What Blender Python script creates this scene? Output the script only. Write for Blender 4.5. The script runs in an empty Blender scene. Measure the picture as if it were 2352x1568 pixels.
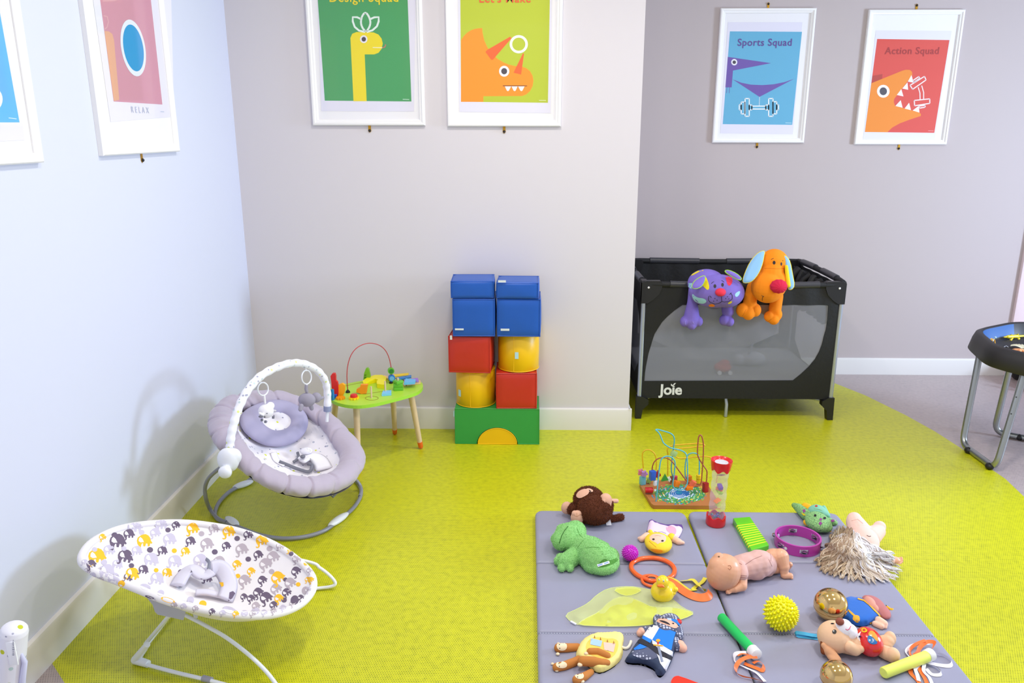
import bpy, bmesh, math, random
from mathutils import Vector, Matrix, Euler, noise
from mathutils.bvhtree import BVHTree
from mathutils.geometry import delaunay_2d_cdt
R = random.Random(7)
PI = math.pi
SC = bpy.context.scene
COL = SC.collection
# ------------------------------------------------------------------ camera
FPX, YAW, PITCH, ROLL, H = 1785.1, 0.01986, 0.263737, 0.0007, 1.55
D, XL, D2, XC = 3.9348, -1.4418, 4.968, 0.547      # back wall, left wall, alcove wall, outer corner
_cy, _sy, _cp, _sp = math.cos(YAW), math.sin(YAW), math.cos(PITCH), math.sin(PITCH)
FW = Vector((-_sy*_cp, _cy*_cp, -_sp)); RT = Vector((_cy, _sy, 0)); UP = RT.cross(FW)
RT, UP = RT*math.cos(ROLL)+UP*math.sin(ROLL), UP*math.cos(ROLL)-RT*math.sin(ROLL)
EYE = Vector((0, 0, H))
cam = bpy.data.cameras.new('camera'); camo = bpy.data.objects.new('camera', cam); COL.objects.link(camo)
cam.sensor_width = 36; cam.lens = FPX/2352*36; cam.clip_start = .05
camo.matrix_world = Matrix(((RT.x, UP.x, -FW.x, 0), (RT.y, UP.y, -FW.y, 0), (RT.z, UP.z, -FW.z, H), (0, 0, 0, 1)))
SC.camera = camo
# ------------------------------------------------------------------ light
wd = bpy.data.worlds.new('world'); SC.world = wd; wd.use_nodes = True
bg = wd.node_tree.nodes['Background']; bg.inputs[0].default_value = (.86, .89, 1, 1); bg.inputs[1].default_value = 0.95
def area(name, loc, target, sx, sy, power, col, shape='RECTANGLE', spread=PI):
    l = bpy.data.lights.new(name, 'AREA'); l.shape = shape; l.size = sx; l.size_y = sy; l.energy = power; l.color = col; l.spread = spread
    o = bpy.data.objects.new(name, l); COL.objects.link(o); o.location = loc
    o.rotation_euler = (Vector(target)-Vector(loc)).to_track_quat('-Z', 'Y').to_euler(); return o
area('window_daylight', (4.6, 3.05, 1.35), (-1.4, 2.45, .9), .75, .9, 150, (.60, .76, 1))
CEIL = 2.75
for x, y in ((-.1, 1.3), (1.5, 1.3), (-.1, 2.75), (1.5, 2.75)):
    area('ceiling_lamp', (x, y, CEIL-.03), (x, y, 0), .26, .26, 20, (1, .95, .87), 'DISK')
SC.view_settings.view_transform = 'Standard'; SC.view_settings.look = 'None'; SC.view_settings.gamma = 1
SC.view_settings.use_curve_mapping = False; SC.view_settings.exposure = -0.17
# ------------------------------------------------------------------ projection
def ray(px, py): return FW+RT*((px-1176)/FPX)-UP*((py-784)/FPX)
def P(px, py, z=0): d = ray(px, py); return EYE+d*((z-H)/d.z)
def PY(px, py, y): d = ray(px, py); return EYE+d*(y/d.y)
def PX(px, py, x): d = ray(px, py); return EYE+d*(x/d.x)
MZ = .03
def Q(px, py, h=0): return P(px, py, MZ+h)
def kpx(p): return (Vector(p)-EYE).dot(FW)/FPX          # metres per photo pixel at p
# ------------------------------------------------------------------ materials
def lin(c):
    if isinstance(c, str): c = [int(c[i:i+2], 16)/255 for i in (0, 2, 4)]
    return tuple(((v/12.92) if v <= .04045 else ((v+.055)/1.055)**2.4) for v in c)+(1,)
MATS = {}
def mat(name, col, rough=.6, metal=0, bump=0, bscale=200, spec=.5, var=0, vscale=8, coat=0, sheen=0, alpha=1, trans=0, bdist=.002, sss=0):
    if name in MATS: return MATS[name]
    m = bpy.data.materials.new(name); m.use_nodes = True; nt = m.node_tree; b = nt.nodes['Principled BSDF']
    c = lin(col); b.inputs['Base Color'].default_value = c
    b.inputs['Roughness'].default_value = rough; b.inputs['Metallic'].default_value = metal
    b.inputs['Specular IOR Level'].default_value = spec; b.inputs['Coat Weight'].default_value = coat
    b.inputs['Sheen Weight'].default_value = sheen; b.inputs['Alpha'].default_value = alpha
    b.inputs['Transmission Weight'].default_value = trans
    if sss: b.inputs['Subsurface Weight'].default_value = sss; b.inputs['Subsurface Scale'].default_value = .01
    tc = nt.nodes.new('ShaderNodeTexCoord')
    if var:
        n = nt.nodes.new('ShaderNodeTexNoise'); n.inputs['Scale'].default_value = vscale; n.inputs['Detail'].default_value = 4
        r = nt.nodes.new('ShaderNodeMapRange'); r.inputs[3].default_value = 1-var; r.inputs[4].default_value = 1+var
        x = nt.nodes.new('ShaderNodeMix'); x.data_type = 'RGBA'; x.blend_type = 'MULTIPLY'; x.inputs[0].default_value = 1
        x.inputs[6].default_value = c; nt.links.new(tc.outputs['Object'], n.inputs['Vector']); nt.links.new(n.outputs[0], r.inputs[0])
        nt.links.new(r.outputs[0], x.inputs[7]); nt.links.new(x.outputs[2], b.inputs['Base Color'])
    if bump:
        n = nt.nodes.new('ShaderNodeTexNoise'); n.inputs['Scale'].default_value = bscale; n.inputs['Detail'].default_value = 3
        k = nt.nodes.new('ShaderNodeBump'); k.inputs['Strength'].default_value = bump; k.inputs['Distance'].default_value = bdist
        nt.links.new(tc.outputs['Object'], n.inputs['Vector']); nt.links.new(n.outputs[0], k.inputs['Height']); nt.links.new(k.outputs[0], b.inputs['Normal'])
    MATS[name] = m; return m
def sheer(name, col, op, rough=.7):
    m = bpy.data.materials.new(name); m.use_nodes = True; nt = m.node_tree; b = nt.nodes['Principled BSDF']
    b.inputs['Base Color'].default_value = lin(col); b.inputs['Roughness'].default_value = rough; b.inputs['Specular IOR Level'].default_value = .2
    t = nt.nodes.new('ShaderNodeBsdfTransparent'); x = nt.nodes.new('ShaderNodeMixShader'); x.inputs[0].default_value = op
    nt.links.new(t.outputs[0], x.inputs[1]); nt.links.new(b.outputs[0], x.inputs[2]); nt.links.new(x.outputs[0], nt.nodes['Material Output'].inputs[0]); return m
def clearmat(name, tint='ffffff', refl=.08, tr=1.0):
    """thin clear plastic or glass: transparent with a fresnel reflection"""
    m = bpy.data.materials.new(name); m.use_nodes = True; nt = m.node_tree
    t = nt.nodes.new('ShaderNodeBsdfTransparent'); t.inputs[0].default_value = lin(tint)
    g = nt.nodes.new('ShaderNodeBsdfGlossy'); g.inputs['Roughness'].default_value = .06
    f = nt.nodes.new('ShaderNodeLayerWeight'); f.inputs[0].default_value = .25
    a = nt.nodes.new('ShaderNodeMath'); a.operation = 'MULTIPLY_ADD'; a.inputs[1].default_value = refl*4; a.inputs[2].default_value = refl
    nt.links.new(f.outputs['Facing'], a.inputs[0])
    x = nt.nodes.new('ShaderNodeMixShader'); nt.links.new(a.outputs[0], x.inputs[0]); nt.links.new(t.outputs[0], x.inputs[1]); nt.links.new(g.outputs[0], x.inputs[2])
    nt.links.new(x.outputs[0], nt.nodes['Material Output'].inputs[0]); return m
# ------------------------------------------------------------------ geometry
def pip(p, poly):
    x, y = p; ins = False; n = len(poly); j = n-1
    for i in range(n):
        xi, yi = poly[i][0], poly[i][1]; xj, yj = poly[j][0], poly[j][1]
        if (yi > y) != (yj > y) and x < (xj-xi)*(y-yi)/(yj-yi+1e-12)+xi: ins = not ins
        j = i
    return ins
def segd(p, a, b):
    ax, ay = a[0], a[1]; bx, by = b[0]-ax, b[1]-ay; l = bx*bx+by*by or 1e-9
    t = max(0, min(1, ((p[0]-ax)*bx+(p[1]-ay)*by)/l)); return math.hypot(p[0]-ax-t*bx, p[1]-ay-t*by)
def edged(p, poly): return min(segd(p, poly[i-1], poly[i]) for i in range(len(poly)))
def resamp(poly, step, closed=True):
    o = []; n = len(poly)
    for i in range(n if closed else n-1):
        a, b = Vector(poly[i]), Vector(poly[(i+1) % n]); k = max(1, int((b-a).length/step))
        for j in range(k): o.append(tuple(a.lerp(b, j/k)))
    if not closed: o.append(tuple(poly[-1]))
    return o
def smoothpoly(poly, it=2, closed=True):
    for _ in range(it):
        o = []; n = len(poly)
        rng = range(n) if closed else range(n-1)
        if not closed: o.append(tuple(poly[0]))
        for i in rng:
            a, b = Vector(poly[i]), Vector(poly[(i+1) % n]); o.append(tuple(a.lerp(b, .25))); o.append(tuple(a.lerp(b, .75)))
        if not closed: o.append(tuple(poly[-1]))
        poly = o
    return poly
def tri(outer, holes=(), step=None):
    pts = []; edges = []
    def ring(poly):
        s = len(pts); pts.extend([Vector((p[0], p[1])) for p in poly]); n = len(poly); edges.extend([(s+i, s+(i+1) % n) for i in range(n)])
    if step: outer = resamp(outer, step)
    ring(outer)
    for h in holes: ring(resamp(h, step) if step else h)
    if step:
        xs = [p[0] for p in outer]; ys = [p[1] for p in outer]; x = min(xs)+step/2; row = 0
        while x < max(xs):
            y = min(ys)+(step/2 if row % 2 else 0)
            while y < max(ys):
                if pip((x, y), outer) and edged((x, y), outer) > step*.45 and not any(pip((x, y), h) or edged((x, y), h) < step*.45 for h in holes): pts.append(Vector((x, y)))
                y += step
            x += step*.87; row += 1
    v, e, f, *_ = delaunay_2d_cdt(pts, edges, [], 0, 1e-6)
    out = []
    for t in f:
        c = sum((v[i] for i in t), Vector((0, 0)))/len(t)
        if pip(c, outer) and not any(pip(c, h) for h in holes): out.append(tuple(t))
    return [tuple(p) for p in v], out
def circ(cx, cy, rx, ry=None, n=20, a0=0, a1=2*PI, rot=0):
    ry = rx if ry is None else ry; o = []
    full = abs(a1-a0-2*PI) < 1e-6
    for i in range(n if full else n+1):
        a = a0+(a1-a0)*i/n; x, y = rx*math.cos(a), ry*math.sin(a); o.append((cx+x*math.cos(rot)-y*math.sin(rot), cy+x*math.sin(rot)+y*math.cos(rot)))
    return o
def band(pts, w, closed=False):
    """2D outline of a stroke of width w along pts"""
    L, Rr = [], []; n = len(pts)
    for i in range(n):
        a = Vector(pts[i-1] if (i > 0 or closed) else pts[i]); b = Vector(pts[(i+1) % n] if (i < n-1 or closed) else pts[i])
        t = (b-a).normalized(); q = Vector((-t.y, t.x))*w/2; p = Vector(pts[i]); L.append(tuple(p+q)); Rr.append(tuple(p-q))
    return L, Rr
class G:
    def __init__(s): s.v = []; s.f = []; s.m = []
    def add(s, v, f, m=0):
        k = len(s.v); s.v += [Vector(p) for p in v]; s.f += [tuple(i+k for i in q) for q in f]; s.m += [m]*len(f); return s
    def box(s, c, sz, rot=None, m=0, bev=0, seg=2, taper=None):
        bm = bmesh.new(); bmesh.ops.create_cube(bm, size=1)
        for v in bm.verts:
            v.co = Vector((v.co.x*sz[0], v.co.y*sz[1], v.co.z*sz[2]))
            if taper and v.co.z > 0: v.co.x *= taper[0]; v.co.y *= taper[1]
        if bev: bmesh.ops.bevel(bm, geom=bm.edges[:], offset=bev, segments=seg, affect='EDGES', profile=.6)
        M = Matrix.Translation(Vector(c)) @ (rot.to_matrix().to_4x4() if isinstance(rot, Euler) else (rot.to_4x4() if rot is not None else Matrix.Identity(4)))
        bm.verts.index_update(); s.add([M@v.co for v in bm.verts], [[v.index for v in f.verts] for f in bm.faces], m); bm.free(); return s
    def tube(s, pts, r, seg=10, m=0, closed=False, flat=None):
        pts = [Vector(p) for p in pts]; n = len(pts); rr = r if isinstance(r, (list, tuple)) else [r]*n
        T = []
        for i in range(n):
            a = pts[i-1] if (i > 0 or closed) else pts[i]; b = pts[(i+1) % n] if (i < n-1 or closed) else pts[i]
            d = b-a; T.append(d.normalized() if d.length > 1e-9 else Vector((0, 0, 1)))
        nn = T[0].orthogonal().normalized(); V = []; F = []
        for i in range(n):
            if i: nn = (nn-T[i]*nn.dot(T[i])); nn = nn.normalized() if nn.length > 1e-6 else T[i].orthogonal().normalized()
            bb = T[i].cross(nn)
            for j in range(seg):
                a = 2*PI*j/seg; V.append(pts[i]+(nn*math.cos(a)+bb*math.sin(a))*rr[i])
        for i in range(n if closed else n-1):
            for j in range(seg): a = i*seg+j; b = i*seg+(j+1) % seg; c = ((i+1) % n)*seg+(j+1) % seg; d = ((i+1) % n)*seg+j; F.append((a, b, c, d))
        if not closed: F.append(tuple(range(seg))[::-1]); F.append(tuple((n-1)*seg+j for j in range(seg)))
        return s.add(V, F, m)
    def lathe(s, prof, M=None, seg=28, m=0, fn=None):
        M = M or Matrix.Identity(4); V = []; F = []; n = len(prof)
        for (r, z) in prof:
            for j in range(seg):
                a = 2*PI*j/seg; rr, zz = (r, z) if not fn else fn(r, z, a); V.append(M@Vector((rr*math.cos(a), rr*math.sin(a), zz)))
        for i in range(n-1):
            for j in range(seg): F.append((i*seg+j, i*seg+(j+1) % seg, (i+1)*seg+(j+1) % seg, (i+1)*seg+j))
        if prof[0][0] > 1e-6: F.append(tuple(range(seg))[::-1])
        if prof[-1][0] > 1e-6: F.append(tuple((n-1)*seg+j for j in range(seg)))
        return s.add(V, F, m)
    def ell(s, c, rad, rot=None, m=0, seg=20, rings=12):
        if not isinstance(rad, (list, tuple, Vector)): rad = (rad,)*3
        M = Matrix.Translation(Vector(c)) @ (rot.to_matrix().to_4x4() if isinstance(rot, Euler) else (rot.to_4x4() if rot is not None else Matrix.Identity(4))) @ Matrix.Diagonal((rad[0], rad[1], rad[2], 1))
        return s.lathe([(math.sin(PI*i/rings) if 0 < i < rings else 1e-7, -math.cos(PI*i/rings)) for i in range(rings+1)], M, seg, m)
    def grid(s, fn, nu, nv, m=0, cu=False, cv=False):
        V = [fn(i/nu, j/nv) for i in range(nu if cu else nu+1) for j in range(nv if cv else nv+1)]
        w = nv if cv else nv+1; hu = nu if cu else nu+1; F = []
        for i in range(nu):
            for j in range(nv): F.append((i*w+j, ((i+1) % hu)*w+j, ((i+1) % hu)*w+(j+1) % w, i*w+(j+1) % w))
        return s.add(V, F, m)
    def prism(s, poly, M, z0, z1, m=0, holes=(), mside=None):
        """extrude a 2D polygon (local xy) along local z; M maps local to world"""
        if not callable(M): MM = M; M = lambda x, y, z: MM@Vector((x, y, z))
        v, f = tri(poly, holes)
        s.add([M(p[0], p[1], z1) for p in v], f, m); s.add([M(p[0], p[1], z0) for p in v], [q[::-1] for q in f], m)
        for ringp in [poly]+list(holes):
            n = len(ringp); V = [M(p[0], p[1], z0) for p in ringp]+[M(p[0], p[1], z1) for p in ringp]
            s.add(V, [(i, (i+1) % n, n+(i+1) % n, n+i) for i in range(n)], m if mside is None else mside)
        return s
    def ribbon(s, pts, wv, m=0, th=.0006):
        """flat ribbon: pts centre line, wv one half-width vector or a list of them"""
        pts = [Vector(p) for p in pts]; V = []
        for i, p in enumerate(pts):
            w = Vector(wv[i]) if isinstance(wv, list) else Vector(wv); V += [p-w, p+w]
        F = [(2*i, 2*i+1, 2*i+3, 2*i+2) for i in range(len(pts)-1)]
        return s.add(V, F, m)
OFF = {}
def finish(o, smooth=True, angle=50):
    me = o.data
    bm = bmesh.new(); bm.from_mesh(me); bmesh.ops.remove_doubles(bm, verts=bm.verts, dist=1e-6); bmesh.ops.recalc_face_normals(bm, faces=bm.faces); bm.to_mesh(me); bm.free()
    if smooth:
        me.polygons.foreach_set('use_smooth', [True]*len(me.polygons))
        if angle < 180: me.set_sharp_from_angle(angle=math.radians(angle))
def rawobj(name, g, mats, off, parent=None, clean=True, smooth=True, angle=50):
    me = bpy.data.meshes.new(name); me.from_pydata([v-off for v in g.v], [], g.f)
    for m in (mats if isinstance(mats, (list, tuple)) else [mats]): me.materials.append(m)
    me.polygons.foreach_set('material_index', g.m); me.update()
    o = bpy.data.objects.new(name, me); COL.objects.link(o)
    if parent: o.parent = parent
    else: o.location = off
    OFF[o] = off
    if clean: finish(o, smooth, angle)
    elif smooth: me.polygons.foreach_set('use_smooth', [True]*len(me.polygons))
    return o
def part(name, g, mats, parent, smooth=True, angle=50, label=None, clean=True):
    o = rawobj(name, g, mats, OFF[parent], parent, clean, smooth, angle)
    if label: o['label'] = label
    return o
def thing(name, label, cat, loc, group=None):
    o = bpy.data.objects.new(name, None); COL.objects.link(o); o.empty_display_size = .05
    o.location = loc; OFF[o] = Vector(loc); o['label'] = label; o['category'] = cat
    if group: o['group'] = group
    return o
def single(name, g, mats, label, cat, group=None, loc=None, **k):
    if loc is None:
        loc = Vector((sum(v.x for v in g.v)/len(g.v), sum(v.y for v in g.v)/len(g.v), min(v.z for v in g.v)))
    o = rawobj(name, g, mats, Vector(loc), None, **k); o['label'] = label; o['category'] = cat
    if group: o['group'] = group
    return o
def struct(name, g, mats, **k):
    o = rawobj(name, g, mats, Vector((0, 0, 0)), None, **k); o['kind'] = 'structure'; return o
def blob(prims, vox=.003, it=6, dispn=0, dscale=60):
    """one continuous skin round ellipsoids ('e', centre, radii, rot) and tapered limbs ('c', p0, p1, r0, r1)"""
    g = G()
    for p in prims:
        if p[0] == 'e': g.ell(p[1], p[2], p[3] if len(p) > 3 else None, seg=24, rings=14)
        else:
            a, b, r0, r1 = Vector(p[1]), Vector(p[2]), p[3], p[4]; n = 8; pts = []; rr = []; d = (b-a); L = d.length or 1e-6; u = d/L
            for i in range(6): t = math.sin(PI/2*i/5); pts.append(a-u*r0*math.cos(PI/2*i/5)); rr.append(max(r0*t, 1e-4))
            for i in range(1, n): pts.append(a.lerp(b, i/n)); rr.append(r0+(r1-r0)*i/n)
            for i in range(6): pts.append(b+u*r1*math.sin(PI/2*i/5)); rr.append(max(r1*math.cos(PI/2*i/5), 1e-4))
            g.tube(pts, rr, 18)
    c = sum(g.v, Vector())/len(g.v)
    me = bpy.data.meshes.new('tmp'); me.from_pydata([v-c for v in g.v], [], g.f); o = bpy.data.objects.new('tmp', me); COL.objects.link(o)
    md = o.modifiers.new('r', 'REMESH'); md.mode = 'VOXEL'; md.voxel_size = vox
    ms = o.modifiers.new('s', 'SMOOTH'); ms.iterations = it; ms.factor = .6
    dg = bpy.context.evaluated_depsgraph_get(); dg.update(); ev = o.evaluated_get(dg); m2 = ev.to_mesh()
    out = G(); V = [v.co+c for v in m2.vertices]
    if dispn:
        for i, v in enumerate(m2.vertices): V[i] = V[i]+v.normal*dispn*noise.noise((v.co+c)*dscale)
    out.add(V, [tuple(q.vertices) for q in m2.polygons]); ev.to_mesh_clear()
    bpy.data.objects.remove(o); bpy.data.meshes.remove(me); return out
def fur(g, n, ln, m=0, w=.0012, rnd=R):
    """short pile standing on the skin of g"""
    k = len(g.f); V = []; F = []
    for _ in range(n):
        f = g.f[rnd.randrange(k)]; a, b, c = g.v[f[0]], g.v[f[1]], g.v[f[2]]; nn = (b-a).cross(c-a)
        if nn.length < 1e-12: continue
        nn.normalize(); p = a.lerp(b, rnd.random()).lerp(c, rnd.random()*.6)
        t = Vector((rnd.uniform(-1, 1), rnd.uniform(-1, 1), rnd.uniform(-1, 1))); s = nn.cross(t)
        if s.length < 1e-6: continue
        s.normalize(); d = (nn+t*.5).normalized()*ln*rnd.uniform(.5, 1.1); i = len(V); V += [p-s*w, p+s*w, p+d]; F.append((i, i+1, i+2))
    g.add(V, F, m); return g
def gbvh(g): return BVHTree.FromPolygons([tuple(v) for v in g.v], g.f)
def castpx(bv, px, py):
    d = ray(px, py).normalized(); h, n, i, ds = bv.ray_cast(EYE, d)
    if h is None: return None
    if n.dot(d) > 0: n = -n
    return h, n
class Paint:
    """sewn-on or printed shapes laid on the surface of g, following it"""
    def __init__(s, g): s.g = g; s.bv = gbvh(g); s.l = 0
    def poly(s, pts, m, step=4, off=.0007, holes=()):
        v, f = tri(pts, holes, step); V = []; ok = []
        s.l += 1
        for p in v:
            h = castpx(s.bv, p[0], p[1]); ok.append(h is not None); V.append(h[0]+h[1]*(off+(s.l%8)*.00004) if h else Vector())
        f = [q for q in f if all(ok[i] for i in q)]; us = sorted({i for q in f for i in q}); ix = {i: n for n, i in enumerate(us)}; s.g.add([V[i] for i in us], [tuple(ix[i] for i in q) for q in f], m)
    def disc(s, x, y, rx, ry=None, m=0, rot=0, off=.0009): s.poly(circ(x, y, rx, ry, 14, rot=rot), m, max(rx*.6, 1.5), off)
    def stroke(s, pts, r, m, step=2):
        o = []
        for p in resamp(pts, step, False):
            h = castpx(s.bv, *p)
            if h: o.append(h[0]+h[1]*r*.3)
            else:
                if len(o) > 1: s.g.tube(o, r, 6, m)
                o = []
        if len(o) > 1: s.g.tube(o, r, 6, m)
def puff(poly, h0, th, edge=8, step=4, m=0, base=MZ, bot=True, fn=None):
    """cushion-like flat cloth shape traced at height h0 over the mat, swelling to thickness th"""
    g = G(); v, f = tri(poly, (), step); o = resamp(poly, step); T = []; B = []
    for p in v:
        d = min(1, edged(p, o)/edge); z = th*math.sqrt(max(0, 1-(1-d)**2))
        if fn: z = fn(p, z)
        q = P(p[0], p[1], base+h0+z*.5); T.append(Vector((q.x, q.y, base+h0+z))); B.append(Vector((q.x, q.y, base+h0)))
    g.add(T, f, m)
    if bot: g.add(B, [q[::-1] for q in f], m)
    return g
def text(g, s, size, M, m=0, bold=.02, depth=0, align='CENTER', spacing=1.0, xs=1.0):
    cu = bpy.data.curves.new('t', 'FONT'); cu.body = s; cu.size = size; cu.offset = bold*size; cu.align_x = align; cu.extrude = depth; cu.space_character = spacing; cu.resolution_u = 4
    o = bpy.data.objects.new('t', cu); COL.objects.link(o); dg = bpy.context.evaluated_depsgraph_get(); dg.update()
    me = bpy.data.meshes.new_from_object(o.evaluated_get(dg)); g.add([M@Vector((v.co.x*xs, v.co.y, v.co.z)) for v in me.vertices], [tuple(p.vertices) for p in me.polygons], m)
    bpy.data.objects.remove(o); bpy.data.meshes.remove(me); return g
def aim(p, d, up=None):
    """matrix at p with local z along d"""
    d = Vector(d).normalized(); return Matrix.Translation(Vector(p)) @ d.to_track_quat('Z', 'Y').to_matrix().to_4x4()
def cr(pts, n=8, closed=False):
    """Catmull-Rom curve through the points"""
    pts = [Vector(p) for p in pts]; o = []; N = len(pts)
    for i in range(N if closed else N-1):
        g = lambda k: pts[k % N] if closed else pts[max(0, min(N-1, k))]
        a, b, c, d = g(i-1), g(i), g(i+1), g(i+2)
        for j in range(n): t = j/n; o.append(.5*((2*b)+(c-a)*t+(2*a-5*b+4*c-d)*t*t+(3*b-a-3*c+d)*t**3))
    if not closed: o.append(pts[-1])
    return o
# ================================================================== room
def floor_mat(name, col, dot):
    m = mat(name, col, .36, spec=.55); nt = m.node_tree; b = nt.nodes['Principled BSDF']; N = nt.nodes.new; L = nt.links.new
    tc = N('ShaderNodeTexCoord'); sep = N('ShaderNodeSeparateXYZ'); L(tc.outputs['Object'], sep.inputs[0])
    def mth(op, a, bb=None, c=None):
        n = N('ShaderNodeMath'); n.operation = op
        for i, x in enumerate((a, bb, c)):
            if x is None: continue
            if isinstance(x, (int, float)): n.inputs[i].default_value = x
            else: L(x, n.inputs[i])
        return n.outputs[0]
    pt = .0072
    rx = mth('MULTIPLY', sep.outputs[0], 1/pt); ry = mth('MULTIPLY', sep.outputs[1], 1/pt)
    row = mth('FLOOR', ry); sh = mth('MULTIPLY', mth('MODULO', row, 2), .5)
    fx = mth('SUBTRACT', mth('FRACT', mth('ADD', rx, sh)), .5); fy = mth('SUBTRACT', mth('FRACT', ry), .5)
    d = mth('SQRT', mth('ADD', mth('MULTIPLY', fx, fx), mth('MULTIPLY', fy, fy)))
    n1 = N('ShaderNodeTexNoise'); n1.inputs['Scale'].default_value = 45; n1.inputs['Detail'].default_value = 2; L(tc.outputs['Object'], n1.inputs['Vector'])
    rad = mth('MULTIPLY', n1.outputs[0], .48)
    mr = N('ShaderNodeMapRange'); mr.interpolation_type = 'SMOOTHSTEP'; L(mth('SUBTRACT', d, rad), mr.inputs[0]); mr.inputs[1].default_value = -.08; mr.inputs[2].default_value = .12
    n2 = N('ShaderNodeTexNoise'); n2.inputs['Scale'].default_value = 1.6; n2.inputs['Detail'].default_value = 5; L(tc.outputs['Object'], n2.inputs['Vector'])
    n3 = N('ShaderNodeTexNoise'); n3.inputs['Scale'].default_value = 260; L(tc.outputs['Object'], n3.inputs['Vector'])
    v = mth('ADD', mth('MULTIPLY', n2.outputs[0], .22), mth('MULTIPLY', n3.outputs[0], .22)); v = mth('ADD', v, .79)
    x = N('ShaderNodeMix'); x.data_type = 'RGBA'; L(mr.outputs[0], x.inputs[0]); x.inputs[6].default_value = lin(dot); x.inputs[7].default_value = lin(col)
    y = N('ShaderNodeMix'); y.data_type = 'RGBA'; y.blend_type = 'MULTIPLY'; y.inputs[0].default_value = 1; L(x.outputs[2], y.inputs[6]); L(v, y.inputs[7])
    L(y.outputs[2], b.inputs['Base Color'])
    bp = N('ShaderNodeBump'); bp.inputs['Strength'].default_value = .25; bp.inputs['Distance'].default_value = .001; L(mr.outputs[0], bp.inputs['Height']); L(bp.outputs[0], b.inputs['Normal'])
    return m
M_LIME = floor_mat('lime_woven_vinyl', 'cccb16', '868d06')
M_GREY = floor_mat('grey_woven_vinyl', 'b3a4a2', '887c80')
M_WALL = mat('wall_paint_warm_grey', 'd6d0d5', .75, bump=.08, bscale=320, bdist=.0006)
M_WALLA = mat('wall_paint_alcove_shade', 'bdb1b0', .75, bump=.08, bscale=320, bdist=.0006)  # shade of the alcove is put into this darker wall colour
M_WALLL = mat('wall_paint_left_daylight', 'd2d6ea', .75, bump=.08, bscale=320, bdist=.0006)  # bluish window daylight is put into the left wall's colour
M_SKIRT = mat('skirting_gloss', 'e0dcd8', .4)
lime = [(-1.4418, 1.998), (-1.433, 1.989), (-1.34, 1.899), (-.2, .8), (.4, .3), (1.4, .5), (1.85, 1.3), (2.06, 2.0), (2.15, 2.6), (2.193, 3.172), (2.218, 3.35), (2.212, 3.65), (2.190, 3.945), (2.149, 4.189), (2.065, 4.527), (1.954, 4.797), (1.87, 4.968), (.2, 4.968), (-1.4418, 4.968)]
outer = [(XL-.12, -1.6), (4.9, -1.6), (4.9, D2+.12), (XL-.12, D2+.12)]
g = G(); v, f = tri(lime); g.add([(p[0], p[1], 0) for p in v], f, 0)
v, f = tri(outer, (lime,)); g.add([(p[0], p[1], 0) for p in v], f, 1)
v, f = tri(outer); g.add([(p[0], p[1], -.1) for p in v], [q[::-1] for q in f], 1)
o = struct('floor', g, [M_LIME, M_GREY], clean=False, smooth=False)
g = G().box((XL-.06, (D2-1.5)/2, CEIL/2), (.12, D2+1.7, CEIL)); struct('wall_left', g, M_WALLL)
g = G().box(((XL+XC)/2, D+.06, CEIL/2), (XC-XL, .12, CEIL)); struct('wall_back', g, M_WALL)
g = G().box((XC-.06, (D+D2)/2+.06, CEIL/2), (.12, D2-D, CEIL)); struct('wall_alcove_side', g, M_WALL)
g = G().box(((XC+3.22)/2-.06, D2+.06, CEIL/2), (3.22-XC+.12, .12, CEIL)).box((4.55, D2+.06, CEIL/2), (.7, .12, CEIL)).box((3.75, D2+.06, (CEIL+2.05)/2), (1.2, .12, CEIL-2.05)); struct('wall_alcove_back', g, M_WALLA)
g = G().box(((XL+4.9)/2, (D2-1.6)/2, CEIL+.05), (4.9-XL+.2, D2+1.8, .1)); struct('ceiling', g, mat('ceiling_white', 'e8e6e2', .8))
def skirt(name, a, b, h, t, side):
    """baseboard from a to b (2D), with a rounded top, standing t off the wall"""
    a, b = Vector(a), Vector(b); u = (b-a).normalized(); n = Vector((u.y, -u.x))*side
    prof = [(0, 0), (t, 0), (t, h-.012), (t*.8, h-.004), (t*.4, h), (0, h)]; g = G(); V = []
    for e in (a, b):
        for d, z in prof: q = e+n*d; V.append((q.x, q.y, z))
    k = len(prof); g.add(V, [(i, (i+1) % k, k+(i+1) % k, k+i) for i in range(k)]+[tuple(range(k))[::-1], tuple(range(k, 2*k))]); struct(name, g, M_SKIRT, angle=30)
hb = PY(1100, 937, D-.015).z
skirt('baseboard_back', (XL+.016, D), (XC+.015, D), hb, .015, 1)
skirt('baseboard_left', (XL, -1.5), (XL, D), hb, .015, 1)
skirt('baseboard_alcove_side', (XC, D-.015), (XC, D2), hb, .015, 1)
skirt('baseboard_alcove_back', (XC+.016, D2), (3.14, D2), PY(2080, 822, D2).z, .015, 1)
# door at the far right: architrave, dark doorway
M_TR = mat('door_trim_pinkish_white', 'e6d3d6', .4)
g = G().box((3.18, D2-.01, 1.03), (.08, .03, 2.06), bev=.006).box((3.78, D2-.01, 2.09), (1.28, .03, .08), bev=.006).box((4.38, D2-.01, 1.03), (.08, .03, 2.06), bev=.006); struct('trim_1', g, M_TR)
g = G().box((3.78, D2+.06, 1.02), (1.16, .045, 2.04), bev=.004)
o = struct('door_1', g, mat('dark_maroon_door', '3a1c1c', .5)); 
part('door_handle', G().tube([(3.32, D2+.03, 1.02), (3.32, D2-.02, 1.02), (3.44, D2-.02, 1.02)], .009, 8), mat('steel', 'b8b8bc', .3, 1), o)
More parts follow.
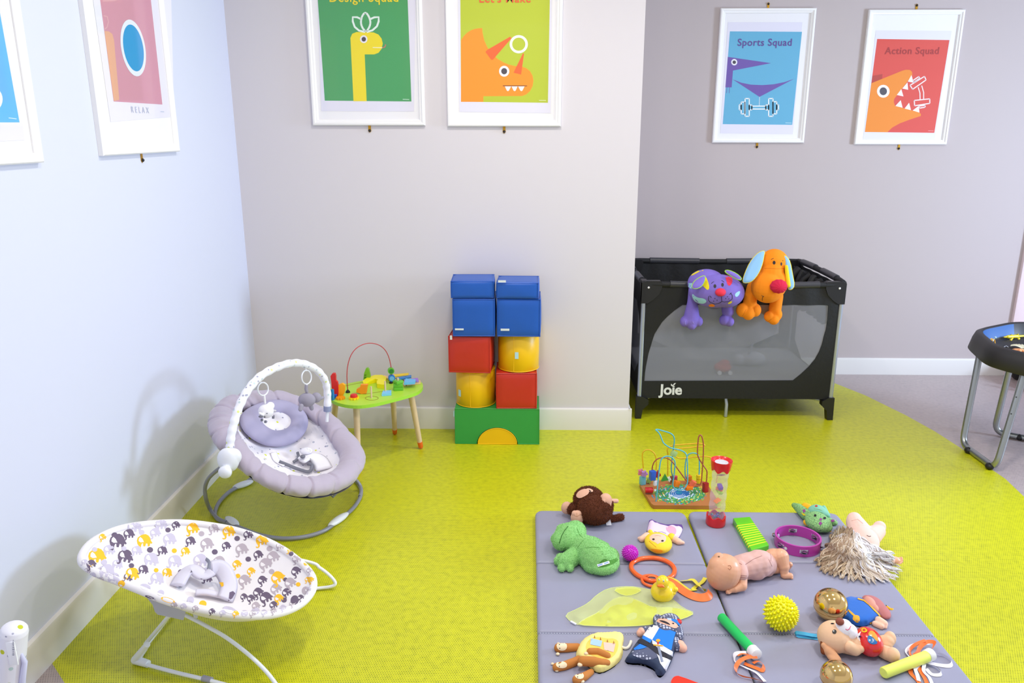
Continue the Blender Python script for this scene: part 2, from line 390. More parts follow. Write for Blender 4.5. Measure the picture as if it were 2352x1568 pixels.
# ceiling lamp housings
for i, (x, y) in enumerate(((-.1, 1.3), (1.5, 1.3), (-.1, 2.75), (1.5, 2.75))):
    g = G().lathe([(.135, -.022), (.165, -.022), (.165, 0), (.135, 0), (.135, -.022)], Matrix.Translation((x, y, CEIL)), 32); o = struct('trim_%d' % (i+2), g, M_SKIRT)
# ================================================================== framed posters
M_FR = mat('frame_white_lacquer', 'f2f0f0', .35); M_MT = mat('mount_board_white', 'f3f1f4', .8); M_PP = mat('paper_lavender_white', 'e6e3f2', .7)
M_BR = mat('brass', 'c09030', .35, .9); M_BK = mat('black_screw', '141212', .5); M_GL = clearmat('poster_glazing', 'ffffff', .045)
def poster(label, plane, c0, w, h, paper, shapes, brk=(True, True), tt=()):
    """plane: function px,py,depth -> world point on the picture plane; c0: world bottom-left corner on the wall; u,v,n axes"""
    ax, u, n = plane; u = Vector(u); n = Vector(n); v = Vector((0, 0, 1)); c0 = Vector(c0)
    W = lambda a, b, c: c0+u*a+v*b+n*c
    def loc(px, py, dep=.008):
        wallc = (c0+n*dep)
        q = PY(px, py, wallc.y) if ax == 'y' else PX(px, py, wallc.x); d = q-c0; return (d.dot(u), d.dot(v))
    base = W(w/2, 0, 0); t = thing('framed_poster', label, 'picture', base)
    # moulding: bevelled profile swept round
    prof = [(0, 0), (0, .016), (.004, .021), (.012, .022), (.017, .017), (.024, .015), (.028, .011), (.028, 0)]
    g = G(); V = []
    for k, (cx, cy, sx, sy) in enumerate(((0, 0, 1, 1), (w, 0, -1, 1), (w, h, -1, -1), (0, h, 1, -1))):
        for a, b in prof: V.append(W(cx+sx*a, cy+sy*a, b))
    m = len(prof); F = []
    for k in range(4):
        for i in range(m): F.append((k*m+i, k*m+(i+1) % m, ((k+1) % 4)*m+(i+1) % m, ((k+1) % 4)*m+i))
    g.add(V, F); part('frame', g, M_FR, t, angle=25)
    g = G().box(W(w/2, h/2, .003), (abs(u.x)*(w-.05)+abs(u.y)*.006, abs(u.y)*(w-.05)+abs(u.x)*.006, h-.05)); part('mount_board', g, M_MT, t)
    # printed sheet with its artwork
    g = G(); mats = [M_PP]; mi = {}
    pv = [loc(*p, .0068) for p in paper]; vv, ff = tri(pv); g.add([W(a, b, .0068) for a, b in vv], ff, 0)
    lay = 0
    for col, polys in shapes:
        lay += 1
        if col not in mi: mi[col] = len(mats); mats.append(mat('ink_'+col, col, .6))
        for pl in polys:
            hol = ()
            if isinstance(pl, tuple) and isinstance(pl[0], list): pl, hol = pl[0], [pl[1]]
            dp = .0068+.00015*lay; lp = [loc(*p, dp) for p in pl]; lh = [[loc(*p, dp) for p in q] for q in hol]
            vv, ff = tri(lp, lh); g.add([W(a, b, dp) for a, b in vv], ff, mi[col])
    for s, col, x0, x1, yb, bold in tt:
        if col not in mi: mi[col] = len(mats); mats.append(mat('ink_'+col, col, .6))
        a, b = loc(x0, yb, .0085), loc(x1, yb, .0085); tg = G(); text(tg, s, 1, Matrix.Identity(4), 0, bold, 0, 'LEFT', 1.08)
        xs = [q.x for q in tg.v]; wd_ = max(xs)-min(xs); sc = (b[0]-a[0])/wd_
        g.add([W(a[0]+(q.x-min(xs))*sc, a[1]+(b[1]-a[1])*.5+q.y*sc, .0085) for q in tg.v], tg.f, mi[col])
    part('print', g, mats, t, clean=False, smooth=False)
    g = G(); g.add([W(.026, .026, .0105), W(w-.026, .026, .0105), W(w-.026, h-.026, .0105), W(.026, h-.026, .0105)], [(0, 1, 2, 3)]); part('glazing', g, M_GL, t)
    for top, on in zip((0, 1), brk):
        if not on: continue
        y0 = h if top else 0; s = 1 if top else -1
        g = G(); g.prism([(-.007, -.012), (.007, -.012), (.006, .010), (.008, .026), (0, .034), (-.008, .026), (-.006, .010)], lambda x, y, z: W(w/2+x, y0+s*y, z), .0005, .003)
        bk = part('hanging_bracket', g, M_BR, t, angle=30)
        part('screw', G().ell(W(w/2, y0+s*.024, .004), .0065, seg=10, rings=8), M_BK, bk)
    return t
def ring(cx, cy, r0, r1, ry0=None, ry1=None, rot=0): return (circ(cx, cy, r0, ry0, 32, rot=rot), circ(cx, cy, r1, ry1, 32, rot=rot))
def st(pts, w, closed=False):
    a, b = band(pts, w, closed); return (a, b) if closed and False else (a+b[::-1])
def stc(pts, w):
    n = len(pts); return [st([pts[i], pts[(i+1) % n]], w) for i in range(n)]
BY = ('y', (1, 0, 0), (0, -1, 0)); BX = ('x', (0, 1, 0), (1, 0, 0))
# green poster (back wall, left), its green lifted for the glazing's reflection
def cv(l, s, ox, oy=0): return [(ox+a/s, oy+b/s) for a, b in l]
s2 = 3.5636
petal = lambda a, b, c, d: cv([a, b, c, d], s2, 680)
neck = cv([(470, 828), (578, 828), (562, 445), (640, 445), (675, 432), (700, 400), (710, 355), (700, 315), (675, 283), (635, 265), (495, 262), (460, 276), (445, 310)], s2, 680)
pc = cv([(567, 98), (595, 130), (611, 180), (600, 225), (572, 262), (540, 225), (529, 180), (540, 130)], s2, 680)
pl_ = cv([(529, 155), (500, 141), (464, 140), (464, 175), (480, 220), (515, 250), (565, 262)], s2, 680)
pr_ = cv([(611, 155), (640, 142), (676, 140), (676, 175), (662, 215), (625, 248), (578, 262)], s2, 680)
poster('framed green print of a long-necked yellow dinosaur with a leaf crown', BY, (-1.051, D, 1.578), .549, .77,
       [(722, -210), (957, -210), (951, 256), (738, 255)],
       [('46a05c', [[(718, -170), (930, -170), (945, 233), (746, 231)]]), ('f2dc08', [neck]), ('e6f2ea', stc(smoothpoly(pc, 1), 4.5)+[st(pl_, 4.5), st(pr_, 4.5)]),
        ('e9e6ee', [circ(835.5, 90, 8.6, 9)]), ('4a4048', [circ(835.5, 90, 5, 5.4)]), ('f6efb0', [st([(856, 109), (878, 109.5)], 2.4)]), ('c07a62', [st([(878, 109.5), (884, 108), (886, 102)], 2.6)]),
        ('bfe6cc', [st([(925, 228), (940, 228.5)], 1.6)])], (True, True), (('Design Squad', 'f0d818', 757, 915, 4, .012),))
s4 = [(1350, 330), (1370, 298), (1400, 268), (1432, 248), (1460, 238), (1490, 232), (1523, 230), (1526, 265), (1540, 330), (1565, 385), (1600, 435), (1650, 482), (1700, 512), (1745, 530), (1790, 540), (1850, 545), (1885, 558), (1915, 582), (1936, 620), (1943, 660), (1936, 705), (1915, 745), (1885, 772), (1850, 785), (1533, 787), (1533, 833), (1350, 833)]
poster('framed lime print of an orange horned dinosaur with three white teeth', BY, (-.392, D, 1.574), .55, .77,
       [(1050, -210), (1270, -210), (1265, 260), (1055, 257)],
       [('bcc924', [[(1056, -170), (1266, -170), (1258.5, 236), (1059, 233.5)]]), ('ff9600', [cv(s4, s2, 680)]),
        ('f8641c', [cv([(1550, 425), (1565, 408), (1752, 300), (1764, 312), (1612, 488), (1598, 490)], s2, 680), cv([(1858, 435), (1866, 440), (1842, 610), (1780, 595)], s2, 680)]),
        ('f2f2ea', [ring(1191.5, 101.5, 21, 15)]), ('f3eef2', [circ(1158, 163.5, 11.8, 12.6)]), ('4a4048', [circ(1158, 163.5, 6.8, 7.2)]), ('803c10', [st([(1155, 197), (1210.5, 197.3)], 1.7)]),
        ('f4f0ea', [[(1159.5, 198.2), (1174, 198.2), (1169, 208), (1166.5, 209.5), (1164, 208)], [(1174.8, 198.2), (1189, 198.2), (1184.5, 208), (1182, 209.5), (1179.5, 208)], [(1190, 198.2), (1205, 198.2), (1200, 208), (1197.5, 209.5), (1195, 208)]]),
        ('e6eeb0', [st([(1238, 230.5), (1254, 230.7)], 1.6)])], (True, True), (("Let's Make", 'ee5a20', 1101, 1219, 5.5, .012),))
s3 = 2.697
C3 = lambda l: cv(l, s3, 1480)
wing = [(545, 490), (600, 512), (660, 524), (730, 527), (800, 522), (870, 508), (930, 487), (713, 600)]
def plate(x0, y0, x1, y1): return C3([(x0, y0), (x1, y0), (x1, y1), (x0, y1)])
bar = []
for q in (plate(588, 648, 600, 680), plate(600, 632, 622, 705), plate(624, 610, 650, 720), plate(650, 650, 666, 680), plate(666, 657, 752, 675), plate(752, 650, 770, 680), plate(770, 610, 797, 720), plate(797, 630, 820, 705), plate(820, 648, 831, 680)): bar += stc(q, 2.6)
poster('framed blue print of a purple flying dinosaur lifting a dumbbell', BY, (1.131, D2, 1.484), .559, .768,
       [(1672, 51), (1843, 51), (1821, 308), (1654, 306)],
       [('5fb0d4', [[(1676.5, 72), (1842, 73), (1819.6, 286.6), (1660, 285)]]), ('6a4ea6', [C3([(517, 352), (785, 391), (549, 437), (541, 541), (502, 541)]), C3(wing), st(C3([(512, 541), (509, 577)]), 1.2), st(C3([(527, 541), (525, 577)]), 1.2)]),
        ('f0eef4', [circ(1686.5, 142.8, 7, 7.4), st(C3([(714, 600), (711, 655)]), 1)]), ('403a48', [circ(1686.5, 142.8, 4)]), ('eef4f8', bar), ('bfe0ee', [st([(1804, 282), (1818, 282.4)], 1.3)])],
       (True, True), (('Sports Squad', '5a3a92', 1694, 1818, 105, .012),))
jaw = [(1407, 515), (1600, 437), (1620, 432), (1645, 433), (1658, 445), (1660, 465), (1548, 612), (1545, 632), (1553, 655), (1700, 695), (1713, 705), (1713, 718), (1640, 742), (1580, 765), (1535, 790), (1505, 819), (1366, 817)]
teeth = [[(1655, 465), (1632, 505), (1668, 512)], [(1630, 510), (1598, 548), (1634, 556)], [(1592, 552), (1564, 588), (1605, 597)], [(1555, 656), (1588, 620), (1600, 667)], [(1612, 672), (1640, 636), (1652, 682)], [(1662, 684), (1700, 655), (1704, 697)]]
def plq(l): return stc(C3(l), 2.4)
db = plq([(1646, 528), (1735, 473), (1745, 495), (1662, 553)])+plq([(1662, 500), (1700, 474), (1706, 484), (1668, 510)])+plq([(1672, 622), (1768, 612), (1768, 640), (1674, 655)])+plq([(1702, 657), (1740, 652), (1738, 664), (1704, 670)])+[st(C3([(1696, 540), (1707, 575), (1708, 615)]), 2.2), st(C3([(1718, 530), (1730, 572), (1730, 612)]), 2.2)]
poster('framed red print of an orange toothed dinosaur biting a dumbbell', BY, (1.998, D2, 1.475), .559, .767,
       [(2012, 70), (2186, 71), (2146, 326), (1982, 322)],
       [('dc4a3e', [[(2014.7, 89.4), (2180.8, 92), (2146, 305), (1986.5, 303)]]), ('b83a30', [C3([(1412, 470), (1475, 458), (1472, 500), (1406, 520)])]), ('f08c18', [C3(jaw)]), ('f6eef0', [circ(2028.8, 209.5, 14.5, 14.8)]+[C3(t) for t in teeth]),
        ('4a4650', [circ(2028.8, 209.5, 8.5, 9)]), ('f6e8ea', db), ('eea0a0', [st([(2132, 300), (2144, 300.4)], 1.2)])], (True, True), (('Action Squad', 'a82828', 2032, 2156, 124, .012),))
poster('framed pink print with a white-rimmed blue oval on the left wall', BX, (XL, 2.654, 1.47), .59, .80,
       [(205, -60), (392, -60), (400, 268), (254, 280)][:4],
       [('cf8fa4', [[(222, -60), (340, -60), (373, 240), (261, 233)]]), ('e2a88e', [[(240, 71), (250, 72), (258, 78), (262, 92), (274, 229), (262, 232)]]), ('dca4b0', [st([(238, 36), (246, 38), (249, 50), (246, 62), (241, 67)], 2.5), st([(236, 2), (262, 1), (274, -2)], 3)]),
        ('e4e8f4', [circ(306, 110, 27.5, 66, 40, rot=-.17)]), ('2394d2', [circ(306.5, 110, 22.5, 54.5, 40, rot=-.17)]), ('c4cce2', [st([(369, 256), (377, 256.5)], 2)])], (True, True), (('R E L A X', 'bcc4da', 303, 343, 259, .0),))
poster('framed bright blue print at the left edge of the photo', BX, (XL, 1.755, 1.461), .563, .80,
       [(-60, -60), (10, -60), (57, 322), (-60, 327)],
       [('4cb0f4', [[(-60, -60), (-16, -60), (45, 281), (-60, 281)]]), ('eef2fa', [circ(-14, 228, 20, 26, 24)]), ('d8ecfa', [st([(20, 270.5), (38, 273)], 1.6)])], (True, False))
# ================================================================== padded floor mats
M_MAT = mat('grey_vinyl_mat', '9494aa', .42, bump=.35, bscale=9, bdist=.012, var=.03)
M_SEAM = mat('mat_seam_dark', '7c7c92', .7); M_ZIP = mat('zip_teeth', 'b4b8c8', .4, .3)
def matpanel(name_label, corners, label):
    pass
def cushion(q, th, r=.02, bul=.004, rc=(0, 0, 0, 0)):
    """thin pad with rounded edge over the quadrilateral q (4 xy corners)"""
    q = [Vector(p) for p in q]; n = 28
    def sf(u, v, top):
        W_ = (q[1]-q[0]).length; H_ = (q[3]-q[0]).length
        for k, (cu, cv_) in enumerate(((0, 0), (1, 0), (1, 1), (0, 1))):
            rr_ = rc[k]; x, y = abs(u-cu)*W_, abs(v-cv_)*H_
            if rr_ and x < rr_ and y < rr_:
                dx, dy = (rr_-x)/rr_, (rr_-y)/rr_; m_ = max(dx, dy); l_ = math.hypot(dx, dy) or 1; dx, dy = dx*m_/l_, dy*m_/l_; x, y = rr_*(1-dx), rr_*(1-dy); u = cu+(x/W_)*(1 if cu == 0 else -1); v = cv_+(y/H_)*(1 if cv_ == 0 else -1)
                d_ = rr_*(1-m_); e = min(1, d_/r); z = th/2+(1 if top else -1)*th/2*math.sqrt(max(0, 1-(1-e)**2)); p = q[0].lerp(q[1], u).lerp(q[3].lerp(q[2], u), v); return Vector((p.x, p.y, z))
        a = q[0].lerp(q[1], u); b = q[3].lerp(q[2], u); p = a.lerp(b, v); du = min(u, 1-u)*(q[1]-q[0]).length; dv = min(v, 1-v)*(q[3]-q[0]).length
        e = min(1, min(du, dv)/r); z = th/2+th/2*math.sqrt(max(0, 1-(1-e)**2)) if top else th/2-th/2*math.sqrt(max(0, 1-(1-e)**2))
        return Vector((p.x, p.y, z))
    us = sorted(set([0, .004, .012, .025, .045]+[i/n for i in range(2, n-1)]+[1, .996, .988, .975, .955])); g = G()
    for top in (1, 0):
        k = len(us); V = [sf(a, b, top) for a in us for b in us]; F = [(i*k+j, (i+1)*k+j, (i+1)*k+j+1, i*k+j+1) for i in range(k-1) for j in range(k-1)]
        g.add(V, [f if top else f[::-1] for f in F])
    return g
def foldmat(label, xl, xr, ys, skew):
    t = thing('folding_mat', label, 'play mat', ((xl+xr)/2, ys[-1], 0), 'grey folding play mats')
    for i in range(len(ys)-1):
        y1, y0 = ys[i], ys[i+1]; X = lambda x, y: (x+(max(-.0085, skew*(y-ys[0])) if abs(x-xl) < .02 else 0), y)
        g = cushion([X(xl, y0+.0006), X(xr, y0+.0006), X(xr, y1-.0006), X(xl, y1-.0006)], MZ, .010, rc=(.008, .008, .035 if i == 0 else .008, .035 if i == 0 else .008)); part('mat_panel', g, M_MAT, t, angle=180)
        if i: 
            g = G().box((*[(a+b)/2 for a, b in zip(X(xl+.01, y1), X(xr-.01, y1))], MZ*.5), (xr-xl-.02, .006, MZ*.7), m=0)
            for k in range(70):
                if i == 2: a = X(xl+.01+(xr-xl-.02)*k/69, y1-.004); g.box((a[0], a[1]-.001, MZ-.0015), (.004, .004, .002), m=1)
            part('seam', g, [M_SEAM, M_ZIP], t)
    return t
foldmat('grey folding play mat under the frog puppet, the left one of the two', .038, .658, [2.945, 2.535, 2.125, 1.715, 1.31], 0)
foldmat('grey folding play mat under the baby doll, the right one of the two', .670, 1.285, [2.950, 2.555, 2.135, 1.725, 1.32], .012)
# ================================================================== travel cot
M_CF = mat('cot_black_fabric', '0f0f12', .65, bump=.3, bscale=60, bdist=.004); M_CP = mat('cot_black_plastic', '1b1b1e', .38); M_AL = mat('cot_aluminium', 'b4bac4', .35, .7)
M_NET = sheer('cot_grey_netting', '8d8e96', .62); M_RV = mat('rivet_white', 'e8e8e8', .4); M_SLV = mat('rail_sleeve', '35353b', .4)
CX0, CX1, CY0, CY1, CZ, CB = .628, 1.686, 4.118, 4.84, .775, .118
cot = thing('travel_cot', 'black travel cot with grey netting sides standing in the alcove', 'travel cot', ((CX0+CX1)/2, (CY0+CY1)/2, 0))
def legp(x, y, sx, sy):
    part('leg', G().tube([(x, y, .05), (x, y, CZ-.1)], .0125, 12), M_AL, cot)
    g = G(); g.prism([(-.016, .13), (.016, .13), (.019, .0), (-.012, 0), (-.02, .055), (-.05*1, .085), (-.05, .11)] if sx > 0 else [(-.016, .13), (-.019, 0), (.012, 0), (.02, .055), (.05, .085), (.05, .11), (.016, .13)][::-1], lambda a, b, c: Vector((x+a, y+c, b)), -.02, .02); part('foot', g, M_CP, cot, angle=30)
    # rounded moulded corner cap
    pr = [(-.014, 0), (-.014, .112), (.01, .122), (.085, .122), (.094, .112), (.094, .085), (.08, .05), (.05, .02), (.02, 0)]
    pr = [(-sx*a, b) for a, b in pr]; pr = pr if sx < 0 else pr[::-1]
    g = G(); yo = y+sy*.014; g.prism(pr, lambda a, b, c: Vector((x+a, c, CZ-.117+b)), min(yo, yo-sy*.036), max(yo, yo-sy*.036))
    g.prism([(0, 0), (0, .112), (.01, .122), (.07, .122), (.078, .11), (.05, .04), (.02, 0)], lambda a, b, c: Vector((c, yo-sy*(a+.0015), CZ-.1175+b)), min(x+sx*.014, x-sx*.016), max(x+sx*.014, x-sx*.016))
    o = part('corner_cap', g, M_CP, cot, angle=30); part('rivet', G().ell((x-sx*.022, yo+sy*.001, CZ-.03), (.006, .002, .006), seg=12, rings=6), M_RV, o)
for x, sx in ((CX0, -1), (CX1, 1)):
    for y, sy in ((CY0, -1), (CY1, 1)): legp(x, y, sx, sy)
win = [(1566.8, 699.3), (1901.7, 699.8), (1899.5, 734), (1896, 756), (1891.5, 771.6), (1887, 790), (1880.8, 806.4), (1871, 824), (1856.6, 841.3), (1840, 857), (1820.5, 872.6), (1479.5, 874), (1481, 855), (1483, 841), (1489, 811), (1497.7, 782.3), (1503, 766), (1511, 752.9), (1520, 739), (1532.5, 726), (1549, 712)]
wl = [(PY(*p, CY0).x, PY(*p, CY0).z) for p in win]
def sag(x, amt=.012): t = (x-CX0)/(CX1-CX0); return CZ-.02-amt*math.sin(PI*t)
def panel(name, axis, c, a0, a1, hole, topf, thick=.006, lab=None):
    """fabric panel in the plane axis=c with a netting window"""
    n = 24; ol = [(a0+(a1-a0)*i/n, topf(a0+(a1-a0)*i/n)) for i in range(n+1)]+[(a1, CB), (a0, CB)]
    MM = (lambda a, b, d: Vector((a, c+d, b))) if axis == 'y' else (lambda a, b, d: Vector((c+d, a, b)))
    g = G(); v, f = tri(ol, (hole,), .03)
    def wav(a, b): return .0035*math.sin(a*47+b*5)*max(0, (b-.3))*2*(1 if b > .62 else .3)
    for s in (-1, 1): g.add([MM(p[0], p[1], s*thick/2+wav(p[0], p[1])) for p in v], f)
    k = len(ol); g.add([MM(p[0], p[1], -thick/2+wav(*p)) for p in ol]+[MM(p[0], p[1], thick/2+wav(*p)) for p in ol], [(i, (i+1) % k, k+(i+1) % k, k+i) for i in range(k)])
    o = part(name, g, M_CF, cot, angle=60)
    g = G(); v, f = tri(hole, (), .06); g.add([MM(p[0], p[1], 0) for p in v], f); part('netting_window', g, M_NET, o, clean=False, label='see-through grey netting')
    return o
fp = panel('front_panel', 'y', CY0-.004, CX0+.012, CX1-.012, wl, sag)
rect = lambda a, b, c, d: smoothpoly([(a, b), (c, b), (c, d), (a, d)], 1)
panel('back_panel', 'y', CY1, CX0+.012, CX1-.012, rect(CX0+.08, .2, CX1-.08, .63), lambda x: CZ-.01)
panel('side_panel', 'x', CX0, CY0+.012, CY1-.012, rect(CY0+.07, .2, CY1-.07, .62), lambda x: CZ-.02)
panel('side_panel', 'x', CX1, CY0+.012, CY1-.012, rect(CY0+.07, .2, CY1-.07, .55), lambda x: CZ-.02)
# logo printed on the lower band
g = G(); p0 = PY(1512, 905, CY0-.0085); p1 = PY(1566, 905, CY0-.0085); w_ = p1.x-p0.x
tg = G(); text(tg, 'Joie', 1, Matrix.Identity(4), 0, .03, 0, 'LEFT', .98); xs = [q.x for q in tg.v]; sc = w_/(max(xs)-min(xs))
for q in tg.v: pass
V = [Vector((p0.x+(q.x-min(xs))*sc, CY0-.0095, p0.z+.0+q.y*sc)) for q in tg.v]
# the dot of the i becomes two small leaves
keep = []
for f in tg.f:
    cxx = sum(tg.v[i].x for i in f)/len(f); cyy = sum(tg.v[i].y for i in f)/len(f)
    if cyy > .58 and cxx > (max(xs)*.45): continue
    keep.append(f)
g.add(V, keep)
ic = p0.x+w_*.60; iz = p0.z+.56*sc
g.prism([(0, 0), (.006, .006), (.016, .020), (.006, .018), (0, .009)], lambda a, b, c: Vector((ic+a, c, iz+b)), CY0-.0096, CY0-.009)
g.prism([(0, 0), (-.002, .008), (-.010, .016), (-.012, .007), (-.006, .001)], lambda a, b, c: Vector((ic+a, c, iz+b)), CY0-.0096, CY0-.009)
part('logo', g, mat('logo_print_white', 'dcdcdc', .6), fp, clean=False, smooth=False, label='white lettering with a leaf')
# top rails with padded sleeves
def rail(a, b, sg=.012, nm='top_rail'):
    a, b = Vector(a), Vector(b); pts = []
    for i in range(15): t = i/14; p = a.lerp(b, t); p.z -= sg*math.sin(PI*t); pts.append(p)
    o = part(nm, G().tube(pts, [.016*(1 if .04 < i/14 < .96 else .8) for i in range(15)], 12), M_CF, cot)
    for t0, t1 in ((.13, .42), (.58, .88)):
        q = []
        for i in range(9): t = t0+(t1-t0)*i/8; p = a.lerp(b, t); p.z -= sg*math.sin(PI*t)-.003; q.append(p)
        part('rail_sleeve', G().tube(q, .0185, 14), M_SLV, o)
rail((CX0, CY0, CZ-.012), (CX1, CY0, CZ-.012)); rail((CX0, CY1, CZ-.002), (CX1, CY1, CZ-.002), .006)
rail((CX0, CY0, CZ-.012), (CX0, CY1, CZ-.012), .004); rail((CX1, CY0, CZ-.0), (CX1, CY1, CZ+.0), -.006)
g = G()
for i in range(9): # bunched black fabric on the inside of the right-hand end
    t = i/8; y = CY0+.14+(CY1-CY0-.2)*t; g.tube(cr([(CX1-.03, y, CZ-.03), (CX1-.06-.02*math.sin(i*2.1), y+.02*math.sin(i*1.7), CZ-.09), (CX1-.03-.02*math.cos(i), y+.02*math.cos(i*2.3), CZ-.17), (CX1-.02, y, CZ-.26)], 5), [.02+.006*math.sin(i*3)]*16, 10)
part('inner_drape', g, M_CF, cot)
g = G().box(((CX0+CX1)/2, (CY0+CY1)/2, .205), (CX1-CX0-.05, CY1-CY0-.05, .03), bev=.01); part('mattress', g, mat('cot_mattress_grey', '84858c', .8), cot)
g = G().box(((CX0+CX1)/2, (CY0+CY1)/2, .125), (CX1-CX0-.03, CY1-CY0-.03, .012)); part('base_fabric', g, M_CF, cot)
pm = PY(1667, 948, CY0+.02)
part('centre_leg', G().tube([(pm.x-.012, CY0+.12, .115), (pm.x-.004, CY0+.03, .11), (pm.x, CY0+.02, .075), (pm.x, CY0+.02, .003)], .0095, 10), M_AL, cot)
part('under_frame', G().tube([(CX0+.04, CY0+.03, .105), ((CX0+CX1)/2, (CY0+CY1)/2, .115), (CX1-.04, CY0+.03, .1)], .008, 8).tube([(CX0+.04, CY1-.03, .105), ((CX0+CX1)/2, (CY0+CY1)/2+.02, .115), (CX1-.04, CY1-.03, .1)], .008, 8), M_AL, cot)
# toys seen dimly through the netting
g = blob([('e', (1.115, 4.26, .255), (.05, .035, .03)), ('e', (1.125, 4.26, .28), (.03, .03, .02))], .004, 3); M_RD = mat('toy_red', 'cc2a22', .5)
t = thing('toy_car', 'small red toy with white wheels lying inside the travel cot', 'toy car', (1.12, 4.26, .221)); part('body', g, M_RD, t)
for dx in (-.03, .03): part('wheel', G().lathe([(0, 0), (.012, 0), (.012, .008), (0, .008)], Matrix.Translation((1.12+dx, 4.222, .234)) @ Matrix.Rotation(PI/2, 4, 'X'), 14), M_RV, t)
g = blob([('e', (1.33, 4.42, .262), (.075, .05, .04)), ('e', (1.25, 4.42, .255), (.035, .04, .034)), ('c', (1.30, 4.40, .29), (1.315, 4.39, .37), .011, .006)], .004, 4)
single('soft_toy', g, mat('pale_grey_plush', 'b9bac0', .9), 'pale grey soft toy with a raised tail inside the travel cot', 'soft toy')
# ================================================================== foam blocks
FB = {k: mat('foam_vinyl_'+k, c, .38, bump=.12, bscale=14, bdist=.006, var=.05, vscale=10) for k, c in (('blue', '1456b4'), ('red', 'c22c1c'), ('yellow', 'f0bd0c'), ('green', '2f9a44'))}
M_TAG = mat('sewn_tag_white', 'dfe6e8', .7); M_TAGB = mat('sewn_tag_blue_white', 'b8dce8', .7)
def softbox(c, sz, rz=0, puffd=.004, seed=0, n=10, tilt=0):
    rr = random.Random(seed); g = G(); Rm = Matrix.Rotation(rz, 3, 'Z') @ Matrix.Rotation(tilt, 3, 'Y'); off = Vector((rr.random()*9, rr.random()*9, 0))
    def f(ax, s):
        def fn(u, v):
            a, b = u*2-1, v*2-1; p = [0, 0, 0]; p[ax] = s; p[(ax+1) % 3] = a; p[(ax+2) % 3] = b; q = Vector(p); r = .06
            for k in range(3): pass
            e = (1-a*a)*(1-b*b); w = Vector((q.x*sz[0]/2, q.y*sz[1]/2, q.z*sz[2]/2)); nrm = Vector((0, 0, 0)); nrm[ax] = s
            # rounded edges
            ed = max(abs(a), abs(b)); w -= nrm*.004*max(0, (ed-.9)/.1)**2
            w += nrm*(puffd*e**.5+.002*noise.noise(w*22+off)*e)*(.12 if ax == 2 else 1); return Vector(c)+Rm@w
        return fn
    for ax in range(3):
        for s in (-1, 1): g.grid(f(ax, s), n, n)
    return g, Rm
def piping(c, sz, Rm, r=.0022):
    g = G(); x, y, z = [s/2-.003 for s in sz]
    for s in (-1, 1):
        for t in (-1, 1):
            for a, b in (((-x, s*y, t*z), (x, s*y, t*z)), ((s*x, -y, t*z), (s*x, y, t*z)), ((s*x, t*y, -z), (s*x, t*y, z))): g.tube([Vector(c)+Rm@Vector(a), Vector(c)+Rm@Vector(b)], r, 6)
    return g
def xat(px, py, y): return PY(px, py, y).x
def fblock(col, px0, px1, pyc, yf, z0, h, label, rz=0, seed=0, tag=None, dep=None, nm='foam_cube', tilt=0):
    x0, x1 = xat(px0, pyc, yf), xat(px1, pyc, yf); w = (x1-x0); dep = dep or .2; c = Vector(((x0+x1)/2, yf+dep/2, z0+h/2+.0006))
    g, Rm = softbox(c, (w*.985, dep, h-.003), rz, seed=seed, tilt=tilt); t = single(nm, g, FB[col], label, 'foam block', 'stacked foam blocks', (c.x, c.y, z0))
    part('piping', piping(c, (w*.985, dep, h-.003), Rm), FB[col], t)
    if tag:
        tx, ty, tw, th = tag; p = PY(tx, ty, yf-.008); k = kpx(p); part('tag', G().box(p, (tw*k, .002, th*k), Euler((.1, 0, 0))), M_TAG, t)
    return t
YF = 3.715; BH = .192
g = G(); x0, x1 = xat(1046, 1015, YF), xat(1238, 1015, YF); ac = xat(1142.5, 1015, YF); ar = (xat(1190, 1015, YF)-xat(1095, 1015, YF))/2
arch = [(x0, 0), (ac-ar, 0)]+[(ac-ar*math.cos(PI*i/16), (ar*.88)*math.sin(PI*i/16)) for i in range(1, 16)]+[(ac+ar, 0), (x1, 0), (x1, BH), (x0, BH)]
g.prism(arch, lambda a, b, c: Vector((a, c, b)), YF, YF+.2)
t = single('foam_bridge', g, FB['green'], 'green foam bridge block with an arch at the bottom of the stack', 'foam block', 'stacked foam blocks', ((x0+x1)/2, YF+.1, 0), angle=30)
g = G()
for yy in (YF, YF+.2): g.tube([Vector((a, yy, max(b, .0026))) for a, b in arch], .0022, 6, closed=True)
part('piping', g, FB['green'], t); p = PY(1044, 950, YF+.01); part('tag', G().box(p+Vector((0, 0, 0)), (.012, .002, .03)), M_TAGB, t)
a2 = [(ac-(ar-.006)*math.cos(PI*i/20), .001+(ar*.88-.006)*math.sin(PI*i/20)) for i in range(21)]
g = G().prism(a2, lambda a, b, c: Vector((a, c, b)), YF-.004, YF+.19); t = single('foam_half_disc', g, FB['yellow'], 'yellow foam half disc filling the arch of the green block', 'foam block', 'stacked foam blocks', (ac, YF+.1, 0), angle=30)
part('piping', G().tube([Vector((a, YF-.004, max(b, .0026))) for a, b in a2], .0022, 6, closed=True), FB['yellow'], t)
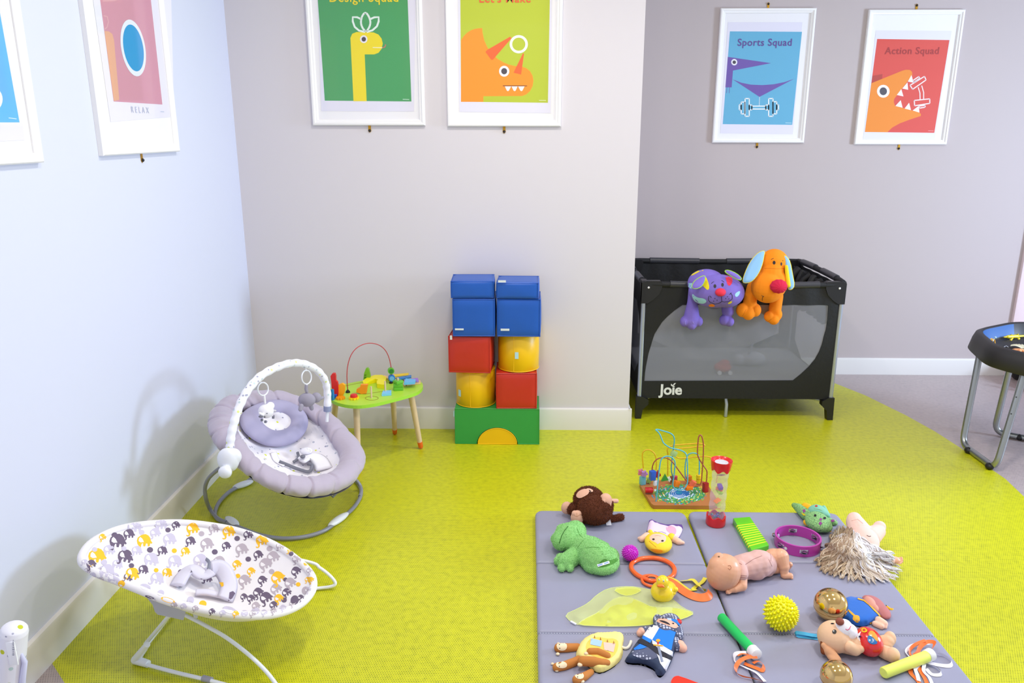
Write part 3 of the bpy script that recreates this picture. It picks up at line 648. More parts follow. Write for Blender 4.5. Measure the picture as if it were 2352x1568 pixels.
def fcyl(px0, px1, pyc, yf, z0, h, label, tag):
    x0, x1 = xat(px0, pyc, yf+.07), xat(px1, pyc, yf+.07); r = (x1-x0)/2; c = Vector(((x0+x1)/2, yf+r, z0))
    g = G().lathe([(r-.006, .001), (r, .006), (r+.001, h*.5), (r, h-.006), (r-.006, h-.001)], Matrix.Translation(c), 40); t = single('foam_cylinder', g, FB['yellow'], label, 'foam block', 'stacked foam blocks', c)
    g = G()
    for z in (.004, h-.004): g.tube([c+Vector((r*math.cos(a*PI/20), r*math.sin(a*PI/20), z)) for a in range(40)], .0022, 6, closed=True)
    g.tube([c+Vector((r*math.cos(-1.8), r*math.sin(-1.8), z)) for z in (.005, h-.005)], .0016, 6); part('piping', g, FB['yellow'], t)
    a = math.acos(max(-1, min(1, (PY(tag[0], tag[1], yf+.02).x-c.x)/r))); px = PY(tag[0], tag[1], c.y-r*math.sin(a)); p = Vector((c.x+(r+.0025)*math.cos(-a), c.y+(r+.0025)*math.sin(-a), px.z))
    part('tag', G().box(p, (.018, .002, .034), Euler((0, 0, PI/2-a))), M_TAGB, t)
zr = BH
fcyl(1047, 1137, 880, YF+.005, zr, BH, 'yellow foam cylinder standing on the left end of the green block', (1056, 902))
fblock('red', 1138, 1233, 885, YF-.002, zr, BH, 'red foam cube on the right end of the green block', .02, 2)
fblock('red', 1031, 1130, 800, YF-.015, zr+BH, BH, 'red foam cube on top of the left yellow cylinder', -.06, 3, (1036, 775, 5, 10))
fcyl(1144, 1238, 795, YF, zr+BH, BH, 'yellow foam cylinder on top of the right red cube', (1187, 816))
fblock('blue', 1038, 1137, 715, YF-.03, zr+2*BH, BH, 'large blue foam block on the upper left red cube', .01, 4, (1055, 756, 20, 4))
fblock('blue', 1141, 1243, 715, YF-.03, zr+2*BH, BH, 'large blue foam block on the upper right yellow cylinder', -.01, 5, (1160, 757, 20, 5))
fblock('blue', 1033, 1134, 655, YF-.03, zr+3*BH, .088, 'thin blue foam block on the top left of the stack', .03, 6, None, .19, 'foam_slab')
fblock('blue', 1140, 1239, 655, YF-.035, zr+3*BH, .082, 'thin blue foam block with a white tag on the top right of the stack', -.02, 7, (1153, 646, 18, 5), .19, 'foam_slab')
# ================================================================== activity table with loose wooden toys
TZ = .33
M_TT = mat('table_lime_paint', 'b2da3c', .4); M_TE = mat('table_edge_green', '9ed83a', .4); M_WD = mat('beech_wood', 'dcc09c', .5, var=.08, vscale=30); M_OR = mat('orange_paint', 'ee6a24', .4)
def TP(px, py, h=0): return P(px, py, TZ+h)
t = thing('activity_table', 'small lime green children\'s activity table with wooden legs', 'table', (TP(865, 900).x, TP(865, 900).y, 0))
tp = smoothpoly([(748, 906), (756, 915), (778, 926.5), (816, 932), (855, 928), (893, 919), (950, 904), (967, 895.5), (973, 884), (966, 875), (945, 869), (890, 867), (836, 873), (794, 881), (765, 888), (750, 896)], 2)
tw = [(P(*p, TZ).x, P(*p, TZ).y) for p in tp]
part('table_top', G().prism(tw, lambda a, b, c: Vector((a, b, c)), TZ-.016, TZ, 0, (), 1), [M_TT, M_TE], t, angle=30, clean=False, smooth=False)
for (fx, fy), (tx, ty) in (((824, 1082), (818, 930)), ((967, 1033), (943, 900)), ((907, 1000), (899, 905)), ((768, 1010), (772, 905))):
    a = P(fx, fy-3, 0); b = P(tx, ty, TZ-.01)
    if fx == 907: b = P(902, 892, TZ-.01)
    if fx == 824: b = P(818, 922, TZ-.01)
    if fx == 768: a = P(764, 1008, 0); b = P(772, 908, TZ-.01)
    o = part('leg', G().tube([a.lerp(b, .1), b], [.0125, .016], 14), M_WD, t); part('foot_cap', G().tube([a+Vector((0, 0, .004)), a.lerp(b, .02)+Vector((0, 0, .004)), a.lerp(b, .13)], [.008, .0122, .0135], 14), M_OR, o)
k = G(); 
def tabline(pts, r=.0008): k.tube([TP(*p, .0006) for p in pts], r, 5)
tabline([(793, 886), (840, 876)]); part('printed_line', k, mat('brown_line', '8a4a20', .6), t); k = G(); tabline([(838, 905), (898, 895)]); part('printed_line', k, mat('brown_line', '8a4a20', .6), t); k = G(); tabline(circ(854, 914, 15, 4.5, 24)+[(869, 914)]); part('printed_line', k, mat('brown_line', '8a4a20', .6), t)
def peg(px, py, h, r=.0042): b = TP(px, py); return G().tube([b, b+Vector((0, 0, h))], r, 10)
part('peg', peg(853.5, 914, .058), M_WD, t); part('peg', peg(885.5, 903, .062), M_WD, t); part('peg', peg(915, 895, .062), M_WD, t)
# bead wire
b0 = TP(799, 901); b1 = TP(898, 880); pl_n = (b1-b0).cross(Vector((0, 0, 1))).normalized()
def rp(px, py, p, n): d = ray(px, py); return EYE+d*((Vector(p)-EYE).dot(n)/d.dot(n))
wire = [b0]+[rp(*q, b0, pl_n) for q in ((797.5, 880), (797, 860), (799, 838), (806, 816), (818, 800), (835, 790.5), (852, 788), (870, 792), (884, 803), (893, 820), (898, 842), (899, 860))]+[b1]
part('bead_wire', G().tube(cr(wire, 6), .0022, 8), mat('wire_red', 'b83c40', .35), t, label='red arched wire'); part('wire_socket', G().lathe([(.011, 0), (.011, .004), (.004, .014), (0, .014)], Matrix.Translation(b0), 16), M_BK, t); part('wire_socket', G().lathe([(.009, 0), (.009, .004), (.004, .012), (0, .012)], Matrix.Translation(b1), 16), M_BK, t)
def bead(px, py, r, col, col2, n):
    c = rp(px, py, b0+pl_n*0, pl_n); M = Matrix.Translation(c) @ Matrix.Rotation(PI/2, 4, 'X') @ Matrix.Rotation(.3, 4, 'Y')
    o = single('threaded_bead', G().lathe([(0, -.011), (r, -.011), (r+.001, 0), (r, .011), (0, .011)], M, 22), mat('bead_'+n, col, .35), n+' round wooden bead on the red wire of the activity table', 'bead', 'beads on the table wire', c)
    part('painted_face', G().lathe([(0, .0112), (r*.72, .0112), (r*.72, .0120), (0, .0120)], M, 20), mat('bead_face_'+n, col2, .4), o)
bead(898, 851, .0155, '5fb22a', '2f7a30', 'green'); bead(899.5, 867.5, .0165, '1f74c8', '6fb0d8', 'blue')
def tblock(name, label, poly_px, h, col, cat='toy block', extra=None, base=0, grp='loose wooden toys on the activity table'):
    pts = [(TP(*p, base).x, TP(*p, base).y) for p in poly_px]; g = G().prism(pts, lambda a, b, c: Vector((a, b, c)), TZ+base+.0005, TZ+base+h)
    return single(name, g, mat('paint_'+col, col, .4), label, cat, grp, angle=30)
def stand(name, label, poly_px, th, col, yb, cat='toy block'):
    """upright cut-out traced in the plane y=yb, th thick"""
    pts = [PY(*p, yb) for p in poly_px]; z0 = min(p.z for p in pts); pts = [(p.x, p.z-z0+TZ+.0005) for p in pts]
    g = G().prism(pts, lambda a, b, c: Vector((a, c, b)), yb, yb+th); return single(name, g, mat('paint_'+col, col, .4), label, cat, 'loose wooden toys on the activity table', angle=30)
yy = TP(843, 875).y-.01; o = stand('tree_block', 'tall green wooden tree standing at the back of the activity table', [(834, 874), (836, 855), (840, 844), (844, 843), (847, 847), (850, 860), (851, 872)], .018, '7cb82c', yy)
part('notch', G().box((PY(839, 861, yy).x, yy-.001, PY(839, 861, yy).z), (.009, .004, .0025)).box((PY(839, 866, yy).x, yy-.001, PY(839, 866, yy).z), (.009, .004, .0025)), mat('dark_green', '3c6a18', .6), o)
yy = TP(765, 912).y; o = stand('red_giraffe_block', 'red wooden animal standing at the left end of the activity table', [(764, 912), (762, 895), (761, 880), (759, 864), (763, 858), (769, 858), (771, 864), (771, 874), (775, 878), (777, 890), (777, 905), (775, 912)], .016, 'd8261e', yy)
yy = TP(767, 916).y-.012; g = G().tube([(PY(764.5, 912, yy).x, yy, TZ), (PY(764.5, 912, yy).x, yy, TZ+.052)], .0075, 14); o = single('barrel_block', g, mat('paint_teal', '1c80b4', .35), 'teal blue wooden cylinder in front of the red animal block', 'toy block', 'loose wooden toys on the activity table')
tblock('blue_block', 'bright blue wooden block beside the teal cylinder', [(766, 915), (774, 915), (775, 905), (767, 904)], .016, '1560c8')
yy = TP(783, 911).y; o = stand('giraffe_block', 'yellow orange wooden block standing on a gear on the activity table', [(776, 909), (775, 888), (779, 883), (786, 881), (792, 885), (792, 895), (790, 904), (786, 911)], .016, 'fbae0a', yy)
def gear(px, py, r, col, label, hub=None):
    c = TP(px, py, .004); n = 9; pts = []
    for i in range(n*4):
        a = 2*PI*i/(n*4); rr = r if i % 4 in (0, 1) else r*.78; pts.append((c.x+rr*math.cos(a), c.y+rr*math.sin(a)))
    o = single('toy_gear', G().prism(pts, lambda a, b, z: Vector((a, b, z)), TZ+.0005, TZ+.010), mat('paint_'+col, col, .4), label, 'toy gear', 'loose wooden toys on the activity table', angle=30)
    if hub: part('knob', G().lathe([(0, .009), (.017, .009), (.0175, .014), (.016, .022), (.012, .024), (0, .024)], Matrix.Translation((c.x, c.y, TZ)), 24), mat('paint_red', 'd4241c', .35), o, label='red knob')
gear(782, 914, .022, 'f49a10', 'orange wooden gear at the front left of the activity table'); gear(813, 914, .025, 'f8cf12', 'yellow wooden gear with a red knob on the activity table', True)
yy = TP(832, 905).y; stand('orange_boat_block', 'orange stepped wooden block behind the empty peg', [(818, 900), (819, 893), (827, 889), (828, 883), (844, 883), (843, 891), (841, 903), (830, 904)], .02, 'f5931c', yy)
arcp = [(833, 881), (845, 872), (862, 867.5), (878, 868), (888, 873), (884, 885), (882, 893), (866, 891), (866, 882), (872, 879), (862, 876), (851, 879), (842, 885)]
yy = TP(860, 892).y; 
tblock('bridge_block', 'yellow arched wooden block in the middle of the activity table', [(833, 884), (845, 875), (862, 870), (878, 870), (888, 875), (885, 887), (882, 893), (866, 891), (866, 884), (869, 881), (862, 879), (851, 882), (842, 887), (835, 888)], .022, 'f4e418')
o = tblock('light_blue_block', 'light blue wooden block threaded on the second peg', [(877, 910), (899, 908), (899, 901), (880, 902)], .012, '7cc4ec')
for q, (lb, rz_, hh_) in enumerate((('lower green wooden block stacked on the third peg', .25, .0165), ('upper green wooden block stacked on the third peg', .15, .0165), ('green wooden diamond turned on top of the stacked green blocks', .75, .014))):
    c = TP(915, 895, 0); z = TZ+.0006+(0, .017, .034)[q]
    single('green_stacking_block', G().box((c.x, c.y, z+hh_/2), (.046, .034, hh_) if q < 2 else (.038, .036, hh_), Euler((0, 0, rz_)), bev=.0015), mat('paint_62b42c', '62b42c', .4), lb, 'toy block', 'green stacking blocks on the third peg', angle=30)
# little xylophone
t = thing('toy_xylophone', 'small xylophone with yellow, blue and purple bars on the right of the activity table', 'xylophone', TP(935, 878), 'loose wooden toys on the activity table')
def tbar(poly, col, h0, h1, nm='bar'): pts = [(TP(*p).x, TP(*p).y) for p in poly]; part(nm, G().prism(pts, lambda a, b, c: Vector((a, b, c)), TZ+h0, TZ+h1), mat('paint_'+col, col, .35), t, angle=30)
tbar([(879, 868), (930, 888), (934, 884), (884, 865)], 'e0b88c', .001, .010, 'rail'); tbar([(934, 886), (966, 882), (966, 878), (933, 882)], 'e0b88c', .001, .012, 'rail')
tbar([(901, 872), (938, 868), (939, 863), (901, 867)], 'f0cc20', .011, .017); tbar([(911, 878), (945, 873), (945, 868), (911, 873)], '2a7cc4', .011, .017); tbar([(929, 887), (962, 883), (960, 876), (928, 880)], '9a6cd0', .013, .02)
for q in ((931, 859), (912, 866), (938, 876), (957, 872)): part('nail', G().ell(TP(q[0], q[1]+4, .019), (.003, .003, .002), seg=8, rings=6), mat('steel2', 'a8a8a8', .3, 1), t)
o = tblock('light_blue_triangle', 'light blue wooden triangle lying on the small xylophone', [(928, 884), (953, 882), (955, 876), (932, 874)], .012, '66b4e4', base=.021)
# ================================================================== tray table at the right
M_TR2 = mat('tray_black_plastic', '242225', .5, bump=.1, bscale=400, bdist=.0004); M_TRB = mat('tray_dark_blue_lining', '1d5290', .5); M_ST = mat('steel_tube', 'a4a8a8', .3, .85)
TC = Vector((2.70, 3.685, 0)); RV = .485
def octo(r, a0=143, cut=.12):
    o = []
    for i in range(8):
        a = math.radians(a0-45*i); p = Vector((TC.x+r*math.cos(a), TC.y+r*math.sin(a))); o.append(p)
    q = []
    for i in range(8):
        a, b = Vector(o[i-1]), Vector(o[i]); q += [tuple(a.lerp(b, .13)), tuple(a.lerp(b, .5)), tuple(a.lerp(b, .87))]
    return smoothpoly(q, 2)
t = thing('tray_table', 'black octagonal play tray on bent steel tube legs', 'tray table', (TC.x, TC.y, 0))
prof = [(RV+.012, .462), (RV+.018, .468), (RV+.004, .525), (RV-.008, .553), (RV-.028, .563), (RV-.042, .556), (RV-.058, .502), (RV-.068, .492), (.01, .492)]
rings = [[(x, y, z) for x, y in octo(r)] for r, z in prof]; n = len(rings[0]); g = G()
V = [p for rg in rings for p in rg]; F = []; MI = []
for i in range(len(rings)-1):
    for j in range(n): F.append((i*n+j, i*n+(j+1) % n, (i+1)*n+(j+1) % n, (i+1)*n+j)); 
g.add(V, F); g.add([(x, y, .480) for x, y in octo(RV-.06)], [tuple(range(n))]); 
for i, f in enumerate(g.f[:(len(rings)-1)*n]):
    c = sum((g.v[q] for q in f), Vector())/4
    if i//n in (5,) and c.x < TC.x-.10 and c.y > TC.y-.05: g.m[i] = 1
part('tray', g, [M_TR2, M_TRB], t, angle=60, clean=False)
def ubend(pts, r=.0155):
    o = []
    pts = [Vector(p) for p in pts]
    for i, p in enumerate(pts):
        if 0 < i < len(pts)-1:
            a = p+(pts[i-1]-p).normalized()*.06; b = p+(pts[i+1]-p).normalized()*.06
            for j in range(9): s = j/8; o.append(a.lerp(p, s).lerp(p.lerp(b, s), s))
        else: o.append(p)
    return G().tube(o, r, 14)
f1, f2 = P(2210, 1020, .016), P(2287, 1076, .016)
part('leg_frame', ubend([Vector((2.275, 3.80, .466)), f1, f2, Vector((2.315, 3.50, .466))]), M_ST, t)
f3 = P(2283, 992, .016); f4 = f3+Vector((.42, -.30, 0)); part('leg_frame', ubend([Vector((f3.x+.03, f3.y, .466)), f3, f4, f4+Vector((.01, .02, .45))]), M_ST, t)
for p in (P(2221, 1031, .016).lerp(f2, .06), P(2273, 1070, .016), f3.lerp(f4, .22)): part('rubber_foot', G().ell(p-Vector((0, 0, .001)), (.019, .022, .0165), seg=12, rings=8), M_BK, t)
for h_ in (.27, .35): q = f2.lerp(Vector((2.315, 3.50, .466)), h_/.46); part('adjust_hole', G().ell(q+Vector((-.012, -.011, 0)), (.003, .003, .003), seg=8, rings=6), M_BK, t)
SZ = .493
def SP(px, py, h=.0): return P(px, py, SZ+h)
# small animals in the tray
g = G(); a, b = SP(2306, 774, .014), SP(2356, 771, .012); d = (b-a)
pts = [a.lerp(b, i/12) for i in range(13)]; g = blob([('c', pts[0], pts[2], .003, .006), ('c', pts[2], pts[7], .009, .010), ('c', pts[7], a.lerp(b, 1.5), .007, .002)]+[('c', SP(x, y, .012), SP(x2, y2, .008), .004, .004) for x, y, x2, y2 in ((2326, 774, 2322, 766), (2326, 776, 2322, 781), (2340, 773, 2338, 767), (2340, 776, 2340, 779))]+[('e', SP(x, y, .007), (.007, .007, .005)) for x, y in ((2322, 766), (2322, 780), (2338, 767), (2340, 777))], .0018, 2)
single('toy_lizard', g, mat('lizard_yellow', 'dcc41c', .4), 'yellow plastic lizard lying in the black tray', 'toy animal', 'plastic animals in the tray')
c = SP(2270, 785, .030); g = blob([('e', c, (.022, .014, .011)), ('e', SP(2262, 781, .036), (.010, .008, .008))], .0016, 2)
for i in range(6):
    x = 2256+i*5; g.tube(cr([c, SP(x+2, 779 if i % 2 else 777, .040), SP(x+(5 if i > 2 else -1), 786+(i % 3)*2, .018)], 4), .0022, 6)
single('toy_crab', g, mat('crab_orange', 'e4a61e', .4), 'orange and yellow plastic crab in the left corner of the black tray', 'toy animal', 'plastic animals in the tray')
g = G().tube(cr([SP(2279, 786, .016), SP(2282, 780, .022), SP(2285, 775, .03)], 4), .003, 8).ell(SP(2286, 775, .034), .006, seg=10, rings=8); single('toy_seahorse', g, mat('pale_blue_plastic', 'a8c8dc', .4), 'pale blue plastic figure standing beside the orange crab', 'toy animal', 'plastic animals in the tray')
g = G().tube([SP(2306, 797, .003), SP(2309, 795, .003)], .002, 6).tube([SP(2311, 794, .003), SP(2316, 797, .003)], .002, 6); single('toy_insect', g, mat('silver_plastic', 'c8ccd4', .3), 'tiny silver insect in the middle of the tray floor', 'toy animal', 'plastic animals in the tray')
c = SP(2346, 799, .005); g = G(); sh = []
for i in range(17): a = PI*(.05+.9*i/16); sh.append((c.x+(.05+.004*(i % 2))*math.cos(a), c.y+(.05+.004*(i % 2))*math.sin(a)))
g.grid(lambda u, v: Vector((c.x+(.004+v*(.052+.0*u))*math.cos(PI*(.05+.9*u)), c.y-.012+(.004+v*.045)*math.sin(PI*(.05+.9*u)), c.z+.012*math.sin(v*PI*.7)+.0018*math.cos(u*PI*22)*v)), 66, 8)
single('sea_shell', g, mat('shell_beige', 'cfc8ac', .6), 'ribbed beige sea shell at the right of the black tray', 'shell', 'plastic animals in the tray')
c = SP(2342, 804, .012); g = G()
for i in range(5):
    a = 3.0+2*PI*i/5; g.tube([c, c+Vector((.03*math.cos(a), .03*math.sin(a), -.004)), c+Vector((.05*math.cos(a), .045*math.sin(a), -.009))], [.009, .006, .002], 10)
single('starfish', g, mat('starfish_peach', 'e8a06c', .6), 'peach starfish lying against the beige sea shell', 'toy animal', 'plastic animals in the tray')
# scooter-like ride-on behind the tray table
p = PY(2346, 872, 4.75); t = thing('ride_on_toy', 'orange ride-on toy with a black wheel behind the tray table', 'ride-on toy', (p.x+.12, p.y, 0))
part('body', G().box((p.x+.14, 4.75, .12), (.25, .3, .10), bev=.03), mat('ride_orange', 'd8542a', .4), t); part('bumper', G().tube([(p.x-.055, 4.6, .12), (p.x-.01, 4.56, .085), (p.x+.15, 4.5, .06)], .014, 10), M_RV, t, label='white bumper')
for q in ((.05, 4.62), (.05, 4.86), (.24, 4.62), (.24, 4.86)): part('wheel', G().lathe([(0, -.02), (.05, -.02), (.055, 0), (.05, .02), (0, .02)], Matrix.Translation((p.x+q[0], q[1], .056)) @ Matrix.Rotation(PI/2, 4, 'X'), 22), M_BK, t)
# ================================================================== bouncers
M_WP = mat('white_plastic', 'e6e8f0', .3); M_WT = mat('white_tube', 'e9ebf4', .3); M_GT = mat('grey_tube', '8e8f9c', .35, .1)
def print_mat(name, base, cols, sc, thr=.16):
    m = mat(name, base, .85, bump=.15, bscale=60, bdist=.002); nt = m.node_tree; b = nt.nodes['Principled BSDF']; N = nt.nodes.new; L = nt.links.new
    tc = N('ShaderNodeTexCoord'); prev = lin(base); out = None
    for i, (c, s) in enumerate(cols):
        v = N('ShaderNodeTexVoronoi'); v.inputs['Scale'].default_value = s; mp = N('ShaderNodeMapping'); mp.inputs['Location'].default_value = (i*3.3, i*1.7, i); L(tc.outputs['Object'], mp.inputs[0]); L(mp.outputs[0], v.inputs['Vector'])
        lt = N('ShaderNodeMath'); lt.operation = 'LESS_THAN'; lt.inputs[1].default_value = thr; L(v.outputs['Distance'], lt.inputs[0])
        x = N('ShaderNodeMix'); x.data_type = 'RGBA'; L(lt.outputs[0], x.inputs[0]); x.inputs[7].default_value = lin(c)
        if out: L(out, x.inputs[6])
        else: x.inputs[6].default_value = prev
        out = x.outputs[2]
    L(out, b.inputs['Base Color']); return m
# ---- elephant-print bouncer
M_EF = mat('bouncer_white_fabric', 'ece8ea', .85, bump=.2, bscale=40, bdist=.003)
EC = [mat('print_'+c, c, .85) for c in ('6a5c72', 'fbc02a', 'c9c2d4', 'b9adb6')]
rim_px = [(190, 1290), (196, 1262), (225, 1236), (275, 1214), (340, 1203), (415, 1200), (480, 1206), (540, 1217), (600, 1237), (650, 1262), (690, 1292), (713, 1318), (719, 1340), (712, 1362), (690, 1385), (655, 1402), (610, 1411), (555, 1411), (500, 1404), (430, 1390), (375, 1374), (320, 1352), (270, 1332), (222, 1314)]
rz_ = lambda px: .37-.17*(px-190)/529
rim = cr([P(x, y, rz_(x)) for x, y in rim_px], 4, True); NR = len(rim)
ctr = P(505, 1322, .27); ctr = Vector((ctr.x, ctr.y, ctr.z))
def seat(u, v):
    k = u*NR; i = int(k) % NR; p = rim[i].lerp(rim[(i+1) % NR], k-int(k)); r = 1-v
    q = ctr.lerp(p, r); dp = .108*(1-r**2.3); fl = .016*math.sin(u*2*PI*2+1)*(1-r)*r
    return Vector((q.x, q.y, q.z-dp+fl))
g = G().grid(seat, NR, 22, cu=True)
n0 = len(g.f)
eb = thing('baby_bouncer', 'white baby bouncer printed with grey and yellow elephants at the front left', 'baby bouncer', (ctr.x, ctr.y, 0))
part('rim_binding', G().tube([p+(p-ctr).normalized()*.002+Vector((0,0,-.0015)) for p in rim], .0115, 12, 0, closed=True), M_EF, eb, angle=180)
g2_ = G(); g2_.add(g.v, g.f); g2_.tube([p+(p-ctr).normalized()*.002+Vector((0,0,-.0015)) for p in rim], .0115, 12, 0, closed=True); pt = Paint(g); pt.bv = gbvh(g2_)
ele = [(.28, .10), (.42, .02), (.58, -.02), (.75, .05), (.88, .2), (.95, .4), (1.06, .55), (1.0, .62), (.92, .58), (.9, .8), (.78, .82), (.76, .64), (.66, .62), (.62, .84), (.5, .84), (.47, .62), (.40, .66), (.36, .8), (.36, .98), (.28, 1.1), (.14, 1.12), (.05, 1.04), (.08, .98), (.18, 1.03), (.25, .96), (.22, .85), (.12, .72), (.06, .5), (.1, .28)]
ear = [(.26, .22), (.4, .34), (.52, .56), (.3, .6), (.17, .52), (.18, .34)]
S5 = 3.675
def elephant(cx, cy, w, ci, rot=0, sh=.9):
    c, s = math.cos(rot), math.sin(rot); k = w/1.05
    T = lambda l: [(160+(cx+((a-.5)*c-(b-.5)*s*sh)*k)/S5, 1160+(cy+((a-.5)*s+(b-.5)*c*sh)*k)/S5) for a, b in l]
    try: pt.poly(T(ele), ci+1, 3.5, .0004); pt.poly(T(ear), 0, 3.5, .0007)
    except Exception: pass
for e in [(545, 185, 140, 2, -.05), (770, 165, 120, 2), (895, 170, 80, 0, -.1), (1035, 200, 120, 1), (1215, 200, 100, 3), (1340, 225, 120, 1), (1505, 250, 90, 0), (1620, 300, 115, 1), (1775, 345, 80, 3), (275, 272, 70, 1, -.2), (497, 245, 105, 0, .05), (720, 235, 100, 2), (400, 308, 155, 0, .1), (625, 305, 140, 1, .1), (840, 290, 125, 2, .1), (1018, 305, 95, 0, .1), (1155, 330, 125, 3), (1320, 345, 85, 0), (1450, 375, 120, 3, -.05), (1590, 420, 90, 0, -.1), (330, 380, 110, 2, .15), (225, 435, 165, 1, .05), (465, 435, 145, 0, .3), (565, 385, 100, 2, .2), (780, 385, 95, 0, .2), (975, 390, 85, 1, .1), (685, 460, 140, 2, .3), (885, 475, 130, 2, .3), (1100, 470, 140, 2, .1), (1260, 480, 120, 3), (1410, 500, 85, 1, -.2), (1650, 500, 120, 3, -.3), (1865, 380, 70, 1, .2), (1715, 440, 120, 3, -.2), (1915, 455, 90, 3, -.2), (180, 500, 90, 0, -.2), (400, 500, 100, 2, .35), (310, 560, 150, 2, .25), (525, 580, 130, 1, .4), (620, 545, 95, 0, .35), (820, 570, 95, 1, .4), (1045, 560, 95, 0, .3), (735, 620, 130, 2, .4), (930, 640, 105, 0, .3), (370, 620, 120, 2, .3), (490, 610, 85, 0, .4), (1530, 560, 80, 1, -.3), (1475, 640, 120, 3, -.3), (1625, 635, 90, 0, -.4), (1755, 615, 130, 1, -.4), (1910, 560, 95, 0, -.5), (1860, 660, 110, 3, -.4), (1740, 710, 110, 3, -.4), (1830, 740, 90, 0, -.4), (1590, 740, 100, 0, -.4), (1655, 785, 120, 0, -.35), (1530, 790, 80, 0, -.3), (1470, 775, 70, 0, -.3), (1765, 790, 90, 1, -.4), (1570, 850, 80, 3, -.2), (2010, 630, 60, 1), (1720, 845, 80, 0, -.2), (1160, 620, 90, 0, .2)]: elephant(*e)
for i, (x, y) in enumerate([(195, 600), (262, 640), (345, 690), (430, 725), (515, 755), (600, 785), (700, 812), (880, 850), (960, 862), (1060, 880), (1200, 905), (1290, 918), (1400, 925), (1540, 925), (1640, 915), (1720, 900), (1800, 875), (1880, 840), (1950, 790), (2010, 725), (2035, 640), (150, 560), (125, 490), (2025, 560)]): elephant(x, y-8, 62, (2, 3, 0, 2, 1, 3, 2, 3)[i % 8], .35-.0004*x)
for x, y, r, ci in [(378, 251, 25, 0), (608, 229, 24, 2), (830, 209, 23, 0), (1113, 240, 24, 3), (1414, 280, 24, 0), (1688, 366, 25, 3), (210, 374, 22, 2), (458, 366, 22, 2), (678, 377, 26, 0), (883, 384, 22, 1), (1225, 394, 25, 0), (1508, 455, 24, 0), (290, 482, 26, 2), (521, 510, 23, 0), (730, 549, 20, 1), (938, 563, 24, 0), (1316, 562, 22, 1), (1420, 597, 21, 1), (1150, 545, 22, 2), (1705, 560, 24, 3), (1822, 628, 20, 0), (1930, 668, 20, 1), (1870, 410, 20, 0), (438, 662, 30, 1), (770, 740, 28, 2), (1124, 832, 32, 1), (1476, 912, 30, 2), (1810, 800, 24, 0), (1995, 492, 20, 1), (1570, 890, 34, 2)]: pt.disc(160+x/S5, 1160+y/S5, r/S5, r*.9/S5, ci+1, off=.0005)
for x, y, w, h, ci in [(830, 800, 62, 20, 1), (675, 775, 40, 10, 0), (1350, 885, 60, 28, 2), (640, 690, 45, 26, 2), (1020, 800, 30, 30, 2), (1900, 800, 35, 40, 0), (1990, 720, 30, 35, 3)]: pt.disc(160+x/S5, 1160+y/S5, w/S5, h/S5, ci+1, .3, off=.0005)
part('fabric_seat', g, [M_EF]+EC, eb, angle=180, clean=False, label='white fabric with an elephant and balloon print')
# safety harness lying in the bowl
def crumple(pts, w, th=.004, up=None, seed=0, m=0):
    """soft padded strap along pts, half width w"""
    c = cr(pts, 5); rr = random.Random(seed); g = G(); n = len(c); ring = []
    for i, p in enumerate(c):
        t = (c[min(n-1, i+1)]-c[max(0, i-1)]).normalized(); s = t.cross(Vector(up or (0, 0, 1))); s = s.normalized() if s.length > 1e-4 else t.orthogonal().normalized(); q = s.cross(t).normalized()
        ring.append([p-s*w-q*0, p-s*w*.6+q*th, p+q*th*1.2, p+s*w*.6+q*th, p+s*w, p+s*w*.6-q*th, p-q*th, p-s*w*.6-q*th])
    g.add([q for r in ring for q in r], [(i*8+j, i*8+(j+1) % 8, (i+1)*8+(j+1) % 8, (i+1)*8+j) for i in range(n-1) for j in range(8)]+[tuple(range(8))[::-1], tuple((n-1)*8+j for j in range(8))], m); return g
def SS(px, py, up=.0):
    h = castpx(sbv, px, py); return (h[0] if h else P(px, py, .2))+Vector((0, 0, up))
sbv = gbvh(G().grid(seat, NR, 22, cu=True))
M_HR = mat('harness_lavender_white', 'd8d4e2', .85, bump=.2, bscale=50, bdist=.002); M_HG = mat('harness_grey_strap', '8a8c9c', .7)
h1 = crumple([SS(408, 1352, .012), SS(425, 1338, .03), SS(446, 1334, .045), SS(470, 1348, .04), SS(490, 1345, .05)], .024, .006); p2 = Paint(h1)
p2.poly([(439, 1339), (447, 1338), (443, 1349)], 1, 3); p2.poly([(460, 1328), (472, 1331), (478, 1337), (468, 1338)], 1, 3)
hp = part('harness', h1, [M_HR, EC[0]], eb, angle=180)
h2 = crumple([SS(490, 1342, .055), SS(508, 1340, .055), SS(522, 1350, .045), SS(528, 1368, .03), SS(518, 1384, .012)], .026, .006, up=(.4, -.8, .3)); p2 = Paint(h2)
p2.poly([(504, 1337), (513, 1337), (514, 1345), (509, 1348)], 1, 3); p2.poly([(527, 1360), (535, 1357), (540, 1362), (533, 1374), (524, 1380), (526, 1370)], 2, 3)
part('harness_flap', h2, [M_HR, EC[1], EC[0]], hp, angle=180)
part('harness_loop', crumple([SS(450, 1368, .012), SS(478, 1372, .018), SS(508, 1375, .012)], .014, .006), M_HR, hp, angle=180)
part('strap', crumple([SS(474, 1291, .012), SS(482, 1305, .02), SS(480, 1330, .02)], .006, .0015, up=(.2, -.9, .2)), M_HG, eb, angle=180, label='grey strap'); part('strap', crumple([SS(445, 1325, .02), SS(418, 1336, .014), SS(416, 1355, .01)], .006, .0015), M_HG, eb, angle=180, label='grey strap')
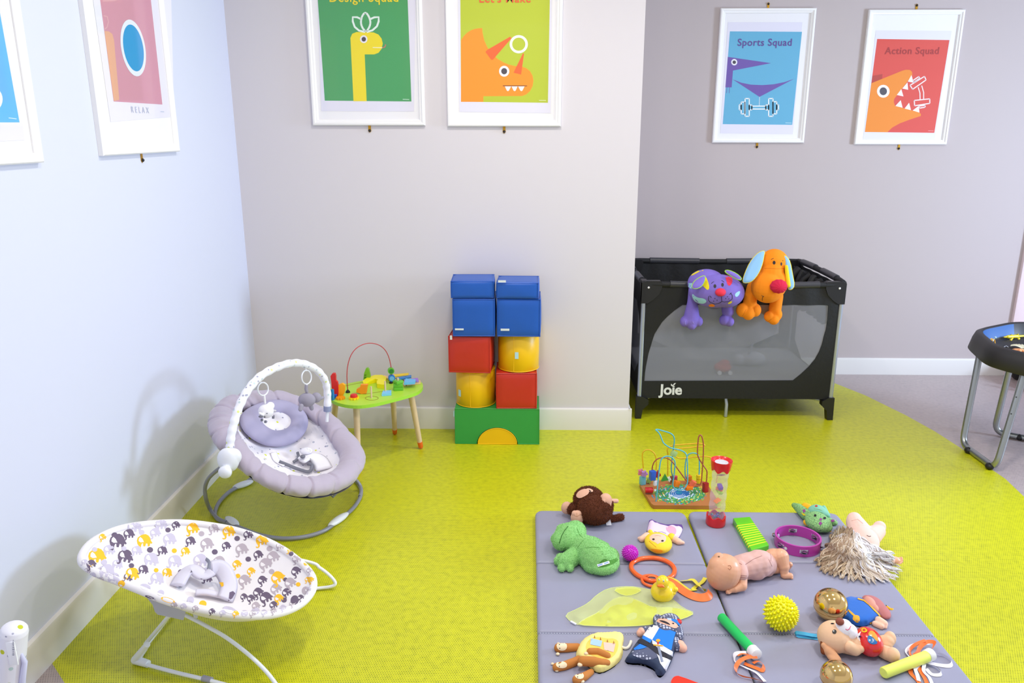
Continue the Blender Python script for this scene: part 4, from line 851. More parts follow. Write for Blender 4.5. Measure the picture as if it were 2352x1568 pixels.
# plastic hubs under the rim
pn = Vector((0, -1, 0)).lerp(Vector((.35, -1, 0)), .6).normalized(); h0 = P(400, 1388, .262)
def onpl(px, py, d=0): return rp(px, py, h0+pn*(-.004+d), pn)
def hubprism(poly, thk, m, nm, lab=None):
    pts = [onpl(*p) for p in poly]; n = len(pts); g = G().add(pts, [tuple(range(n))]).add([p-pn*thk for p in pts], [tuple(range(n))[::-1]]).add(pts+[p-pn*thk for p in pts], [(i, (i+1) % n, n+(i+1) % n, n+i) for i in range(n)])
    return part(nm, g, m, eb, angle=25, label=lab)
hubprism([(332, 1366), (428, 1386), (426, 1406), (421, 1424), (395, 1418), (362, 1411), (356, 1405), (350, 1388)], .012, mat('hub_lavender_plastic', 'b4b4c8', .35), 'hub', 'grey plastic hub'); hubprism([(427, 1390), (455, 1396), (454, 1419), (446, 1420), (441, 1404), (430, 1402)], .010, mat('hub_lavender_plastic2', 'c8c8d4', .35), 'bracket')
yF = 2.39
A_ = P(311, 1515, .013); B_ = P(640, 1606, .013); C_ = Vector((-1.165, 2.37, .013))
near = [P(330, 1524, .013), P(400, 1543, .013), P(480, 1562, .013), P(560, 1583, .013), P(625, 1597, .014), PY(650, 1596, 1.862), PY(632, 1568, 1.885), PY(608, 1538, 1.90), PY(570, 1502, 1.92), PY(520, 1464, 1.945), PY(470, 1435, 1.965), PY(425, 1412, 1.985)]
part('base_wire', G().tube(cr(near, 8), .0058, 12), M_WT, eb)
far = [C_+Vector((.02, 0, 0)), P(600, 1363, .013), P(690, 1354, .013), PY(735, 1350, 2.385), PY(762, 1346, 2.39), PY(770, 1338, 2.395), PY(758, 1322, 2.40), PY(735, 1304, 2.405), PY(705, 1289, 2.41),  Vector((-1.0, 2.38, .17))]
part('base_wire', G().tube(cr(far, 8), .0058, 12), M_WT, eb)
part('rear_bar', G().tube([P(330, 1490, .013), C_], .0055, 12), M_WT, eb); part('riser', G().tube([P(334, 1478, .02), onpl(390, 1412, -.03)], .0062, 12), M_WT, eb)
def corner(p, a, b, c):
    g = G().tube([p+(a-p).normalized()*.05, p, ], [.011, .013], 14).tube([p, p+(b-p).normalized()*.055], [.013, .0105], 14).ell(p, .013, seg=14, rings=8).tube([p, p+(c-p).normalized()*.09], [.013, .009], 14); return g
part('corner_foot', corner(A_, P(400, 1543, .013), C_, onpl(390, 1412, -.03)), M_WP, eb); part('corner_foot', corner(C_, P(700, 1353, .013), A_, Vector((-1.0, 2.41, .2))), M_WP, eb)
q0, q1 = P(466, 1557, .013), P(486, 1562, .013); part('coupling', G().tube([q0, q1], .0092, 14), mat('coupling_grey', '9a98a8', .4), eb)
part('far_hub', G().box((-1.0, 2.37, .175), (.1, .03, .05), bev=.008), mat('hub_lavender_plastic', 'b4b4c8', .35), eb)
# ---- grey padded bouncer
M_VL = mat('grey_velour', 'b3a8b8', .9, bump=.25, bscale=45, bdist=.004, sheen=.3); M_LN = print_mat('star_print_liner', 'ece8ee', [('d8e048', 26), ('9a98b0', 34), ('b4b8c8', 30)], .14); M_LN2 = print_mat('star_print_arch', 'f0f0f8', [('c8d8dc', 36), ('a8a8c0', 40), ('e0e890', 34)], .17)
gb = thing('baby_bouncer', 'grey padded baby bouncer with a toy arch beside the left wall', 'baby bouncer', (-1.04, 2.96, 0))
grim = [(483, 970), (489, 942), (515, 920), (552, 909), (590, 905), (650, 908), (705, 927), (760, 960), (802, 1003), (832, 1050), (826, 1085), (798, 1114), (745, 1131), (690, 1132), (630, 1117), (580, 1090), (545, 1060), (513, 1025), (494, 1000)]
def gz(px, py): return .44-.23*max(0, ((px-540)*.79+(py-925)*.61))/300
grw = cr([P(x, y, gz(x, y)) for x, y in grim], 5, True); gc = sum(grw, Vector())/len(grw); RB = .052
cen = [p+(gc-p).normalized()*RB*.85 for p in grw]; NG = len(cen)
rr = random.Random(3); folds = sorted(rr.sample(range(NG), 30))
def padring(u, v):
    k = u*NG; i = int(k) % NG; p = cen[i].lerp(cen[(i+1) % NG], k-int(k)); out = (p-gc); out.z = 0; out.normalize(); a = v*2*PI
    w = 1+.09*noise.noise(Vector((u*55, v*3, 0)))-.20*max(0, math.sin(u*2*PI*14+1.0*math.sin(v*2*PI)+2*math.sin(u*19)))**14
    return p+out*math.cos(a)*RB*w*1.02+Vector((0, 0, 1))*math.sin(a)*RB*.72*w
g = G().grid(padring, NG*6, 24, cu=True, cv=True); part('padded_rim', g, M_VL, gb, angle=180, clean=False, label='quilted grey velour rim')
inn = [p+(gc-p).normalized()*RB*.8 for p in cen]; g2c = gc+Vector((.01, -.0, 0))
def bowl(u, v):
    k = u*NG; i = int(k) % NG; p = inn[i].lerp(inn[(i+1) % NG], k-int(k)); r = 1-v; q = g2c.lerp(p, r); return Vector((q.x, q.y, q.z-.02-.10*(1-r**2.2)+.004*noise.noise(q*30)))
g = G().grid(bowl, NG, 20, cu=True); bwl = g; lo = part('seat_liner', g, M_LN, gb, angle=180, clean=False, label='cream liner with star print')
def under(u, v):
    k = u*NG; i = int(k) % NG; p = grw[i].lerp(grw[(i+1) % NG], k-int(k)); r = 1-v; q = gc.lerp(p+(gc-p).normalized()*.012, r); return Vector((q.x, q.y, q.z-.028-.115*(1-r**2.2)))
g = G().grid(under, NG, 14, cu=True); part('seat_shell', g, mat('shell_cream', 'e2dee4', .7), gb, angle=180, clean=False)
bb = gbvh(bwl)
def BW(px, py, up=0):
    h = castpx(bb, px, py); p = h[0] if h else P(px, py, .3); return p+Vector((0, 0, up))
# head support ring with a print centre
hr = [(555, 975), (572, 956), (610, 940), (650, 937), (685, 950), (706, 975), (702, 1003), (682, 1024), (650, 1036), (612, 1034), (580, 1018), (560, 998)]
hc = BW(640, 985, .035); hw = cr([BW(x, y, .03) for x, y in hr], 4, True); hn = len(hw)
def hring(u, v):
    k = u*hn; i = int(k) % hn; p = hw[i].lerp(hw[(i+1) % hn], k-int(k)); c2 = p.lerp(hc, .27); out = (p-hc).normalized(); a = v*2*PI; R1 = (p-hc).length*.30*(1+.03*noise.noise(Vector((u*20, v*4, 3))))
    upn = Vector((.25, -.25, .93)).normalized(); return c2+out*math.cos(a)*R1+upn*math.sin(a)*.024
g = G().grid(hring, hn*2, 16, cu=True, cv=True); hs = part('head_support', g, mat('velour_lavender', 'a9a4c0', .9, bump=.2, bscale=45, bdist=.003), gb, angle=180, clean=False, label='grey ring-shaped head pillow')
g = G().grid(lambda u, v: hc.lerp(hw[int(u*hn) % hn].lerp(hc, .35), v)+Vector((0, 0, .006*(1-v**2))), hn, 6, cu=True); part('pillow_centre', g, M_LN, hs, angle=180, clean=False, label='star-print centre')
# crotch harness with sheep face
M_DG = mat('dark_grey_felt', '777884', .85); M_WF = mat('white_plush', 'f0eef4', .95, bump=.4, bscale=120, bdist=.002)
hx = part('harness', crumple([BW(690, 1068, .02), BW(712, 1062, .03), BW(732, 1066, .025), BW(745, 1082, .012)], .036, .006), M_WF, gb, angle=180, label='white harness pad with a sheep')
pp = G().ell(BW(705, 1058, .045), (.026, .018, .010), Euler((.5, 0, .2)), seg=16); part('sheep_body', pp, print_mat('sheep_dots', 'e8e6f0', [('666680', 160)], .3), hx); part('sheep_face', G().ell(BW(697, 1071, .045), (.011, .010, .008)), M_DG, hx)
part('strap', crumple([BW(642, 1066, .012), BW(660, 1074, .014), BW(685, 1084, .014), BW(710, 1090, .014), BW(718, 1084, .03), BW(708, 1080, .03)], .007, .002, up=(.2, -.9, .3)), M_DG, gb, angle=180); part('strap', crumple([BW(684, 1048, .02), BW(686, 1062, .02), BW(674, 1067, .012)], .006, .002, up=(.2, -.9, .3)), M_DG, gb, angle=180)
part('strap', crumple([BW(628, 1042, .006), BW(636, 1060, .006), BW(655, 1072, .008)], .014, .002), M_WF, gb, angle=180)
# toy arch
N_ = P(528, 1045, .40); F_ = P(756, 962, .34); an = (F_-N_).cross(Vector((0, 0, 1))).normalized(); AR = lambda px, py: rp(px, py, N_, an)
ap = [(528, 1028), (531, 1000), (539, 965), (551, 930), (570, 895), (597, 865), (632, 845), (668, 834), (700, 836), (728, 850), (746, 873), (752, 903), (752, 936)]
AM = [AR(*p) for p in ap]; c_ = cr(AM, 8); part('toy_arch', G().tube(c_, [.0155+.0012*math.sin(i*1.3) for i in range(len(c_))], 16), M_LN2, gb, angle=180, label='padded white arch with star print')
part('arch_post', G().tube([AM[0]+Vector((0, 0, .01)), AR(527, 1052)], .006, 10), M_WP, gb); part('arch_post', G().tube([AM[-1], AR(751, 968)], .007, 10), M_WP, gb)
part('cuff', G().tube([AR(752, 932), AR(752, 944)], .0165, 14), mat('cuff_blue_grey', '8890b0', .6), gb)
def tring(px, py, rx, ry, r=.003):
    q = [AR(*p) for p in circ(px, py, rx, ry, 20)]; return part('ring', G().tube(q, r, 8, closed=True), M_WP, gb)
tring(604, 893, 12, 15); tring(704, 866, 11, 16)
tk = part('hanging_strap', G().tube([AR(607, 908), AR(609, 926)], .004, 8).tube([AR(599, 880), AR(597, 868)], .003, 8), M_WF, gb); part('hanging_strap', G().tube([AR(704, 881), AR(704, 892)], .004, 8).tube([AR(703, 852), AR(702, 844)], .003, 8), M_WF, gb)
c = AR(611, 944)+an*(-.0); sgn = -1 if (EYE-c).dot(an) < 0 else 1
front = an*sgn
b = blob([('e', c, (.030, .026, .028)), ('e', AR(621, 932), (.016, .016, .016)), ('c', AR(598, 952)+front*.01, AR(592, 948)+front*.01, .007, .005)], .002, 4); pt = Paint(b)
for q in ((603, 955), (613, 949)): pt.disc(q[0], q[1], 1.8, 1.2, 1)
pt.disc(608, 957, 2, 1.6, 1)
sh = part('hanging_sheep', b, [M_WF, M_DG], gb, angle=180, label='white plush sheep'); part('ear', G().ell(AR(618, 941)+front*.026, (.008, .004, .005)), mat('light_grey_felt', 'cfcdd6', .9), sh); part('ear', G().ell(AR(592, 955)+front*.015, (.009, .004, .005)), M_DG, sh)
for q in ((598, 966), (606, 970), (624, 960)): part('foot', G().tube([AR(q[0], q[1]-5)+front*.008, AR(*q)+front*.008], .005, 8), M_DG, sh)
M_EG = mat('grey_plush', '9a95a4', .95, bump=.4, bscale=90, bdist=.002)
b = blob([('e', AR(705, 918), (.036, .024, .030)), ('e', AR(722, 912)+front*.01, (.022, .02, .022)), ('c', AR(730, 914)+front*.01, AR(738, 912)+front*.01, .009, .006), ('c', AR(692, 932), AR(690, 940), .010, .009), ('c', AR(714, 932), AR(716, 938), .010, .009)], .002, 4)
part('hanging_elephant', b, M_EG, gb, angle=180, label='grey plush elephant'); part('hanging_strap', G().tube([AR(704, 884), AR(703, 893), AR(705, 900)], .007, 8), M_EG, gb)
# hubs and base
hb_ = blob([('e', P(524, 1056, .40), (.040, .026, .047)), ('e', P(536, 1048, .41), (.030, .024, .032)), ('e', P(517, 1084, .37), (.025, .018, .024)), ('c', P(528, 1058, .38), P(540, 1062, .33), .02, .02)], .003, 5); part('hub', hb_, M_WP, gb, label='white plastic hub'); part('hub', blob([('e', P(765, 985, .20), (.035, .03, .04))], .003, 4), M_WP, gb)
bp = [(558, 1112), (528, 1128), (504, 1152), (494, 1176), (500, 1192), (530, 1203), (560, 1215), (600, 1229), (650, 1236), (700, 1232), (745, 1218), (778, 1194), (808, 1170), (826, 1145), (829, 1125), (818, 1104), (790, 1080), (740, 1062), (680, 1055), (610, 1075), (575, 1100)]
part('base_ring', G().tube(cr([P(*q, .011) for q in bp], 5, True), .0082, 12, closed=True), M_GT, gb)
yl = 3.02
part('support_tube', G().tube(cr([P(520, 1199, .014), P(500, 1190, .014), P(483, 1170, .02), PY(473, 1145, 2.87), PY(471, 1120, 2.85), PY(478, 1100, 2.82), PY(492, 1085, 2.79), PY(512, 1070, 2.76)], 6), .0078, 12), M_GT, gb)
part('support_tube', G().tube(cr([P(826, 1140, .014), P(830, 1128, .02), PY(826, 1113, 3.16), PY(812, 1098, 3.14), PY(795, 1100, 3.08), PY(770, 1120, 3.0)], 6), .0078, 12), M_GT, gb)
for (x, y, dx, dy, l) in ((558, 1112, 24, -8, .028), (533, 1197, 14, 10, .032), (777, 1193, 23, -16, .03)):
    a, b = P(x-dx, y-dy, .014), P(x+dx, y+dy, .014); part('base_pod', G().ell(a.lerp(b, .5), ((b-a).length/2, .018, .0135), Euler((0, 0, math.atan2((b-a).y, (b-a).x)))), M_WP, gb)
g = G(); a, b, c3 = P(783, 1122, .12), P(765, 1141, .10), P(752, 1130, .12); g.tube([P(801, 1106, .14), a, b, c3], .0045, 8); part('recline_strap', g, M_DG, gb)
# ---- third bouncer: only the padded toy bar shows at the lower left corner
M_AR3 = print_mat('star_print_bar', 'eeecf4', [('c4d8d4', 30), ('c8cc30', 24), ('b0b0c4', 36)], .16)
y3 = 1.72; tb = thing('padded_toy_bar', 'upright white padded toy bar with star print at the lower left corner', 'toy bar', PY(30, 1700, y3))
ppts = [PY(20, 1800, y3), PY(22, 1640, y3), PY(24, 1560, y3), PY(28, 1500, y3), PY(31, 1462, y3), PY(33, 1446, y3), PY(34, 1437, y3), PY(34.5, 1432, y3)]; kk = kpx(ppts[3])
part('padding', G().tube(cr(ppts, 4), [29*kk]*20+[27*kk]*2+[25*kk, 23*kk, 20*kk, 17*kk, 13*kk, 8*kk, 2*kk], 24), M_AR3, tb, angle=180)
q = PY(27, 1500, y3-29*kk+.002); part('label_patch', G().box(q+Vector((.001, -.0, 0)), (20*kk, .004, 60*kk), bev=.0015), mat('label_white', 'f6f6fa', .6), tb)
g = G(); 
for i in range(9): g.box(PY(30.5, 1470+i*4.2, y3-29*kk-.0015), ((2.2+(i*7 % 3))*kk, .001, 1.6*kk))
part('label_print', g, mat('label_ink', '8c8c9c', .6), tb); part('flap', G().tube([PY(48, 1500, y3-.01), PY(57, 1520, y3-.01), PY(52, 1560, y3-.01), PY(50, 1600, y3-.01)], [.004, .007, .008, .008], 8), mat('flap_lavender', 'd4d4f0', .8), tb)
# ================================================================== plush dog and cat hanging over the cot rail
def Y(px, py, d=0): return PY(px, py, CY0-d)
M_PU = mat('purple_plush', '7c68c0', .9, bump=.15, bscale=150, bdist=.001); M_OG = mat('orange_plush', 'f58a06', .9, bump=.15, bscale=150, bdist=.001)
M_YL = mat('yellow_plush', 'e6cf1c', .9); M_LB = mat('light_blue_plush', '8ab8e0', .9); M_LG = mat('lime_piping', '9cd02c', .8); M_PK = mat('pink_red_plush', 'e4304c', .85); M_DK = mat('black_stitch', '1c1418', .6); M_AQ = mat('aqua_plush', '9ccce0', .9); M_CR = mat('crimson_plush', 'cc1440', .9); M_OG2 = mat('orange_patch', 'ee7e12', .9)
pc_ = thing('plush_cat', 'purple plush cat with a red nose hanging over the front rail of the cot', 'soft toy', Y(1640, 756, .06))
kk = kpx(Y(1640, 660))
body = blob([('e', Y(1645, 668, .10), (62*kk, .085, 38*kk)), ('e', Y(1668, 672, .11), (40*kk, .09, 33*kk)), ('e', Y(1622, 650, .06), (42*kk, .07, 32*kk)),
    ('c', Y(1615, 646, .02), Y(1634, 644, -.12), .050, .046), ('c', Y(1640, 650, -.12), Y(1640, 690, -.13), .05, .05),
    ('c', Y(1594, 652, .02), Y(1590, 700, .035), .026, .028), ('c', Y(1590, 700, .035), Y(1588, 735, .045), .030, .046), ('e', Y(1573, 738, .055), (.026, .03, .03)), ('e', Y(1589, 745, .06), (.024, .03, .03)), ('e', Y(1604, 738, .055), (.024, .03, .028)),
    ('c', Y(1668, 690, .03), Y(1672, 715, .04), .030, .032), ('e', Y(1664, 735, .05), (.028, .028, .030)), ('e', Y(1675, 738, .05), (.026, .03, .028))], .0035, 5)
pt = Paint(body)
pt.poly(smoothpoly([(1664, 624), (1672, 623), (1681, 638), (1683, 646), (1678, 656), (1672, 656), (1668, 645)], 2), 3)
pt.poly(smoothpoly([(1620, 633), (1626, 645), (1630, 660), (1626, 667), (1619, 661), (1613, 655)], 2), 1)
pt.poly(smoothpoly([(1589, 672), (1600, 683), (1618, 685), (1624, 692), (1616, 698), (1602, 695), (1592, 688)], 2), 4)
pt.poly(smoothpoly([(1700, 667), (1699, 675), (1692, 683), (1687, 678), (1690, 672)], 2), 4); pt.poly(smoothpoly([(1672, 695), (1682, 690), (1680, 696), (1672, 698)], 1), 1); pt.poly(smoothpoly([(1627, 700), (1635, 697), (1643, 701), (1640, 704), (1629, 704)], 1), 6)
pt.poly(smoothpoly([(1584, 632), (1598, 620), (1618, 615), (1640, 617), (1634, 620), (1610, 622), (1592, 632), (1586, 634)], 1), 1); pt.poly([(1571, 652), (1573, 642), (1578, 634), (1579, 650)], 6, 3); pt.poly([(1578, 650), (1590, 650), (1588, 664), (1581, 658)], 4, 3)
pt.disc(1642, 657, 3.2, 4.4, 5); pt.disc(1659.5, 654, 3, 4.4, 5)
for s in ([(1634, 651), (1637, 648), (1640, 647)], [(1657, 644), (1660, 645), (1663, 648)], [(1657, 681), (1658, 692)], [(1628, 680), (1627, 688), (1631, 694), (1642, 698), (1652, 696), (1658, 692), (1664, 693), (1674, 692), (1682, 686), (1682, 678), (1678, 673)], [(1630, 679), (1634, 683)], [(1676, 676), (1680, 672)], [(1574, 737), (1574, 746)], [(1591, 738), (1594, 744)]): pt.stroke(s, .0014, 5 if s[0][1] < 700 else 7)
for q in ((1642, 685), (1647, 689), (1639, 691), (1667, 685), (1671, 681), (1674, 686)): pt.disc(q[0], q[1], 1, 1, 5)
part('body', body, [M_PU, M_YL, M_LG, M_PK, M_AQ, M_DK, M_OG2, mat('purple_light', '9a8cd4', .9)], pc_, angle=180, clean=False)
nz = castpx(pt.bv, 1655, 671)[0]; part('nose', G().ell(nz, (12*kk, .022, 9*kk)), M_PK, pc_)
def earflap(poly, dep0, dep1, m0, m1, par, nm='ear', th=.008):
    """flat plush ear: outline px, from depth dep0 (root, first half) to dep1"""
    poly = smoothpoly(poly, 1); n = len(poly); g = G(); ys = [p[1] for p in poly]; a, b = min(ys), max(ys)
    v, f = tri(poly, (), 4); ring = poly
    def pos(p, s):
        t = (p[1]-a)/(b-a); e = min(1, edged(p, ring)/5); return Y(p[0], p[1], dep0+(dep1-dep0)*t+s*th*(.25+.75*math.sqrt(e)))
    g.add([pos(p, 1) for p in v], f, 0).add([pos(p, -1) for p in v], [q[::-1] for q in f], 1)
    g.add([pos(p, 1) for p in ring]+[pos(p, -1) for p in ring], [(i, (i+1) % n, n+(i+1) % n, n+i) for i in range(n)], 1); g.tube([pos(p, 0) for p in ring], .0028, 6, 1, closed=True)
    return part(nm, g, [m0, m1], par, angle=180, clean=False)
earflap([(1619, 632), (1620, 640), (1614, 655), (1604, 662), (1592, 663), (1589, 657), (1594, 646), (1606, 637)], .165, .195, M_PU, M_LG, pc_); earflap([(1664, 621), (1674, 620), (1692, 628), (1703, 638), (1702, 643), (1694, 642), (1680, 634), (1668, 627)], .16, .19, M_PU, M_LG, pc_)
pd = thing('plush_dog', 'orange plush dog with a crimson nose hanging over the front rail of the cot', 'soft toy', Y(1745, 746, .06))
ZC = [1770, 620]
body = blob([('e', Y(1777, 605, .07), (32*kk, .06, 33*kk)), ('c', Y(1776, 600, .07), Y(1770, 650, .09), .056, .075), ('e', Y(1764, 658, .10), (37*kk, .085, 37*kk)), ('e', Y(1780, 650, .09), (26*kk, .075, 35*kk)),
    ('c', Y(1745, 655, .0), Y(1740, 640, -.10), .045, .06), ('c', Y(1760, 650, -.1), Y(1765, 700, -.12), .07, .06), ('c', Y(1728, 660, .02), Y(1722, 695, .04), .030, .036), ('e', Y(1706, 712, .05), (.036, .034, .038)), ('e', Y(1719, 718, .055), (.034, .036, .040)), ('e', Y(1735, 712, .05), (.030, .034, .036)),
    ('c', Y(1785, 680, .02), Y(1780, 710, .035), .032, .033), ('e', Y(1767, 727, .05), (.028, .032, .030)), ('e', Y(1777, 732, .055), (.030, .034, .032)), ('e', Y(1785, 722, .05), (.026, .03, .034))], .0035, 5)
pt = Paint(body); pt.disc(1778, 603, 3.3, 4.4, 1); pt.disc(1794.5, 606, 1.9, 4, 1)
for s in ([(1771, 596), (1774, 594), (1777, 593)], [(1797, 598), (1799, 599)], [(1749, 678), (1752, 680), (1755, 680)], [(1753, 680), (1751, 685), (1751, 690)]): pt.stroke(s, .0012, 1)
for s in ([(1756, 616), (1770, 616), (1785, 617), (1800, 616)], [(1714, 710), (1710, 718), (1705, 726)], [(1733, 706), (1734, 717)], [(1772, 732), (1764, 738), (1760, 735)]): pt.stroke(s, .0008, 2)
part('body', body, [M_OG, M_DK, mat('orange_seam', 'c8660a', .9)], pd, angle=180, clean=False)
nz = castpx(pt.bv, 1785, 660)[0]; b = G().grid(lambda u, v: PY(1788.5, 657.5, nz.y-.012)+Vector((math.sin(v*PI)*math.cos(u*2*PI)*18.5*kk, -math.cos(v*PI)*.036, math.sin(v*PI)*math.sin(u*2*PI)*15.5*kk))*(1+.03*math.sin(u*2*PI*11)*math.sin(v*PI)), 44, 16, cu=True); part('nose', b, M_CR, pd, angle=180)
earflap([(1757, 576), (1754, 590), (1752, 602), (1746, 620), (1736, 637), (1724, 648), (1708, 650), (1706, 643), (1712, 625), (1722, 603), (1736, 585), (1748, 577)], .10, .15, M_LB, M_YL, pd, th=.010); earflap([(1799, 585), (1808, 590), (1815, 602), (1820, 630), (1825, 656), (1818, 665), (1810, 664), (1806, 640), (1803, 615), (1800, 600)], .10, .13, M_LB, M_YL, pd, th=.010)
part('ear_lining', blob([('c', Y(1806, 612, .125), Y(1811, 655, .15), .009, .012)], .003, 3), M_YL, pd)
# ================================================================== bead maze
MB_T = .018
bm_ = thing('bead_maze', 'wooden bead maze with bent coloured wires behind the play mats', 'bead maze', P(1555, 1130))
def BP(px, py, h=0): return P(px, py, MB_T+h)
out_ = [(1469, 1109), (1471, 1115), (1496, 1156), (1502, 1160), (1636, 1161), (1648, 1158), (1650, 1150), (1625, 1112), (1615, 1104), (1490, 1102), (1476, 1103)]
pw = [(BP(*p).x, BP(*p).y) for p in out_]; g = G().prism(pw, lambda a, b, c: Vector((a, b, c)), .0005, MB_T); M_BW = mat('maze_wood', 'b0713c', .45, var=.12, vscale=25)
bo = part('base', g, M_BW, bm_, angle=30)
# painted pond and flowers on the board: rings of strokes
rr = random.Random(11); g = G(); cols = ['3f8f5a', '2b7cc8', 'd8c83a', 'dce8f4', 'c84a50', '7cc040', '2a98c0']; ms = [mat('board_'+c, c, .45) for c in cols]
cx, cy = 1560, 1132
def flat(poly, mi, l): v, f = tri(poly); g.add([BP(p[0], p[1], .0002+l*.00012) for p in v], f, mi)
flat(circ(1562, 1134, 58, 22, 30), 0, 0); flat(circ(1560, 1133, 24, 11.5, 24), 1, 1)
for _ in range(420):
    a = rr.uniform(0, 2*PI); q = rr.uniform(.35, 1.12); x, y = 1562+58*q*math.cos(a), 1134+22*q*math.sin(a)
    if not pip((x, y), out_) or edged((x, y), out_) < 2: continue
    w = rr.uniform(1.2, 3.4); t_ = math.atan2(math.cos(a)*22, -math.sin(a)*58)
    mi = rr.choice([2, 2, 5, 5, 0, 4, 3, 6]) if q > .62 else rr.choice([3, 5, 6, 3]); flat(circ(x, y, w, w*.4, 6, rot=t_), mi, 2+_*.002)
for k in range(4): 
    r = 9+k*4.5; L, R2 = band([(1560+r*math.cos(a), 1133+r*.48*math.sin(a)) for a in [.3*k+j*.17 for j in range(22)]], .9); flat(L+R2[::-1], 3, 4)
flat(circ(1560, 1131, 7, 3.2, 12), 6, 5); part('painted_board', g, ms, bo, clean=False, smooth=False, label='painted pond and flowers')
WT = mat('wire_turquoise', '58b4c4', .35); WY = mat('wire_yellow', 'e4b41c', .35); WR = mat('wire_brick_red', 'a8543c', .35)
def z7(x, y): return (1440+x/6.819, 940+y/6.819)
def wire_(pts, m, y0, y1=None, r=.0028, lab=None):
    """pts in the close-up's pixels; the wire runs between depth y0 and y1"""
    y1 = y0 if y1 is None else y1; n = len(pts); part('wire', G().tube(cr([PY(*z7(*p), y0+(y1-y0)*i/(n-1)) for i, p in enumerate(pts)], 5), r, 8), m, bm_, label=lab)
y_f = BP(*z7(455, 1440)).y; y_m = BP(1560, 1135).y; y_b = BP(1560, 1110).y; pb = Vector((0, 1, 0))
wire_([(455, 1440), (475, 1250), (495, 1050), (515, 880), (535, 790), (580, 745), (640, 732), (700, 750), (745, 800), (755, 870), (745, 950), (735, 1050), (718, 1150), (725, 1210), (760, 1250), (830, 1262), (890, 1240), (930, 1190), (950, 1120), (950, 950), (945, 800), (935, 720), (900, 670), (840, 640), (760, 620), (680, 600), (620, 565), (570, 520), (540, 450), (515, 390), (480, 345), (450, 318), (490, 315), (560, 335), (640, 358), (700, 385), (735, 430), (742, 500), (735, 560), (728, 620)], WT, y_f, y_m+.03, lab='turquoise wire')
wire_([(728, 620), (715, 700), (705, 800), (695, 900), (700, 980), (715, 1040)], WT, y_m+.03, y_b, lab='turquoise wire')
wire_([(1130, 1020), (1135, 900), (1130, 760), (1100, 700), (1040, 682), (980, 695), (940, 740), (920, 820), (910, 930), (915, 1030), (925, 1090)], WT, y_b-.01, y_b-.01, lab='turquoise wire')
wire_([(258, 920), (248, 820), (242, 710), (265, 655), (320, 630), (380, 645), (430, 690), (455, 760), (462, 860), (455, 950)], WY, BP(1485, 1110).y, lab='yellow wire'); wire_([(640, 1030), (640, 850), (640, 700), (630, 640), (650, 595), (720, 565), (850, 550), (1000, 538), (1130, 532), (1190, 540), (1218, 562), (1190, 580), (1100, 585), (950, 600), (820, 612), (760, 640), (740, 700), (770, 745), (850, 765), (1000, 752), (1150, 738), (1260, 738), (1330, 765), (1400, 830), (1420, 1000), (1400, 1150)], WY, y_m+.04, y_m+.02, lab='yellow wire')
wire_([(395, 955), (400, 890), (430, 820), (480, 775), (540, 757), (620, 762), (690, 800), (750, 870), (820, 965), (890, 1060), (960, 1140), (1030, 1195), (1090, 1205), (1140, 1180), (1165, 1120), (1180, 950), (1192, 780), (1198, 620), (1195, 520), (1175, 430), (1150, 400), (1125, 430), (1112, 520), (1105, 640), (1110, 720), (1140, 790), (1200, 880), (1250, 960), (1252, 1040), (1245, 1140)], WR, y_m+.01, lab='brick red wire')
wire_([(780, 1185), (860, 1215), (980, 1210)], WT, y_m, lab='turquoise wire')
def mbead(px, py, sz, col, label, shape='box', y=None, rot=0):
    x, y_ = z7(px, py); c = PY(x, y_, y if y else y_m); k = kpx(c)/6.819; g = G()
    if c.z < MB_T+sz[1]*k/2: c.z = MB_T+sz[1]*k/2+.0005
    if shape == 'box': g.box(c, (sz[0]*k, sz[0]*k*.8, sz[1]*k), Euler((0, rot, .4)), bev=.0015)
    elif shape == 'cyl': g.lathe([(0, -.5), (.5, -.5), (.5, .5), (0, .5)], Matrix.Translation(c) @ Matrix.Rotation(rot, 4, 'Y') @ Matrix.Diagonal((sz[0]*k, sz[0]*k, sz[1]*k, 1)), 20)
    elif shape == 'flower':
        pl = [(sz[0]*k*.5*(.78+.22*math.cos(5*a))*math.cos(a), sz[1]*k*.5*(.78+.22*math.cos(5*a))*math.sin(a)) for a in [2*PI*i/40 for i in range(40)]]; g.prism(pl, lambda a, b, d: Vector((c.x+a, c.y+d, c.z+b)), -.008, .008)
    elif shape == 'tri': g.prism([(-sz[0]*k/2, -sz[1]*k/2), (sz[0]*k/2, -sz[1]*k*.3), (0, sz[1]*k/2)], lambda a, b, d: Vector((c.x+a, c.y+d, c.z+b)), -.007, .007)
    o = single('maze_bead', g, mat('mbead_'+col, col, .35), label, 'bead', 'beads threaded on the bead maze', c); return o
mbead(220, 985, (110, 120), 'd87890', 'pink flower bead at the far left of the bead maze', 'flower', BP(1480, 1112).y+.012); o = mbead(275, 1005, (105, 110), 'b88ac8', 'lilac flower bead beside the pink flower bead', 'flower', BP(1480, 1112).y-.012)
mbead(245, 1120, (85, 130), '6cb4c0', 'turquoise painted bead at the left end of the maze board', 'box', BP(1480, 1112).y); mbead(345, 1120, (90, 110), '8cae58', 'green dotted bead behind the blue bead', 'flower', BP(1488, 1110).y); mbead(400, 1030, (90, 150), '2c5cc0', 'blue notched bead on the red maze wire', 'box'); mbead(475, 1020, (110, 140), 'b02a34', 'dark red round bead right of the blue bead', 'flower', y_m+.02)
